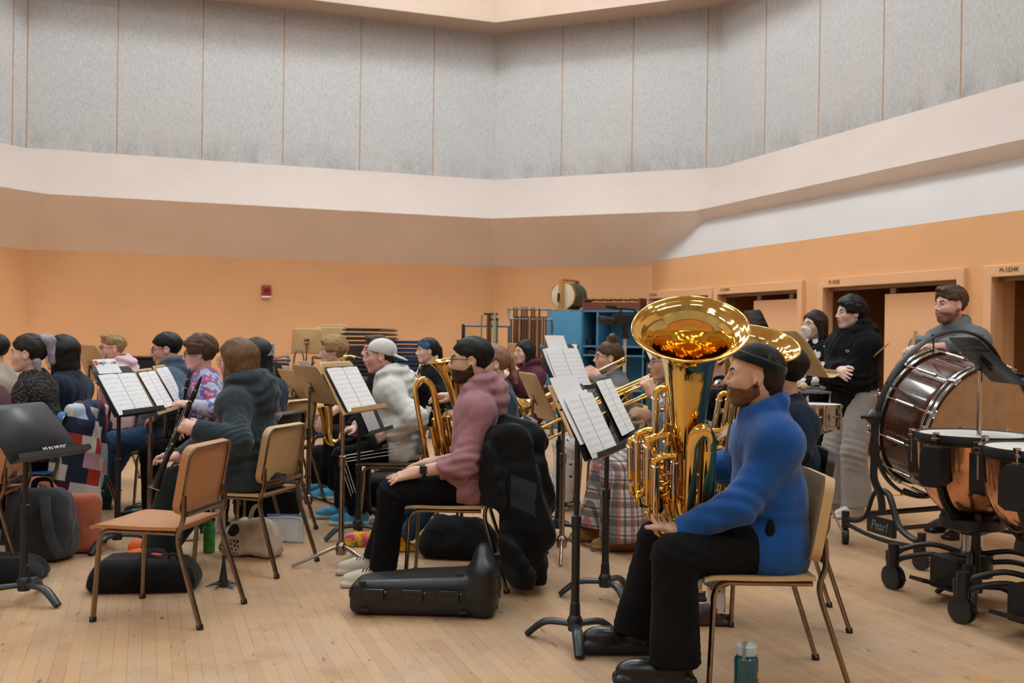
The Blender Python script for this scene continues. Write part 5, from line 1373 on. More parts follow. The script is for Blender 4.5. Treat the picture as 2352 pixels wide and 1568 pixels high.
def chimes():
    c0 = W(1224, 728, 14.2); base = Vector((c0.x, c0.y, 0)); r = empty('tubular_bells', base, -.12, 'set of tubular bells with two rows of tubes in front of the blue cabinet', 'chimes'); zt = c0.z
    for k in range(13): t_ = MB(); x = -.235 + .0345*k; t_.bar((x, 0, .35 + .03*k), (x, 0, zt), .0135, 10); t_.lathe((x, 0, zt), ZV, [(0, .0145), (.010, .0145), (.010, .001)], 10); part('tube', t_, M_TUBE, r)
    for k in (-2, -1, 1, 2, 3, 5, 6, 8): t_ = MB(); x = -.20 + .0345*k; t_.bar((x, .12, .5), (x, .12, zt + .135), .0135, 10); part('tube', t_, M_TUBE, r)
    f = MB(); f.bar((-.36, .12, zt + .11), (.24, .12, zt + .11), .014); f.bar((-.31, 0, zt - .03), (.26, 0, zt - .03), .012)
    for x in (-.30, .26): f.tube(crom([(x - .05, .12, zt + .12), (x - .04, .08, zt + .02), (x, .02, zt - .06), (x, .05, zt - .2)], 5), .016, 8); f.bar((x, .05, .06), (x, .05, zt - .1), .016); f.bar((x, -.2, .04), (x, .3, .04), .016)
    f.bar((-.30, .05, .12), (.26, .05, .12), .014); part('frame', f, M_STEEL, r)
    c1 = W(1115, 748, 15.0); b2 = Vector((c1.x, c1.y, 0)); r = empty('bar_chime_rack', b2, -.1, 'grey pipe rack with long hanging tubes against the orange wall', 'rack'); z1 = c1.z
    f = MB(); f.bar((-.32, 0, z1), (.36, 0, z1), .019); f.bar((-.31, 0, .05), (-.31, 0, z1 + .02), .02); f.bar((.34, 0, .05), (.34, 0, z1), .019); f.bar((-.31, -.25, .03), (-.31, .25, .03), .02); f.bar((.34, -.25, .03), (.34, .25, .03), .02); part('frame', f, M_STEEL, r)
    f = MB(); f.box((-.32, 0, z1 - .1), (.02, .03, .12), None, .006); f.box((-.36, 0, z1 - .24), (.05, .03, .03), None, .006); part('clamp', f, M_DARK, r)
    for k, (x, m_, dz, rr) in enumerate(((.04, M_TUBE, .17, .02), (.075, M_TUBE, .18, .016), (.135, mat('pale_green_pipe', '#9aa37e', .5), .19, .026), (.17, M_STEEL, .12, .014), (-.05, M_STEEL, .15, .008))):
        t_ = MB(); t_.bar((x - .02*(k == 4) , -.02, .45), (x, -.02, z1 + dz), rr, 10); part('tube', t_, m_, r)
    t_ = MB(); t_.box((.08, -.02, z1 + .17), (.10, .02, .012)); t_.box((.12, -.02, z1 + .09), (.07, .02, .012)); part('hanger', t_, M_DARK, r)
chimes()
def camcorder():
    c0 = W(1436, 735, 12.6); b = Vector((c0.x, c0.y, 0)); r = empty('tripod', b, 0, 'tripod pole standing in front of the blue cabinet', 'tripod'); z = c0.z
    g = MB(); g.bar((0, 0, .5), (0, 0, z - .2), .022); part('pole', g, mat('pale_grey_pole', '#b9aaa2', .5), r)
    for k in range(3): a = 2*PI*k/3 + .4; g = MB(); g.bar((0, 0, .95), (.42*math.cos(a), .42*math.sin(a), 0.01), .016); part('leg', g, M_DARK, r)
    g = MB(); g.bar((0, 0, z - .22), (0, 0, z - .08), .04, 12); g.box((0, 0, z - .20), (.06, .05, .012)); g.ball((-.03, -.05, z - .16), .02, 8); part('fluid_head', g, M_DARK, r)
    r = empty('video_camera', b + ZV*(z - .075), math.radians(200), 'black shoulder video camera on the tripod', 'video camera')
    g = MB(); g.box((0, 0, .075), (.15, .055, .072), None, .012); g.box((-.15, 0, .06), (.04, .045, .05), None, .008); part('body', g, M_DARK, r)
    g = MB(); g.bar((.14, 0, .07), (.30, 0, .07), .042, 16); g.bar((.28, 0, .07), (.34, 0, .07), .05, 16); part('lens', g, M_BLK, r)
    g = MB(); g.tube(crom([(-.14, 0, .14), (-.12, 0, .20), (.0, 0, .215), (.14, 0, .215), (.18, 0, .24)], 5), .014, 8); g.bar((.06, 0, .15), (.06, 0, .21), .012); part('handle', g, M_BLK, r); g = MB(); g.bar((.14, .03, .225), (.27, .03, .235), .022, 12); part('microphone', g, M_DARK, r)
camcorder()
def stacks():
    def one(px, D, n_, shell, face, lab, grp, dz=.062):
        p = W(px, 800, D)
        for k in range(n_):
            c = chair(p.x + .012*k*math.cos(math.radians(face)), p.y + .012*k*math.sin(math.radians(face)), face, lab % ('lowest' if k == 0 else 'topmost' if k == n_-1 else '%s from the bottom' % ('', 'second', 'third', 'fourth', 'fifth', 'sixth', 'seventh', 'eighth', 'ninth', 'tenth')[k]), shell, 1., grp); c.location.z = dz*k
    one(822, 13.9, 7, 'black', 255, 'dark chair of the tall stack behind the capped player, %s', 'stacked black chairs')
    q = 0
    for (px, D, z0, n_, m_, nm) in ((852, 13.0, .86, 11, M_SHELL_BLACK, 'black'), (936, 13.4, .82, 9, mat('navy_vinyl', '#1f3a63', .4), 'blue')):
        p = W(px, 800, D); r = empty('chair_cart', (p.x, p.y, 0), -.15, 'low cart under the pile of flat %s folding chairs' % nm, 'cart'); g = MB(); g.box((0, 0, z0 - .03), (.26, .45, .02), None, .006)
        for x in (-.22, .22):
            for y in (-.4, .4): g.bar((x, y, .07), (x, y, z0 - .03), .018); g.lathe((x - .015, y, .05), (1, 0, 0), [(0, .05), (.03, .05)], 14, True, True)
        part('frame', g, M_STEEL, r)
        first = None
        for k in range(n_):
            nth = 'lowest' if k == 0 else 'topmost' if k == n_-1 else '%s from the bottom' % ('', 'second', 'third', 'fourth', 'fifth', 'sixth', 'seventh', 'eighth', 'ninth', 'tenth')[k]
            if first is None:
                c = empty('folding_chair'); first = c
                g = MB(); g.prism(rrect(.22, .20, .05, 4), .036, (0, -.18, .004)); part('seat', g, m_, c, True, 40); g = MB(); g.prism(rrect(.22, .11, .04, 4), .034, (0, .28, .004)); part('backrest', g, m_, c, True, 40)
                g = MB(); g.tube(crom([(-.235, -.42, .02), (-.235, .30, .02), (-.20, .41, .02), (0, .43, .02), (.20, .41, .02), (.235, .30, .02), (.235, -.42, .02)], 5), .011, 8); part('frame', g, M_CHROME_W, c)
            else: c = copy_tree(first)
            c.location = (p.x + .01*((k*7) % 3 - 1), p.y, z0 + .053*k); c.rotation_euler = (0, 0, -.15 + .02*((k*5) % 3 - 1)); tag(c, 'flat %s folding chair in the pile behind the capped player, %s' % (nm, nth), 'chair', 'piled %s folding chairs' % nm)
    # folded desks and handles of the trolleys
    q = W(704, 800, 14.6)
    stand((q.x, q.y), 1.25, 82, 6, 'tan music stand turned its back, parked at the orange wall', 'tan', 'chrome', w=.235, h=.175)
    for k, (px, D, z) in enumerate(((757, 15.0, 1.26), (767, 15.25, 1.30))):
        q = W(px, 800, D); stand((q.x, q.y), z, -80, 5, 'tan music stand parked at the wall behind the curly haired player, %s one' % ('front', 'rear')[k], 'tan', 'chrome', w=.23, h=.19)
    for k, (px, D) in enumerate(((690, 13.9), (795, 14.2))):
        q = W(px, 822, D); r = empty('chair_trolley', (q.x, q.y, 0), .1, 'steel trolley with red hand grips, %s one behind the saxophones' % ('left', 'right')[k], 'trolley'); g = MB(); z = q.z
        for x in (-.16, .16): g.tube(crom([(x, 0, .1), (x, 0, z - .1), (x*1.1, -.02, z + .02), (x*1.9, -.06, z)], 5), .014, 8); g.bar((x, -.3, .1), (x, .3, .1), .016)
        g.tube(crom([(-.1, 0, z - .2), (-.07, 0, z + .06), (-.02, 0, z + .1), (.03, 0, z + .06), (.07, 0, z - .2)], 5), .012, 8); g.bar((-.16, 0, .5), (.16, 0, .5), .014); part('frame', g, M_STEEL, r)
        for x in (-.16, .16): g = MB(); g.bar((x*1.75, -.055, z), (x*2.6, -.09, z), .018, 8); part('grip', g, M_RED, r)
        for x in (-.16, .16):
            for y in (-.26, .26): g = MB(); g.lathe((x - .015, y, .045), (1, 0, 0), [(0, .045), (.03, .045)], 14, True, True); g.bar((x, y, .05), (x, y, .1), .01); part('wheel', g, M_DARK, r)
stacks()
def wall_things():
    s = (610 - 1176)/F_PX; P0 = C1 + Vector((-dL2.x*0, 0, 0)); d = (CL - C1).normalized(); n = Vector((-d.y, d.x, 0)); n = n if n.y < 0 else -n; Pw = C1 + n*.2
    t = (Pw.x - s*Pw.y)/(s*d.y - d.x); p = Pw + d*t; z = W(610, 669, p.y).z
    r = empty('fire_alarm', p + ZV*z, math.atan2(-n.x, n.y) + PI, 'red fire alarm box with a white strip on the orange wall', 'fire alarm'); b = MB(); 
    b.box((0, -.03, .012), (.07, .03, .085), None, .01); part('housing', b, mat('alarm_red', '#9c2a24', .4), r); b = MB(); b.box((0, -.028, -.085), (.07, .03, .013), None, .005); part('strip', b, M_PAPERW, r); b = MB(); b.box((0, -.062, .02), (.04, .003, .03), None, .002); part('lens', b, mat('alarm_dark_red', '#6b1713', .2), r)
wall_things()
def upright_piano():
    p = W(326, 823, 11.8); r = empty('upright_piano', (p.x, p.y, 0), .35, 'black upright piano standing behind the man in the blue grey hoodie', 'piano'); z = p.z
    b = MB(); b.box((0, 0, z/2), (.46, .28, z/2), None, .015); b.box((0, 0, z + .012), (.48, .30, .014), None, .006); part('case', b, mat('black_piano_lacquer', '#0f0f10', .25), r); b = MB(); b.box((0, -.36, .66), (.45, .10, .03), None, .01); part('keybed', b, M_DARK, r); b = MB(); b.box((0, -.38, .698), (.42, .07, .008)); part('keys', b, M_PAPERW, r)
upright_piano()
def t_rack():
    p = W(640, 827, 9.6); r = empty('desk_rack', (p.x, p.y, 0), .2, 'grey T shaped rack behind the long haired players', 'rack'); b = MB(); b.bar((-.1, 0, p.z), (.1, 0, p.z), .014, 8); b.box((0, 0, p.z), (.11, .02, .012), None, .004); b.bar((-.03, 0, 0), (-.03, 0, p.z), .017); part('post', b, M_STEEL, r); b = MB(); b.box((-.03, 0, .015), (.2, .2, .015), None, .01); part('foot', b, M_DARK, r)
t_rack()
# ---------------------------------------------------------------- bags, case, bottles
M_NYLON = cloth('black_nylon', '#0e0f12', .2, .7, .1); M_GREYN = cloth('grey_canvas', '#3b3d41', .2, .85, .2)
M_CORAL = cloth('coral_canvas', '#b4654d', .15, .85); M_CANV = cloth('natural_canvas', '#c9b79c', .12, .9)
M_CASE = mat('black_moulded_case', '#1b1e22', .38, var=.1, bump=.12, bscale=600)
def blob(name, f, lo, hi, h, m, par, org, matf=None): return sdf_obj(name, f, A(lo), A(hi), h, m, par, A(org), matf)
def trombone_case():
    a = G(800, 1415); b = G(1120, 1424); X = (b - a); X.z = 0; L_ = X.length; X.normalize(); Y = Vector((-X.y, X.x, 0)); org = a + Y*.0
    R = R3(tuple(X), tuple(Y), (0, 0, 1)); O = A(tuple(org)); T = lambda p: (p - O) @ R
    r = empty('trombone_case', org, 0, 'black moulded trombone case lying on the floor in front of the mauve hoodie man', 'instrument case')
    def f(p):
        q = T(p); x, y, z = q[:, 0], q[:, 1], q[:, 2]
        u = np.clip(x/L_, 0, 1); wd = np.interp(u, [0, .12, .45, 1], [.085, .115, .158, .165]); ht = np.interp(u, [0, .08, .5, .86, 1], [.155, .165, .18, .195, .2])
        q2 = np.stack([x, (y - wd - .004)*.165/wd, (z - .004)*.18/ht], 1)
        d = rbox(q2, (L_*.5, 0, .09), (L_*.5, .165, .088), .045)*.75
        d = smin(d, ell(q, (L_*.945, .18, .15), (.070, .165, .185)), .05); d = smin(d, rbox(q, (L_*.975, .165, .135), (.050, .165, .128), .05), .05)
        d = smax(d, -(z - .004), .004); dz = np.abs(z - .105); d = d - .005*np.exp(-(dz/.016)**4); d = d + .004*np.exp(-(dz/.004)**2)
        return d
    pts = [org + X*xx + Y*yy for xx in (-.05, L_ + .08) for yy in (-.05, .42)]
    lo = (min(p.x for p in pts), min(p.y for p in pts), 0); hi = (max(p.x for p in pts), max(p.y for p in pts), .36)
    blob('shell', f, lo, hi, .008, M_CASE, r, org)
    RM = Matrix((tuple(X), tuple(Y), (0, 0, 1))).transposed()
    for k, x in enumerate((.18, .46, .72)):
        l = MB(); c = X*(L_*x) - Y*.012 + ZV*.108; l.box(c, (.052, .010, .030), RM, .006); l.box(c - Y*.010 - ZV*.008, (.050, .006, .012), RM, .004); l.bar(c + X*.056 - Y*.004 + ZV*.012, c + X*.066 - Y*.004 + ZV*.012, .010, 8); part('latch', l, M_BLK, r)
    for (x, z) in ((.10, .165), (.12, .035), (.80, .215), (.82, .035)):
        l = MB(); l.box(X*(L_*x) - Y*.003 + ZV*z, (.018, .008, .008), RM, .003); part('bumper', l, M_BLK, r)
    for (y, z) in ((.06, .05), (.27, .05), (.06, .20), (.27, .22), (.16, .28)):
        l = MB(); l.bar(X*(L_ + .020) + Y*y + ZV*z, X*(L_ + .045) + Y*y + ZV*z, .010, 10); part('foot', l, M_BLK, r)
    l = MB(); l.prism([(-.008, -.02), (.008, -.02), (.008, .02), (-.008, .02)], .002, X*(L_ + .026) + Y*.10 + ZV*.16, (Y, ZV, X)); part('badge', l, mat('silver_badge', '#b9bcc0', .3, .5), r)
trombone_case()
def soft_bag(px, py, w, d, h, m, label, name='bag', rz=0., cat='bag', lump=.012, strap=None, straps=(), seed=0, top=None, sq=.3, hh=.011, zone=None):
    o = G(px, py); r = empty(name, o, 0, label, cat); c, s = math.cos(rz), math.sin(rz); R = R3((c, s, 0), (-s, c, 0), (0, 0, 1)); O = A(tuple(o))
    def f(p):
        q = (p - O) @ R; sc = 1 - sq*np.clip(q[:, 2]/h, 0, 1)**2; q2 = np.stack([q[:, 0]/sc*.95, q[:, 1]/sc, q[:, 2]], 1)
        e = rbox(q2, (0, 0, h/2), (w/2, d/2, h/2), min(w, d, h)*.32)*.8 + lump*wob(p, 16, seed) + lump*.5*wob(p, 42, seed+2)
        return smax(e, -(q[:, 2] - .003), .004)
    e = max(w, d)*.75
    blob('body', f, (o.x - e, o.y - e, 0), (o.x + e, o.y + e, h + .05), hh, m, r, o, None if zone is None else (lambda cc: zone((cc - O) @ R)))
    for (pts, rr, mm) in straps:
        g = MB(); g.tube(crom([Vector((p[0]*c - p[1]*s, p[0]*s + p[1]*c, p[2])) for p in pts], 6), rr, 8, sx=2.0, sy=.5); part('strap', g, mm, r)
    return r, o
r, o = soft_bag(332, 1350, .54, .30, .17, M_NYLON, 'black laptop bag lying under the empty caramel chair', 'laptop_bag', .12, straps=[([(-.02, -.16, .03), (-.0, -.16, .13), (.03, -.02, .185), (.08, .12, .16)], .014, M_NYLON)], sq=.25, lump=.006)
g = MB(); g.box((.075, -.04, .188), (.03, .012, .003), Matrix.Rotation(-.4, 3, 'Z')); part('tag', g, mat('orange_tag', '#e8502c', .5), r); g = MB(); g.tube(crom([(.14, -.05, .16), (.15, -.05, .19), (.18, -.05, .19), (.19, -.05, .16)], 4), .006, 8); part('zip_pull', g, M_DARK, r)
soft_bag(182, 1268, .25, .15, .36, M_CORAL, 'coral canvas tote bag beside the dark backpack on the floor', 'tote_bag', .2, straps=[([(-.10, 0, .33), (-.19, .03, .42), (-.28, .05, .44), (-.34, .06, .38)], .012, M_CORAL)], sq=.12, lump=.008, seed=2)
soft_bag(95, 1285, .36, .24, .43, M_GREYN, 'dark grey backpack standing left of the coral tote', 'backpack', .1, straps=[([(.06, -.13, .40), (.08, -.17, .3), (.11, -.16, .14), (.15, -.12, .05)], .016, M_GREYN), ([(-.1, -.13, .40), (-.12, -.17, .3), (-.15, -.15, .12)], .016, M_GREYN), ([(-.05, 0, .42), (-.03, 0, .47), (.04, 0, .47), (.06, 0, .42)], .010, M_NYLON)], seed=4, sq=.2)
soft_bag(-10, 1330, .5, .3, .13, M_NYLON, 'low black bag at the left edge behind the grey lettered stand', 'bag', 0, seed=6)
def print_zone(q):
    x, y, z = q[:, 0], q[:, 1], q[:, 2]
    inb = (y < .02) & (x < -.035) & (z > .02) & (z < .115); row = np.floor(z/.022); ch = np.sin(x*260 + row*2.1) + .8*np.sin(z*240 + x*60)
    blotch = np.hypot(x + .085, (z - .165)*1.0) < .036
    return ((inb & (ch > .25) & (np.abs((z/.022) % 1 - .5) < .36)) | (blotch & (y < .03))).astype(int)
soft_bag(578, 1276, .35, .20, .24, [M_CANV, mat('black_print', '#17181a', .8)], 'natural canvas tote with black print slumped under the tan chair', 'tote_bag', -.25, straps=[([(-.02, .0, .2), (-.0, .02, .29), (.05, .02, .30), (.07, .0, .2)], .008, M_CANV)], seed=1, sq=.45, lump=.016, hh=.007, zone=print_zone)
r, o = soft_bag(655, 1245, .24, .05, .17, mat('clear_plastic', '#c9d0d8', .15, alpha=.42, var=0), 'clear zip bag with papers leaning behind the canvas tote', 'zip_bag', -.1, lump=.006, sq=.05, hh=.008)
g = MB(); g.box((0, 0, .17), (.12, .006, .012)); part('zip', g, mat('violet_zip', '#6d6a9c', .4), r); g = MB(); g.box((-.01, 0, .08), (.09, .004, .07)); part('paper', g, M_PAPERW, r)
soft_bag(425, 1240, .17, .12, .12, M_PAPERW, 'white plush pouch with spotted base under the hoodie woman', 'pouch', .1, lump=.008, sq=.35)
r, o = soft_bag(615, 1190, .46, .28, .27, M_NYLON, 'black instrument bag behind the canvas tote', 'bag', .1, lump=.005, sq=.08, seed=3)
soft_bag(1050, 1278, .46, .26, .24, M_NYLON, 'black soft bag under the mauve hoodie man behind the trombone case', 'bag', -.1, lump=.02, sq=.35, seed=7)
soft_bag(745, 1120, .30, .24, .38, M_NYLON, 'black backpack standing behind the tan music stand', 'backpack', .1, lump=.01, sq=.25, seed=8)
soft_bag(870, 1170, .55, .34, .28, M_NYLON, 'black case on the floor under the capped player', 'instrument_case', .0, lump=.004, sq=.06, seed=9)
def bottle(px, py, R_, H, m, lid, label, band=None, D=None):
    o = G(px, py) if D is None else Vector((W(px, py, D).x, W(px, py, D).y, 0)); r = empty('water_bottle', o, 0, label, 'water bottle')
    b = MB(); b.lathe((0, 0, 0), ZV, [(0, R_*.86), (.004, R_*.97), (.012, R_), (H*.72, R_), (H*.77, R_*.97), (H*.80, R_*.83), (H*.82, R_*.72), (H*.86, R_*.72)], 36, True, True); part('body', b, m, r, True, 50)
    l = MB(); l.lathe((0, 0, 0), ZV, [(H*.83, R_*.76), (H*.83, R_*.80), (H*.84, R_*.82), (H*.985, R_*.82), (H, R_*.76), (H, R_*.3), (H*1.02, R_*.26), (H*1.02, .001)], 36); lo = part('lid', l, lid, r, True, 40)
    return r, lo
M_TEALB, t = newmat('teal_translucent_plastic'); t.b.inputs['Base Color'].default_value = lin('#0c5a66'); t.b.inputs['Roughness'].default_value = .12; t.b.inputs['Transmission Weight'].default_value = .35; t.b.inputs['Coat Weight'].default_value = .4
r, lo = bottle(1715, 1480, .0455, .215, M_TEALB, mat('pale_blue_lid', '#b9c9ce', .45), 'teal translucent water bottle with pale blue lid on the floor at the lower edge', D=3.92)
g = MB(); g.tube(crom([(-.018, -.038, .165), (-.018, -.040, .21), (-.015, -.02, .222), (.0, .0, .222)], 5), .006, 8, sx=1.6, sy=.6); g.lathe((0, 0, .178), ZV, [(0, .033), (0, .039), (.004, .039), (.004, .033)], 28); part('lid_strap', g, mat('grey_strap', '#7d8688', .5), r)
g = MB(); g.box((.038, -.026, .11), (.006, .004, .012), Matrix.Rotation(.9, 3, 'Z')); part('sticker', g, mat('orange_sticker', '#e0a070', .5), r)
bottle(480, 1268, .036, .20, mat('green_printed_plastic', '#3f9e4a', .35, var=.5, vscale=30), mat('green_lid', '#3d8f4c', .4), 'green patterned bottle standing under the tan chair')
bottle(502, 1222, .045, .20, mat('pale_enamel', '#bdbcb8', .3), mat('grey_lid', '#8d8f90', .4), 'pale flask standing behind the green bottle')
def peg_stand():
    o = G(513, 1347); r = empty('clarinet_peg', o, 0, 'black spiked clarinet peg standing on the floor between the chairs', 'instrument peg'); b = MB(); b.lathe((0, 0, 0), ZV, [(.012, .028), (.03, .024), (.12, .010), (.17, .006)], 16, True, True); part('peg', b, M_BLK, r)
    for k in range(6): a = 2*PI*k/6 + .3; d = Vector((math.cos(a), math.sin(a), 0)); b = MB(); b.tube([d*.015 + ZV*.022, d*.05 + ZV*.018, d*.095 + ZV*.004], [.010, .009, .002], 8, sx=1., sy=.6); part('leg', b, M_BLK, r)
peg_stand()
o = G(372, 1420); sc = MB(); sc.ball(o + ZV*.004, .008, 8, (1, .8, .5)); o = part('paper_scrap', sc, M_RED); tag(o, 'tiny red scrap lying on the wooden floor', 'scrap')
o = MB(); o.tube(crom([G(1890, 1130) + ZV*.006, G(1985, 1134) + ZV*.006, G(2030, 1138) + ZV*.006, G(2110, 1136) + ZV*.006, G(2200, 1128) + ZV*.006], 6), .007, 8); tag(part('cable', o, mat('yellow_cable', '#d9b13a', .5)), 'yellow cable lying on the floor beneath the bass drum', 'cable')
# ---------------------------------------------------------------- music stands and paper
def at(px, D): p = W(px, 780, D); return (p.x, p.y)
def ztop(px, py, D): return W(px, py, D).z
def st(px, py, D, face, tilt, label, color='black', legs='curved', pole=None, **k):
    b = at(pole or px, D); return stand(b, ztop(px, py, D), face, tilt, label, color, legs, **k)
M_WTXT = mat('white_stencil', '#e3e3e1', .6, var=0)
r, pl = st(72, 1000, 5.2, -16, 40, 'dark grey music stand with white stencilled letters on its desk at the left edge', leg_rot=95, pole=62)
text('MUN MUSIC', .032, Matrix.Translation(-r.location) @ pl(.085, -.118, .0045), M_WTXT, r)
r, pl = st(275, 903, 6.5, -9, 31, 'black music stand holding a double page and a shop flyer before the patchwork jacket', leg_rot=250)
sheet(pl, .0, -.03, 'open double page of music on the black stand left of the hoodie woman', 0, two=True, folder=True, d=.010)
o = sheet(pl, -.05, .10, 'white shop flyer printed with a shop name sticking up behind the double page', -1, w=.125, h=.12, d=.004, name='flyer', cat='flyer')
text('Long & McQuade', .030, frame4(Vector((1, 0, 0)), Vector((0, 1, 0)), Vector((0, 0, 1)), Vector((.01, .095, .0085))), mat('flyer_ink', '#3a3f4a', .6), o)
g = MB(); g.box((-.108, .097, .008), (.011, .014, .001)); part('logo', g, mat('flyer_orange', '#d9582f', .6), o)
for k, (px, py, D, fc) in enumerate(((348, 902, 7.2, 5), (382, 890, 7.7, 8))):
    r, pl = st(px, py, D, fc, 30, 'tan music stand nearly edge on, %s of two before the blue grey hoodie man' % ('nearer', 'farther')[k], 'tan', 'chrome', leg_rot=fc + 40)
    sheet(pl, 0, 0, 'double page of music on the %s tan stand before the blue grey hoodie man' % ('nearer', 'farther')[k], k, two=True, folder=k == 0)
st(205, 838, 8.6, 44, 25, 'tan music stand with its back turned, beside the black haired woman in navy', 'tan', 'chrome')
r, pl = st(724, 888, 7.95, 36, 30, 'tan music stand showing its folded back, in front of the curly haired player', 'tan', 'chrome', pole=713, leg_rot=-75)
sheet(pl, 0, .04, 'sheet of music peeping over the tan stand before the curly haired player', 1, h=.155)
r, pl = st(672, 893, 8.8, 32, 30, 'tan music stand with its back turned, left of and behind the larger tan back', 'tan', 'chrome')
sheet(pl, 0, .04, 'sheet of music peeping over the rear left tan stand', 2, h=.155)
st(640, 872, 9.6, 48, 32, 'black music stand behind the woman with the hair clip')
r, pl = st(818, 895, 6.15, -15, 30, 'tan music stand on chrome legs holding an open music folder before the capped player', 'tan', 'chrome', pole=790, leg_rot=-155)
sheet(pl, .02, -.02, 'open music folder on the tan chrome legged stand', 2, two=True, folder=True, d=.010)
r, pl = st(848, 945, 6.95, -10, 24, 'black music stand holding a grey shop folder right behind the tan chrome legged stand', leg_rot=215, pole=828)
o = sheet(pl, .0, .0, 'grey shop folder seen at an angle on the black stand before the capped player', -1, w=.12, h=.16, name='folder', cat='folder', m=mat('grey_folder', '#b3aaa6', .7))
text('Quade', .05, frame4(Vector((1, 0, 0)), Vector((0, 1, 0)), Vector((0, 0, 1)), Vector((.02, .10, .0125))), mat('folder_ink', '#2f2c2c', .6), o)
st(868, 985, 7.5, -8, 30, 'low black music stand between the capped player and the black shop folder stand', pole=850, leg_rot=200)
st(1230, 915, 7.5, 15, 26, 'tan music stand with its back turned, right of the mauve hoodie man', 'tan', 'chrome', pole=1226, h=.19)
st(1193, 822, 12.2, 33, 22, 'tan music stand with its back turned behind the trumpeter in maroon', 'tan', 'chrome')
r, pl = st(1312, 848, 7.1, -33, 24, 'black music stand stacked with white music sheets behind the front black stand', leg_rot=-20, pole=1288)
sheet(pl, .03, -.01, 'open double page on the tall stand in front of the woman with the hair bun', 1, two=True, d=.012)
sheet(pl, .0, .12, 'blank white paper sticking up above the double page before the bun haired woman', -1, w=.125, h=.11, d=.004, name='paper', cat='paper')
sheet(pl, -.10, .0, 'single music sheet slipped behind the double page before the bun haired woman', 2, d=.006, rz=.1)
r, pl = st(1330, 972, 4.63, -20, 27, 'front black music stand with white sheets, standing before the tuba player in blue', leg_rot=-88)
sheet(pl, .025, -.035, 'open double page of music on the front black stand', 2, two=True, d=.013, w=.110, h=.150)
sheet(pl, -.055, .055, 'blank white paper sticking up behind the pages on the front black stand', -1, w=.19, h=.155, d=.005, name='paper', cat='paper')
sheet(pl, .09, -.01, 'loose music sheet under the open pages of the front black stand', 0, d=.008, rz=.05)
r, pl = st(1398, 942, 5.45, -15, 27, 'black music stand seen edge on, second from the front, left of the big tuba', leg_rot=-65)
sheet(pl, .0, -.0, 'narrow looking music pages on the edge on black stand beside the big tuba', 1, two=True, d=.012, h=.15)
st(1322, 945, 6.45, -17, 27, 'chrome legged tan music stand almost hidden behind the front black stand', 'tan', 'chrome', pole=1297, leg_rot=-94)
r, pl = st(1828, 818, 6.5, 2, 34, 'tan music stand with its back turned in front of the masked woman', 'tan', 'chrome', leg_rot=60)
sheet(pl, 0, 0, 'music sheets seen edge on upon the tan stand in front of the masked woman', 0, two=True, d=.014)
st(2252, 838, 5.45, -6, 46, 'black music stand with a chrome pole in front of the timpani and bass drum', leg_rot=-120, tube=M_CHROME)
st(1737, 765, 7.7, 3, 25, 'black music stand top peeping out right of the big tuba bell')
r, pl = st(1482, 818, 8.6, -13, 24, 'dark music stand seen edge on left of the big tuba bell')
sheet(pl, 0, 0, 'white paper seen edge on left of the big tuba bell', -1, two=True, d=.01, name='paper', cat='paper')

# ---------------------------------------------------------------- clothes
K = lambda m, **k: dict(mat=m, **k)
C_BLUE = cloth('royal_blue_fleece', '#1b5096', .12, .95, .25, bump=.35); C_BLK = cloth('black_cotton', '#141416', .18, .95, .03); C_BLKT = cloth('black_trouser', '#111113', .2, .9, .02)
C_MAUVE = cloth('mauve_heather_jersey', '#a87880', .06, .9, .15, heather=.28); C_WHITE = cloth('white_fleece', '#d6d4d1', .04, .95, .2); C_CHAR = cloth('charcoal_fleece', '#303b41', .16, .95, .2)
C_NAVY = cloth('navy_jersey', '#1d2a3d', .12, .9, .1); C_MAROON = cloth('maroon_jersey', '#4f2230', .12, .9, .1); C_BEIGE = cloth('beige_wool', '#a59a8c', .08, .95, .2); C_BGREY = cloth('blue_grey_jersey', '#48586a', .1, .95, .15)
C_PINK = cloth('pale_pink_jersey', '#d6b9c2', .06, .9, .1); C_GREY = cloth('grey_jersey', '#6a6c6f', .1, .95, .15, heather=.2); C_RED = cloth('red_cotton', '#a31f33', .1, .9, .1)
C_JEAN = cloth('blue_denim', '#2c4663', .22, .9, .1); C_JEAND = cloth('dark_denim', '#1c2739', .2, .9, .1); C_DENJ = cloth('washed_denim', '#6b8296', .2, .9, .1); C_SWEAT = cloth('pale_grey_sweatpants', '#a9a5a0', .06, .95, .15)
C_OLIVE = cloth('dark_green_cloth', '#232c2b', .12, .95, .1); C_TEAL = cloth('dark_teal_fleece', '#1f3d4d', .15, .9, .2)
def pattern(name, fn):
    m, t = newmat(name); t.b.inputs['Roughness'].default_value = .9; t.b.inputs['Specular IOR Level'].default_value = .15; v = t.obj(); t.l(fn(t, v), t.b.inputs['Base Color']); return m
def f_plaid(t, v):
    x, y, z = t.sep(v); d1 = t.math('ADD', x, t.math('MULTIPLY', y, .8)); o = lin('#d5cfcc')
    c = o
    for (src, per, bands) in ((z, .115, (('#3b4a4c', .05, .30), ('#b03a38', .30, .42), ('#1d2b38', .52, .62), ('#b03a38', .80, .83))), (d1, .10, (('#4d5a5c', .0, .25), ('#c4514c', .25, .38), ('#2e3f42', .55, .72), ('#b03a38', .86, .89)))):
        fr = t.math('FRACT', t.math('DIVIDE', t.math('ADD', src, 5.0), per))
        for (col, a, b) in bands:
            mk = t.math('MULTIPLY', t.math('GREATER_THAN', fr, a), t.math('LESS_THAN', fr, b)); c = t.mix(t.math('MULTIPLY', mk, .68), c, lin(col))
    return c
C_PLAID = pattern('red_green_plaid_flannel', f_plaid)
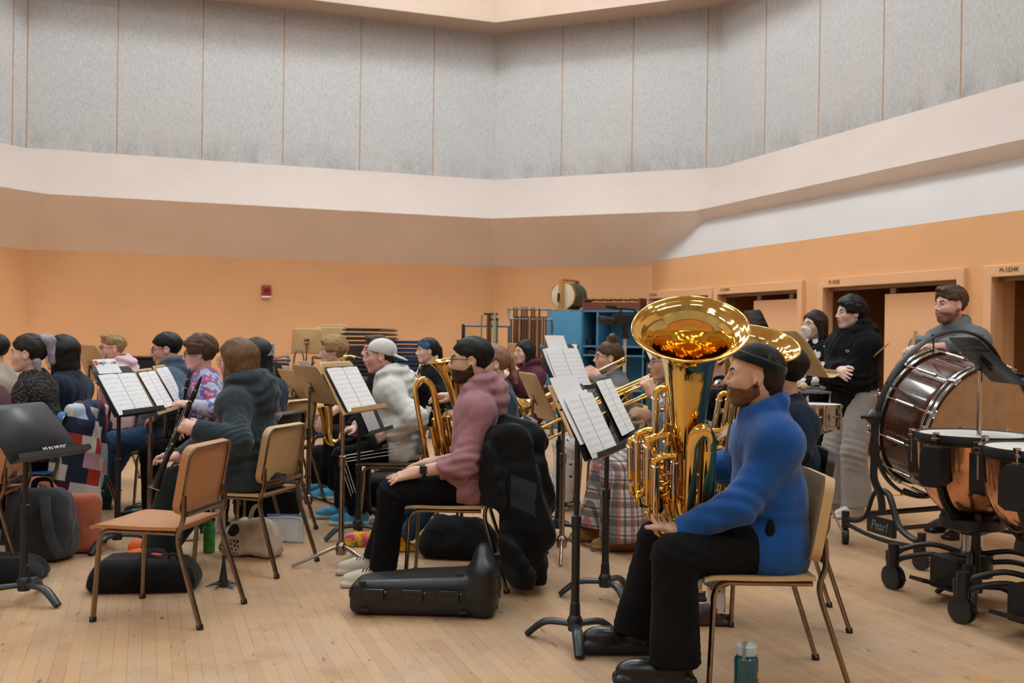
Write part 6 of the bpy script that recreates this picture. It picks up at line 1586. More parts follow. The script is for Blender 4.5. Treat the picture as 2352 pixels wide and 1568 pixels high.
def f_notes(t, v):
    n = t.n('ShaderNodeTexVoronoi', i_Scale=15.0); n.feature = 'F1'; t.l(v, n.inputs['Vector'])
    w = t.noise(v, 42, 2, .6); a = t.math('MULTIPLY', t.math('LESS_THAN', n.outputs['Distance'], .34), t.math('GREATER_THAN', w, .535)); return t.mix(a, lin('#cfcac8'), lin('#26242a'))
C_NOTES = pattern('note_print_cotton', f_notes)
def f_knit(t, v):
    n = t.n('ShaderNodeTexVoronoi', i_Scale=58.0); t.l(t.vscale(v, (1, 1, 1.6)), n.inputs['Vector'])
    return t.ramp(n.outputs['Distance'], [(.12, lin('#8a7a68')), (.3, lin('#4a443f')), (.55, lin('#25252a'))])
C_KNIT = pattern('patterned_knit', f_knit)
def f_tie(t, v): return t.ramp(t.noise(v, 11, 3, .6), [(.3, lin('#a3b9cf')), (.42, lin('#c9bccb')), (.5, lin('#3f6fae')), (.6, lin('#c2465a')), (.72, lin('#d8cfd6'))])
C_TIE = pattern('tie_dye_cotton', f_tie)
def f_clog(t, v): return t.ramp(t.noise(v, 16, 3, .6), [(.3, lin('#3a7a4b')), (.42, lin('#e0b93b')), (.52, lin('#e2862c')), (.6, lin('#c93f86')), (.72, lin('#4a55b5'))])
C_TIECLOG = pattern('tie_dye_foam', f_clog)
def f_ghost(t, v):
    n = t.n('ShaderNodeTexVoronoi', i_Scale=17.0); n.feature = 'SMOOTH_F1'; t.l(t.vscale(v, (1, 1, .8)), n.inputs['Vector']); w = t.noise(v, 60, 1)
    c = t.mix(t.math('LESS_THAN', n.outputs['Distance'], .36), lin('#14161b'), lin('#d9d7d4')); return t.mix(t.math('MULTIPLY', t.math('GREATER_THAN', w, .70), .7), c, lin('#c77a55'))
C_GHOST = pattern('black_white_blob_print', f_ghost)
def f_tulip(t, v):
    x, y, z = t.sep(v); st_ = t.math('LESS_THAN', t.math('FRACT', t.math('MULTIPLY', z, 95)), .14); c = t.mix(t.math('MULTIPLY', st_, .6), lin('#dcd6cd'), lin('#3a3a3a'))
    n = t.n('ShaderNodeTexVoronoi', i_Scale=38.0); t.l(v, n.inputs['Vector']); hue = t.ramp(t.sep(n.outputs['Color'])[0], [(.0, lin('#c9403a')), (.4, lin('#e0b33a')), (.75, lin('#2d4a7a'))], 'CONSTANT'); return t.mix(t.math('LESS_THAN', n.outputs['Distance'], .26), c, hue)
C_TULIP = pattern('tulip_sock', f_tulip)
C_STRIPE_SOCK = mat('white_sock', '#d9d4cd', .9)
S_BLK = mat('black_leather', '#121315', .32, var=.1); S_SOLE = mat('black_sole', '#0e0e0f', .6); S_WHITE = mat('white_leather', '#d9d7d4', .5); S_WSOLE = mat('white_sole', '#cfcac3', .6); S_BLUE = mat('light_blue_leather', '#4aa3cf', .5, var=.35, vscale=26); S_TAN = mat('tan_suede', '#a07848', .9, var=.12); S_TSOLE = mat('brown_sole', '#7a5a38', .8)
S_ORANGE = mat('orange_foam', '#e2672c', .5); S_PLUM = mat('plum_foam', '#3d2a33', .45); S_BROWN = mat('brown_leather', '#2a1d17', .35); S_CREAM = mat('cream_canvas', '#c9bfae', .8)
def hpos(px, D): return at(px, D)
def seat_for(pos, face, label, shell='tan', back=.09, **k):
    a = math.radians(face); return chair(pos[0] + back*math.cos(a), pos[1] + back*math.sin(a), face, label, shell, **k)
# the empty caramel chair in front, with the four feet where the photo shows them
chair(-1.705, 5.06, 170, 'empty caramel plastic chair in the left foreground', 'brown')

# 20 : tuba player in blue
tubaB = W(1572, 1192, 4.36); tubaT = W(1586, 751, 3.82); axT = (tubaT - tubaB).normalized(); MT = orient(tubaT - axT*.965, axT, (-1, -.18, 0))
mouth = W(1652, 882, 4.19)
tuba('tuba', MT, 'big brass tuba with its bell facing the viewer, held by the player in blue', .213, MT.inverted() @ mouth)
p20 = (1.06, 4.235)
def x20(i):
    HP, org = i['HP'], Vector(i['org']); g = MB(); 
    f = lambda p: smin(smax(smax(ell((p - i['Hc']) @ i['RH'], (-.012, 0, .046), (.108, .090, .092)), -((p - i['Hc']) @ i['RH'])[:, 2] + .047 - .42*(-.0 + 0)*0 - .26*np.minimum(.0, 0) + ((p - i['Hc']) @ i['RH'])[:, 0]*.32, .008), -9*np.ones(len(p)), .001), np.abs(ell((p - i['Hc']) @ i['RH'], (-.012, 0, .046), (.112, .094, .096))) - .006 + np.maximum(np.abs(((p - i['Hc']) @ i['RH'])[:, 2] - .052 - ((p - i['Hc']) @ i['RH'])[:, 0]*.32 - .012) - .016, 0)*1.5, .006) + .0012*wob(p, 120, 2)
    sdf_obj('knit_cap', f, i['Hc'] - .16, i['Hc'] + .17, .004, cloth('black_rib_knit', '#0e1212', .15, .95, .3, bump=.6, bscale=260), i['body'], i['org'])
    e = MB(); e.lathe(HP((.0, .083, -.036)) - org, Vector(i['RH'] @ A((0, 0, 1))), [(-.008, .006), (-.008, .0085), (.006, .0085), (.006, .006)], 14, True, True); part('earring', e, M_DARK, i['body'])
    pk = MB(); pk.ball(Vector(i['P'] + i['f']*.06 + i['l']*.205 + i['u']*.055) - org, .05, 14, (.42, .22, 1.15)); part('pocket', pk, C_BLK, i['body'])
    zp = MB(); zp.tube(crom([Vector(i['N'] + i['f']*a_ + i['sp']*b_ + i['l']*.004 - i['org']) for a_, b_ in ((.118, .035), (.132, -.02), (.150, -.09), (.160, -.16))], 4), .0045, 6); part('zip', zp, M_STEEL, i['body'])
person('person in royal blue fleece and black knit cap playing the big tuba in the foreground', p20, 182, K(C_BLUE, kind='collar', loose=.022, fold=.0016, name='fleece_jacket', hem=-.13, hipw=.122), K(C_BLKT, loose=.022, flare=.03), K([S_BLK, S_SOLE], kind='chunky', solez=.045, s=1.04), ('mullet', HR['dark'], dict(t=.010, xmax=-.018)), 'olive', lean=3, head=(-11, 2), beard=('brown', .004),
    arms={1: dict(W=W(1562, 1222, 4.10), pole=(-.3, .8, -.5), d=(.45, -1, .05), n=(0, .0, -1), curl=(.4, .4, .4, .4), thumb=-.6, spread=.08), -1: dict(W=W(1556, 1075, 4.55), pole=(-.4, -.7, -.4), d=(.8, .3, .2), n=(0, -.3, 1), curl=.5)},
    feet={1: (.415, .17, .10), -1: (.50, -.28, .10)}, h=.0065, hh=.0032, extra=x20, width=1.04, scale=1.02)
chair(.97, 4.215, 180, 'tan plastic chair under the tuba player in blue', 'tan')

# 21 : second tuba player
p21 = (1.40, 5.17); t2T = W(1738, 786, 4.95); t2B = W(1668, 1215, 5.2); ax2 = Vector((.06, -.42, .9)).normalized(); M2 = orient(t2T - ax2*.965, ax2, (-1, -.1, 0))
def tulip_socks(i): pass
person('black haired person in navy T-shirt playing the second tuba behind the player in blue', p21, 176, K(C_NAVY, kind='tee', sleeve='short', name='t_shirt', loose=.016), K(C_GREY, loose=.02, cuff=.10), K(S_PLUM, kind='clog', sock=C_TULIP), ('short', HR['black'], dict(t=.024, earz=.03)), 'olive', lean=2, head=(-22, 2),
    arms={1: dict(W=W(1752, 1010, 5.02), pole=(-.5, .7, -.6), d=(1, .1, .35), n=(.2, .7, .6), curl=(.5, .6, .6, .6)), -1: dict(W=W(1712, 992, 5.12), pole=(-.4, -.7, -.5), d=(1, .3, .1), n=(-.1, .5, .9), curl=(.35, .4, .45, .5))},
    feet={1: (.39, .22, .09, -.35), -1: (.47, -.06, .13, -.3)}, h=.008, hh=.0042)
tuba('tuba', M2, 'second brass tuba half hidden behind the big one and its player', .205, M2.inverted() @ W(1762, 872, 5.14))
chair(1.275, 5.14, 174, 'dark brown plastic chair behind the player in blue', 'black')

# 15 : mauve hoodie
p15 = (-.19, 5.76)
def x15(i):
    g = MB(); a = i['AR'][1]; org = Vector(i['org']); d = Vector(A(a['W'] - a['E'])).normalized(); c = Vector(a['W']) - d*.045 - org
    g.lathe(c, d, [(-.014, .030), (-.014, .034), (.014, .032), (.014, .028)], 20); g.box(c + Vector((0, -.034, .008)), (.019, .006, .021), None, .004); part('wrist_watch', g, M_DARK, i['body'])
person('bearded person in mauve hoodie and black glasses resting a hand on one knee', p15, 181, K(C_MAUVE, kind='hoodie', sleeve='pushed', name='hoodie', loose=.012, fold=.006, hem=-.10), K(C_BLKT, loose=.014, flare=.012), K(S_CREAM), ('short', HR['black'], dict(t=.012, back=-.075)), 'olive', lean=-1, head=(0, 1), beard=('dark', .0048), glass=('square',),
    arms={1: dict(W=W(955, 1084, 5.55), pole=(-.5, .4, -.8), d=(1, .0, -.28), n=(.15, .35, 1), curl=(.10, .12, .14, .16), spread=.12), -1: dict(w=(.23, -.17, .64), pole=(-.6, -.4, -.5), d=(1, 0, -.1), n=(0, 0, 1), curl=.2)},
    feet={1: (.49, .13), -1: (.56, -.16)}, h=.0065, hh=.0035, extra=x15, scale=1.04, spine=.495)
chair(-.345, 5.77, 178, 'tan plastic chair with a black coat over its back under the mauve hoodie man', 'tan')
def coat():
    O = A((-.035, 5.74, 0)); r = empty('coat', O, 0, 'black rain jacket hanging over the back of the chair of the mauve hoodie man', 'jacket')
    def f(p):
        q = p - O; x, y, z = q[:, 0], q[:, 1], q[:, 2]
        d = rbox(q, (.0, 0, .51), (.105, .25, .36), .045); d = smin(d, ecap(q, (.075, -.07, .62), (.125, -.10, .12), .085, .105, (0, 1, 0), 1.9), .06)
        d = smin(d, cap(q, (.14, -.16, .66), (.225, -.20, .33), .075, .062), .05); d = smin(d, cap(q, (.12, .2, .62), (.17, .22, .25), .075, .06), .05); d = smin(d, ell(q, (.10, -.06, .80), (.115, .16, .085)), .06); d = smin(d, ell(q, (.0, -.0, .84), (.06, .2, .05)), .05)
        d = d + .018*np.sin(y*38 + 7*z + x*22 + 2.2*wob(p, 7, 1)) + .010*wob(p, 24, 4) + .016*crease(p, 1, 17) + .006*crease(p, 3, 44); d = smax(d, -(rbox(q, (-.10, 0, .20), (.08, .27, .26), .03)), .03)
        return smax(d*.8, -(z - .035), .01)
    zone = lambda c: (lambda q: ((q[:, 1] < -.05) & (np.abs(q[:, 2] - .53 + .35*(q[:, 0] - .1)) < .085) & (q[:, 0] > .035) & (q[:, 0] < .17)).astype(int))(c - O)
    sdf_obj('shell', f, O + A((-.2, -.42, 0)), O + A((.36, .42, 1.0)), .009, [cloth('black_nylon_shell', '#0d0f12', .2, .55, .1), cloth('slate_nylon', '#2c3238', .1, .6, .1)], r, O, zone)
coat()

# 8 : hoodie woman with clarinet
p8 = (-1.475, 6.085); m8 = W(462, 866, 5.88)
person('person with shoulder length brown hair and wire glasses in charcoal hoodie, sitting with a clarinet', p8, 168, K(C_CHAR, kind='hoodie', name='hoodie', loose=.024, fold=.005, hem=-.10), K(C_OLIVE, loose=.035, flare=.03), K([S_ORANGE, S_ORANGE], kind='clog', sock=C_STRIPE_SOCK), ('long', HR['brown'], dict(len=.15, bulk=.062, side=.12, t=.016, lx=.03)), 'pink', lean=9, head=(2, -3), female=True, glass=('round', M_GOLDW),
    arms={1: dict(W=W(445, 985, 5.72), pole=(-.55, .5, -.6), d=(.9, -.3, .2), n=(0, .8, .5), curl=(.6, .7, .7, .7)), -1: dict(W=W(412, 1050, 5.95), pole=(-.4, -.7, -.5), d=(1, .2, .1), n=(0, -.2, 1), curl=.6)},
    feet={1: (.52, .16), -1: (.66, -.10)}, h=.007, hh=.004, brows='brown', scale=1.0, width=1.02)
chair(-1.544, 6.107, 163, 'tan plastic chair under the hoodie woman', 'tan')
clarinet(m8, (-.30, -.10, -.80), 'black clarinet held by the hoodie woman', .66)

# 12 : cap
p12 = hpos(930, 7.6)
def x12(i):
    def f(p):
        q = (p - i['Hc']) @ i['RH']; d = smax(ell(q, (-.014, 0, .045), (.110, .092, .090)), -(q[:, 2] - .022 - .24*q[:, 0]), .008); b = ell(q, (-.142, 0, -.004), (.068, .075, .0095), np.array([[.93, 0, -.36], [0, 1, 0], [.36, 0, .93]]))
        return smin(d, b, .012)
    sdf_obj('cap', f, i['Hc'] - .24, i['Hc'] + .2, .006, cloth('white_cap_cotton', '#d3d1cc', .04, .9, .1), i['body'], i['org'])
    st_ = MB(); K_, H_, A_ = (Vector(i['LG'][1][k] - i['org']) for k in ('K', 'H', 'A')); side = Vector(i['l'])
    for j in (-1, 0, 1):
        off = side*.089 + Vector(i['u'])*.022*j
        st_.tube([H_ + off*1.22 + (K_ - H_)*.08, H_ + (K_ - H_)*.5 + off*1.06, K_ + off*.96 - Vector(i['f'])*.0], .0085, 6, sx=.35, sy=1.0, up=side)
        o2 = side*.084 - Vector(i['f'])*.022*j
        st_.tube([K_ + o2*.96, K_ + (A_ - K_)*.5 + o2*.90, A_ + o2*.80], .0085, 6, sx=.35, sy=1., up=side)
    part('stripe', st_, M_PAPERW, i['body'])
    g = MB(); g.box(Vector(i['C'] + i['f']*.125 + i['l']*.075 - i['u']*.06 - i['org']), (.006, .010, .014), None, .002); part('chest_mark', g, M_DARK, i['body'])
person('person in white hoodie and white backwards cap, in black track trousers with three white stripes', p12, 186, K(C_WHITE, kind='hoodie', name='hoodie', loose=.022, fold=.006, hem=-.10), K(C_BLKT, loose=.016, flare=.02), K([S_BLUE, S_WSOLE], solez=.028), ('short', HR['dark'], dict(t=.008)), 'pink', lean=13, head=(0, 0), extra=x12,
    arms={1: dict(W=W(893, 992, 7.4), pole=(-.6, .5, -.5), d=(.85, -.1, -.5), n=(0, .8, .6), curl=.5), -1: dict(w=(.36, -.12, .66), pole=(-.4, -.7, -.5), curl=.5)}, feet={1: (.30, .12), -1: (.42, -.14)}, h=.008, hh=.0045, scale=1.02)
seat_for(p12, 184, 'grey plastic chair under the player in the white backwards cap', 'grey')
# 11 : sax man
p11 = hpos(893, 8.8); m11 = W(838, 825, 8.62)
person('person in black shirt blowing a saxophone, seen just left of the white cap', p11, 196, K(C_BLK, name='shirt', loose=.016), K(C_BLKT, loose=.014), K([S_BLUE, S_WSOLE], solez=.028), ('quiff', HR['mid'], dict(t=.014)), 'pink', lean=6, head=(6, 4), arms={1: dict(W=W(812, 925, 8.55), pole=(-.5, .6, -.6), curl=.6), -1: dict(W=W(800, 985, 8.7), pole=(-.5, -.6, -.6), curl=.6)}, feet={1: (.44, .10), -1: (.50, -.14)}, h=.009, hh=.005, width=1.06, scale=1.03)
seat_for(p11, 196, 'tan plastic chair under the saxophonist in black', 'tan')
saxophone(m11, (.02, -.18, -1), 'brass saxophone with a low bell played by the person beside the white cap', .62, (-1, -.25, -.35))
# 10 : curly
p10 = hpos(785, 9.7); m10 = W(723, 832, 9.5)
def x10(i):
    g = MB(); a = i['AR'][1]; d = Vector(A(a['W'] - a['E'])).normalized(); c = Vector(a['W'] - i['org']) - d*.03; g.lathe(c, d, [(-.02, .030), (-.02, .034), (.02, .032), (.02, .028)], 16); part('wristband', g, M_DARK, i['body'])
person('person with curly blond brown hair in black T-shirt, sitting behind the tan stands', p10, 198, K(C_BLK, kind='tee', sleeve='short', name='t_shirt', loose=.02), K(C_GREY, loose=.016), K([S_BLK, S_WSOLE], solez=.028), ('curly', HR['blond'], dict(t=.020, back=-.085)), 'fair', lean=4, head=(0, 2), glass=('round', M_GOLDW), brows='brown', extra=x10,
    arms={1: dict(W=W(742, 960, 9.2), pole=(-.4, .6, -.6), d=(.25, .1, -1), n=(.3, .8, .2), curl=.6), -1: dict(W=W(712, 865, 9.45), pole=(-.4, -.6, -.6), curl=.6)}, feet={1: (.44, .12), -1: (.55, -.12)}, h=.009, hh=.005)
seat_for(p10, 198, 'blue plastic chair under the curly haired player', 'blue')
clarinet(m10, (-.75, -.2, -.55), 'black clarinet played by the curly haired person', .6)
# 13 : blue hair
p13 = hpos(1003, 10.6); m13 = W(966, 838, 10.45)
person('person in black with blue streaked ponytail playing a silver horn', p13, 196, K(C_BLK, name='sweater'), K(C_JEAND), K(S_BLK), ('pony', [HR['black'], HR['blue']], dict(t=.018, zone=lambda q: ((q[:, 0] > .0) & (q[:, 2] < .09)).astype(int))), 'fair', lean=5, female=True, arms={1: dict(W=W(968, 880, 10.2), pole=(-.3, .7, -.7), curl=.7), -1: dict(W=W(952, 872, 10.4), pole=(-.3, -.7, -.7), curl=.7)}, h=.011, hh=.0055)
seat_for(p13, 196, 'grey plastic chair under the blue haired player', 'grey')
trumpet(m13, (-.35, -.5, -.75), 'silver horn played by the blue haired person', M_SILVER, True)
# 14 : rose blond
p14 = hpos(1160, 6.75)
person('person with rose blond ponytail sitting behind the mauve hoodie man, playing a euphonium', p14, 186, K(C_TEAL, name='sweater', loose=.014), K(C_JEAN, loose=.01), K(C_TIECLOG, kind='clog'), ('pony', HR['rose'], dict(t=.014)), 'fair', lean=4, head=(10, -6), female=True,
    arms={1: dict(W=W(1062, 960, 6.45), pole=(-.4, .7, -.6), curl=.6), -1: dict(W=W(1030, 912, 6.55), pole=(-.5, -.6, -.5), d=(.9, .4, .1), n=(0, -.1, 1), curl=(.5, .55, .6, .6))}, feet={1: (.62, .12), -1: (.80, -.05)}, h=.008, hh=.005, brows='brown', scale=.97)
seat_for(p14, 186, 'grey plastic chair under the rose blond player', 'grey')
upE = Vector((-.16, -.05, .98)).normalized(); oE = W(1036, 824, 6.35) - upE*.62
euphonium(orient(oE, upE, (-1, -.1, 0)), 'brass euphonium with upright bell beyond the mauve hoodie man')
# 16 : maroon trumpet
p16 = hpos(1222, 10.8); m16 = W(1186, 846, 10.62)
def x16(i): text('MUN', .085, frame4(Vector(-i['l']), Vector(i['u']), Vector(i['f']), Vector(i['C'] + i['f']*.172 - i['u']*.10 - i['org'])), M_PAPERW, i['body'])
person('person with long dark hair and glasses in maroon hoodie playing a trumpet', p16, 208, K(C_MAROON, kind='hoodie', name='hoodie', loose=.018), K(C_JEAND), K(S_BLK), ('long', HR['black'], dict(len=.22, bulk=.05)), 'fair', lean=4, female=True, glass=('round', M_GOLDW), arms={1: dict(W=W(1168, 862, 10.45), pole=(-.3, .8, -.6), curl=.7), -1: dict(W=W(1170, 858, 10.6), pole=(-.3, -.8, -.6), curl=.7)}, h=.011, hh=.0055, extra=x16)
seat_for(p16, 208, 'caramel plastic chair under the trumpeter in maroon', 'brown')
trumpet(m16, (-.72, -.35, -.6), 'silver trumpet played by the person in maroon')
# 17 : bun trombone
p17 = hpos(1425, 8.35); m17 = W(1354, 858, 8.25)
person('person with a high hair bun and glasses in grey sweater playing a trombone', p17, 184, K(C_GREY, name='sweater', loose=.022), K(C_NOTES, loose=.03, flare=.03), K([S_BLK, S_WSOLE], solez=.03), ('bun', HR['mid'], dict(t=.014, at=(-.025, 0, .150), br=.046)), 'pink', lean=5, head=(0, 2), female=True, glass=('square', M_GOLDW),
    arms={1: dict(W=W(1375, 868, 8.1), pole=(-.2, .8, -.7), d=(.8, 0, .5), n=(0, .8, .3), curl=.7), -1: dict(W=W(1288, 905, 8.25), pole=(-.2, -.7, -.8), curl=.6)}, feet={1: (.48, .10), -1: (.40, -.10)}, h=.008, hh=.0045)
seat_for(p17, 184, 'tan plastic chair under the trombonist with the hair bun', 'tan')
trombone(m17, (-.89, -.12, -.44), 'brass trombone of the person with the hair bun', ext=.12, bell_side=-1)
# 18 : glasses trombone with plaid trousers
p18 = hpos(1560, 6.85); m18 = W(1492, 868, 6.75)
person('person in glasses, denim jacket and plaid trousers playing a trombone behind the tuba', p18, 184, K(C_DENJ, name='jacket', sleeve='pushed', loose=.02), K(C_PLAID, loose=.055, flare=.07), K([S_TAN, S_TSOLE], solez=.022, s=1.05), ('short', HR['black'], dict(t=.022)), 'tan', lean=4, head=(0, 1), glass=('round', M_FRAME),
    arms={1: dict(W=W(1500, 905, 6.6), pole=(-.1, .9, -.6), d=(.5, -.2, .8), n=(-.2, .8, .3), curl=.8), -1: dict(W=W(1490, 952, 6.8), pole=(-.5, -.5, -.8), d=(.9, .2, .2), n=(0, .6, .6), curl=.7)}, feet={1: (.36, .14), -1: (.46, -.16)}, h=.008, hh=.0045)
seat_for(p18, 184, 'grey plastic chair under the trombonist in plaid trousers', 'grey')
trombone(m18, (-.90, -.10, -.42), 'brass trombone of the person in plaid trousers, nearest of the trombones', ext=.02, bell_side=1)
p19 = hpos(1655, 7.75)
person('person almost wholly hidden behind the big tuba, holding the middle trombone', p19, 184, K(C_BLK, name='sweater'), K(C_BLKT), K(S_BLK), ('short', HR['brown']), 'fair', lean=3, h=.012, hh=.007, arms={1: dict(W=W(1590, 860, 7.6), pole=(-.1, .9, -.6), curl=.7), -1: dict(W=W(1540, 905, 7.7), pole=(-.3, -.7, -.8), curl=.7)})
seat_for(p19, 184, 'black plastic chair under the hidden trombonist', 'black')
trombone(W(1590, 838, 7.65), (-.90, -.10, -.38), 'brass trombone in the middle, its bell just left of the nearest trombone bell', ext=.05, bell_side=1)

# percussionists
p22 = hpos(1882, 8.75)
def x22(i):
    f = lambda p: (lambda q: smax(head_sdf(q) - .012, ell(q, (.10, 0, -.062), (.062, .062, .052)), .006) if 1 else 0)((p - i['Hc']) @ i['RH']/i['s'])*i['s']
    sdf_obj('face_mask', f, i['Hc'] - A((.17, .17, .16)), i['Hc'] + A((.17, .17, .04)), .0055, mat('white_mask', '#e6e4e1', .8, var=.02), i['body'], i['org'])
person('standing person in white face mask, glasses and a black and white print top', p22, 202, K(C_GHOST, name='sweater', loose=.018, hem=-.14), K(C_BLKT, loose=.02), K(S_BLK), ('bob', HR['dark'], dict(len=.12, bulk=.050, side=.11, lx=-.012)), 'fair', sit=False, lean=1, female=True, glass=('round', M_GOLDW), extra=x22, scale=.95,
    arms={1: dict(W=W(1832, 880, 8.5), pole=(-.5, .5, -.7), d=(.8, .2, -.1), n=(0, .3, 1), curl=.9), -1: dict(w=(.30, -.10, 1.02), pole=(-.5, -.5, -.7), curl=.7)}, h=.009, hh=.005)
p23 = hpos(1962, 8.2)
def x23(i): 
    text('TOWARD', .028, frame4(Vector(-i['l']), Vector(i['u']), Vector(i['f']), Vector(i['C'] + i['f']*.150 - i['u']*.07 + i['l']*.06 - i['org'])), M_WTXT, i['body'])
    text('ck', .085, frame4(Vector(-i['f']), Vector(i['u']), Vector(i['l']), Vector(i['P'] + i['l']*.176 - i['u']*.17 + i['f']*.02 - i['org'])), mat('cream_print', '#cfc8bd', .7), i['body'])
person('standing person with wavy black hair in black hoodie with folded arms and pale grey sweatpants', p23, 203, K(C_BLK, kind='hoodie', name='hoodie', loose=.032, fold=.007, hem=-.17), K(C_SWEAT, loose=.035, flare=.035), K([S_WHITE, S_WSOLE], solez=.025), ('curly', HR['black'], dict(t=.014, back=-.07)), 'fair', sit=False, lean=0, head=(-12, 0), extra=x23,
    arms={1: dict(w=(.20, -.10, 1.13), pole=(-.2, .9, -.8), d=(.1, -1, .1), n=(.9, 0, .3), curl=.3), -1: dict(w=(.225, .10, 1.13), pole=(-.2, -.9, -.8), d=(.25, 1, -.22), n=(.9, -.2, .3), curl=(.12, .15, .2, .25), spread=.14)}, feet={1: (.05, .12), -1: (.10, -.10)}, h=.0075, hh=.0042, scale=1.005)
i23 = PEOPLE[-1]
q = W(1975, 845, 8.0); e2 = W(2042, 788, 7.9); r = empty('drumstick', q, 0, 'wooden drumstick held under the arm of the person in black hoodie', 'drumstick'); g = MB(); d = e2 - q; g.tube([d*-.5, d*.0, d*.86, d*.93, d*.97, d], [.0085, .0085, .006, .004, .0065, .002], 8); part('stick', g, M_WOODF, r)
p24 = hpos(2222, 7.45)
person('standing bearded person in grey sweater leaning on the bass drum', p24, 204, K(C_GREY, kind='collar', sleeve='pushed', name='sweater', loose=.018, fold=.006), K(C_JEAND, loose=.02), K([S_BROWN, S_SOLE], kind='boot', solez=.025), ('quiff', HR['mid'], dict(t=.016, back=-.07)), 'pink', sit=False, lean=12, head=(-8, 0), beard=('stub', .0032), scale=1.04, pz=.965,
    arms={1: dict(W=W(2128, 800, 6.98), pole=(-.2, .9, -.1), d=(.9, -.4, .0), n=(0, .2, 1), curl=.5), -1: dict(W=W(2120, 802, 7.12), pole=(-.3, -.9, .0), d=(.9, .3, .1), n=(0, 0, 1), curl=.8)}, feet={1: (.10, .13), -1: (.0, -.12)}, h=.0075, hh=.0042)
q = W(2100, 775, 7.1); r = empty('mallet', q, 0, 'pale wooden mallet handle held upright by the bearded person at the bass drum', 'mallet'); g = MB(); g.tube([(-.02, 0, -.12), (0, 0, 0), (.008, 0, .045)], [.010, .011, .014], 10); part('handle', g, mat('pale_beech', '#c9a36c', .5), r)

# left group
p1 = hpos(-22, 5.9); person('person with dark bob at the left edge in maroon sweater', p1, 188, K(C_MAROON, name='sweater', loose=.02), K(C_BLKT), K(S_BLK), ('bob', HR['black'], dict(len=.13, bulk=.06, side=.13)), 'fair', lean=7, female=True, h=.009, hh=.006)
seat_for(p1, 188, 'caramel plastic chair at the left edge under the person in maroon sweater', 'brown')
p2 = hpos(12, 7.7); person('person with brown hair in beige jumper behind the maroon sweater at the left edge', p2, 184, K(C_BEIGE, name='jumper', loose=.022), K(C_JEAND), K(S_BLK), ('short', HR['dark'], dict(t=.014, back=-.09)), 'tan', lean=5, h=.009, hh=.006)
seat_for(p2, 184, 'grey plastic chair under the person in beige jumper', 'grey')
p3 = hpos(100, 6.85)
def x3(i):
    f = lambda p: (lambda q: smin(smin(smin(np.linalg.norm(q - A((-.085, 0, .085)), axis=1) - .030, cap(q, (-.095, .0, .10), (-.135, 0, .09), .032, .032), .02), cap(q, (-.135, 0, .09), (-.150, 0, -.05), .034, .020), .02), cap(q, (-.07, .05, -.05), (-.09, .05, -.14), .026, .014), .03) + .004*wob(q, 90, 3))((p - i['Hc']) @ i['RH'])
    sdf_obj('ponytail', f, i['Hc'] - .24, i['Hc'] + .2, .006, HR['violet'], i['body'], i['org'])
person('person with violet grey ponytail in patterned knit cardigan on the left', p3, 188, K(C_KNIT, name='cardigan', loose=.02), K(C_BLKT), K(S_BLK), ('bun', HR['dark'], dict(t=.012, at=(-.085, 0, .09), br=.03)), 'fair', lean=5, female=True, extra=x3, h=.008, hh=.0045)
seat_for(p3, 188, 'blue plastic chair under the person in the knit cardigan', 'blue')
p4 = hpos(172, 7.25); person('person with long black hair in navy sweater turned to the left beside the patchwork jacket', p4, 182, K(C_NAVY, name='sweater', loose=.022), K(C_JEAND), K(S_BLK), ('long', HR['black'], dict(len=.30, bulk=.06)), 'fair', lean=5, female=True, h=.008, hh=.005)
seat_for(p4, 182, 'black plastic chair draped with the patchwork jacket', 'black')
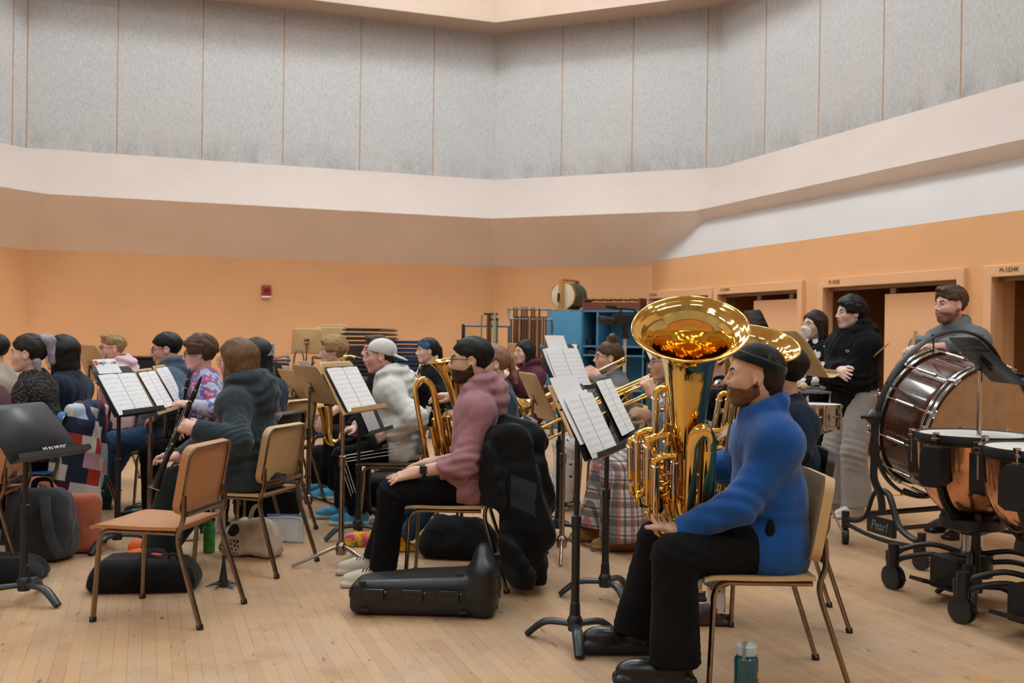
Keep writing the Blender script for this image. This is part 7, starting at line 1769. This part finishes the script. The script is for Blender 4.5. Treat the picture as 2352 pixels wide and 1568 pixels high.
def quilt():
    m, t = newmat('patchwork_cloth'); v = t.obj(); x, y, z = t.sep(v); u = t.math('ADD', t.math('MULTIPLY', x, .55), y)
    cb = t.n('ShaderNodeCombineXYZ'); rowz = t.math('FLOOR', t.math('DIVIDE', t.math('ADD', z, t.math('MULTIPLY', u, .25)), .105)); t.l(rowz, cb.inputs[0]); t.l(t.math('FLOOR', t.math('ADD', t.math('DIVIDE', t.math('SUBTRACT', u, t.math('MULTIPLY', z, .2)), .095), t.math('MULTIPLY', rowz, .37))), cb.inputs[1])
    w = t.n('ShaderNodeTexWhiteNoise'); w.noise_dimensions = '2D'; t.l(cb.outputs[0], w.inputs['Vector'])
    t.l(t.ramp(w.outputs['Value'], [(0, lin('#d8d6d3')), (.2, lin('#1f2c47')), (.32, lin('#c5a0ad')), (.42, lin('#b23a2c')), (.5, lin('#d9cd9a')), (.58, lin('#aebfd0')), (.68, lin('#e0dcd6')), (.8, lin('#4d1f33')), (.88, lin('#24463f')), (.94, lin('#cdb79a'))], 'CONSTANT'), t.b.inputs['Base Color'])
    t.b.inputs['Roughness'].default_value = .95; t.bump(t.noise(v, 30, 3), .3, .01)
    a = at(207, 7.0); O = A((a[0], a[1] - .02, 0)); r = empty('patchwork_jacket', O, 0, 'patchwork jacket of coloured squares hanging over a chair back on the left', 'jacket')
    def f(p):
        q = p - O; x, y, z = q[:, 0], q[:, 1], q[:, 2]
        d = rbox(q, (.01, 0, .56), (.055, .25, .30), .05); d = smin(d, ecap(q, (-.02, -.2, .72), (-.06, -.24, .30), .085, .075, (1, 0, 0), 1.3), .05); d = smin(d, cap(q, (.08, -.2, .74), (.12, -.22, .28), .065, .05), .05); d = smin(d, ell(q, (.0, -.05, .84), (.07, .22, .05)), .05); d = smin(d, cap(q, (-.1, -.1, .5), (-.1, -.12, .2), .08, .06), .05)
        return d + .010*np.sin(y*45 + x*30 + 5*z) + .007*wob(p, 25, 2)
    sdf_obj('quilted_cloth', f, O + A((-.28, -.4, .08)), O + A((.28, .35, 1.)), .010, m, r, O)
    for k, (x, y, z, s) in enumerate(((-.10, -.16, .24, .085), (.10, -.2, .23, .065))): g = MB(); g.ball((x, y, z), s, 14, (1, .8, .8)); part('fleece_cuff', g, cloth('brown_fleece', '#7a5236', .2), r)
quilt()
p5 = hpos(275, 9.3); m5 = W(245, 817, 9.15)
person('blond person with dark glasses in pale pink hoodie playing a clarinet', p5, 215, K(C_PINK, kind='hoodie', name='hoodie', loose=.02), K(C_JEAN), K(S_BLK), ('quiff', HR['blond'], dict(t=.012)), 'pink', lean=2, head=(-4, 0), glass=('square',), brows='brown', arms={1: dict(W=W(252, 862, 9.0), pole=(-.3, .7, -.6), curl=.7), -1: dict(W=W(238, 895, 9.0), pole=(-.3, -.7, -.6), curl=.7)}, h=.010, hh=.005)
seat_for(p5, 215, 'grey plastic chair under the person in pink hoodie', 'grey')
clarinet(m5, (-.25, -.55, -.75), 'black clarinet played by the person in pink hoodie', .6)
p6 = hpos(412, 8.2)
person('heavy set person with glasses in blue grey hoodie and jeans looking down', p6, 190, K(C_BGREY, kind='hoodie', name='hoodie', loose=.03), K(C_JEAN, loose=.03), K(S_BLK), ('short', HR['black'], dict(t=.014)), 'pink', lean=5, head=(4, -6), glass=('square',), belly=.05, width=1.15, scale=1.03,
    arms={1: dict(W=W(362, 955, 7.9), pole=(-.4, .8, -.5), curl=.4), -1: dict(w=(.40, -.10, .78), pole=(-.4, -.8, -.5), curl=.4)}, feet={1: (.52, .16), -1: (.62, -.16)}, h=.008, hh=.0045)
seat_for(p6, 190, 'tan plastic chair under the blue grey hoodie man', 'tan')
p7 = hpos(492, 7.7); m7 = W(436, 846, 7.55)
person('person with wavy brown hair in tie dyed shirt half hidden by the hoodie woman', p7, 192, K(C_TIE, name='shirt', loose=.016), K(C_BLKT), K(S_BLK), ('curly', HR['mid'], dict(t=.016)), 'pink', lean=6, head=(0, -4), glass=('square',), arms={1: dict(W=W(436, 930, 7.35), pole=(-.3, .8, -.6), curl=.7), -1: dict(W=W(425, 985, 7.5), pole=(-.3, -.8, -.6), curl=.7)}, h=.009, hh=.005)
seat_for(p7, 192, 'black plastic chair under the person in tie dye', 'black')
clarinet(m7, (-.12, -.2, -.95), 'black clarinet of the person in tie dye, seen behind the hoodie woman\'s', .64)
clarinet(W(425, 826, 8.2), (.14, -.25, -.92), 'upright black clarinet before the blue grey hoodie, leftmost of those near the hoodie woman', .6)
p9 = hpos(618, 7.1)
def x9(i):
    g = MB()
    for k in range(7): an = -1.0 + 2.0*k/6; g.tube(crom([i['HP']((-.108, .05*math.sin(an), .045 + .05*math.cos(an)*0 - .012*k + .036)), i['HP']((-.135, .03*math.sin(an), .05 - .012*k + .036)), i['HP']((-.128, -.02, .045 - .012*k + .036))], 3), .005, 6)
    g.v = [tuple(Vector(p) - Vector(i['org'])) for p in g.v]; part('claw_clip', g, mat('pale_blue_clip', '#8fa9b8', .3), i['body'])
person('person with very long black hair held by a pale claw clip, behind the hoodie woman', p9, 166, K([C_NAVY, C_RED], name='top', loose=.022, zones=lambda f, l, u: ((l > .02) & (u < .30)).astype(int)), K(C_BLKT), K(S_BLK), ('long', HR['black'], dict(len=.34, bulk=.055)), 'fair', lean=6, female=True, extra=x9, h=.008, hh=.005)
seat_for(p9, 166, 'black plastic chair under the person with the claw clip', 'black')
for k, (px, D) in enumerate(((668, 8.75), (694, 8.3))):
    a = at(px, D); chair(a[0] - .25, a[1] + .12, 157, 'empty tan plastic chair turned away, %s of the two beyond the hoodie woman' % ('farther', 'nearer')[k], 'tan')
if 0: pass
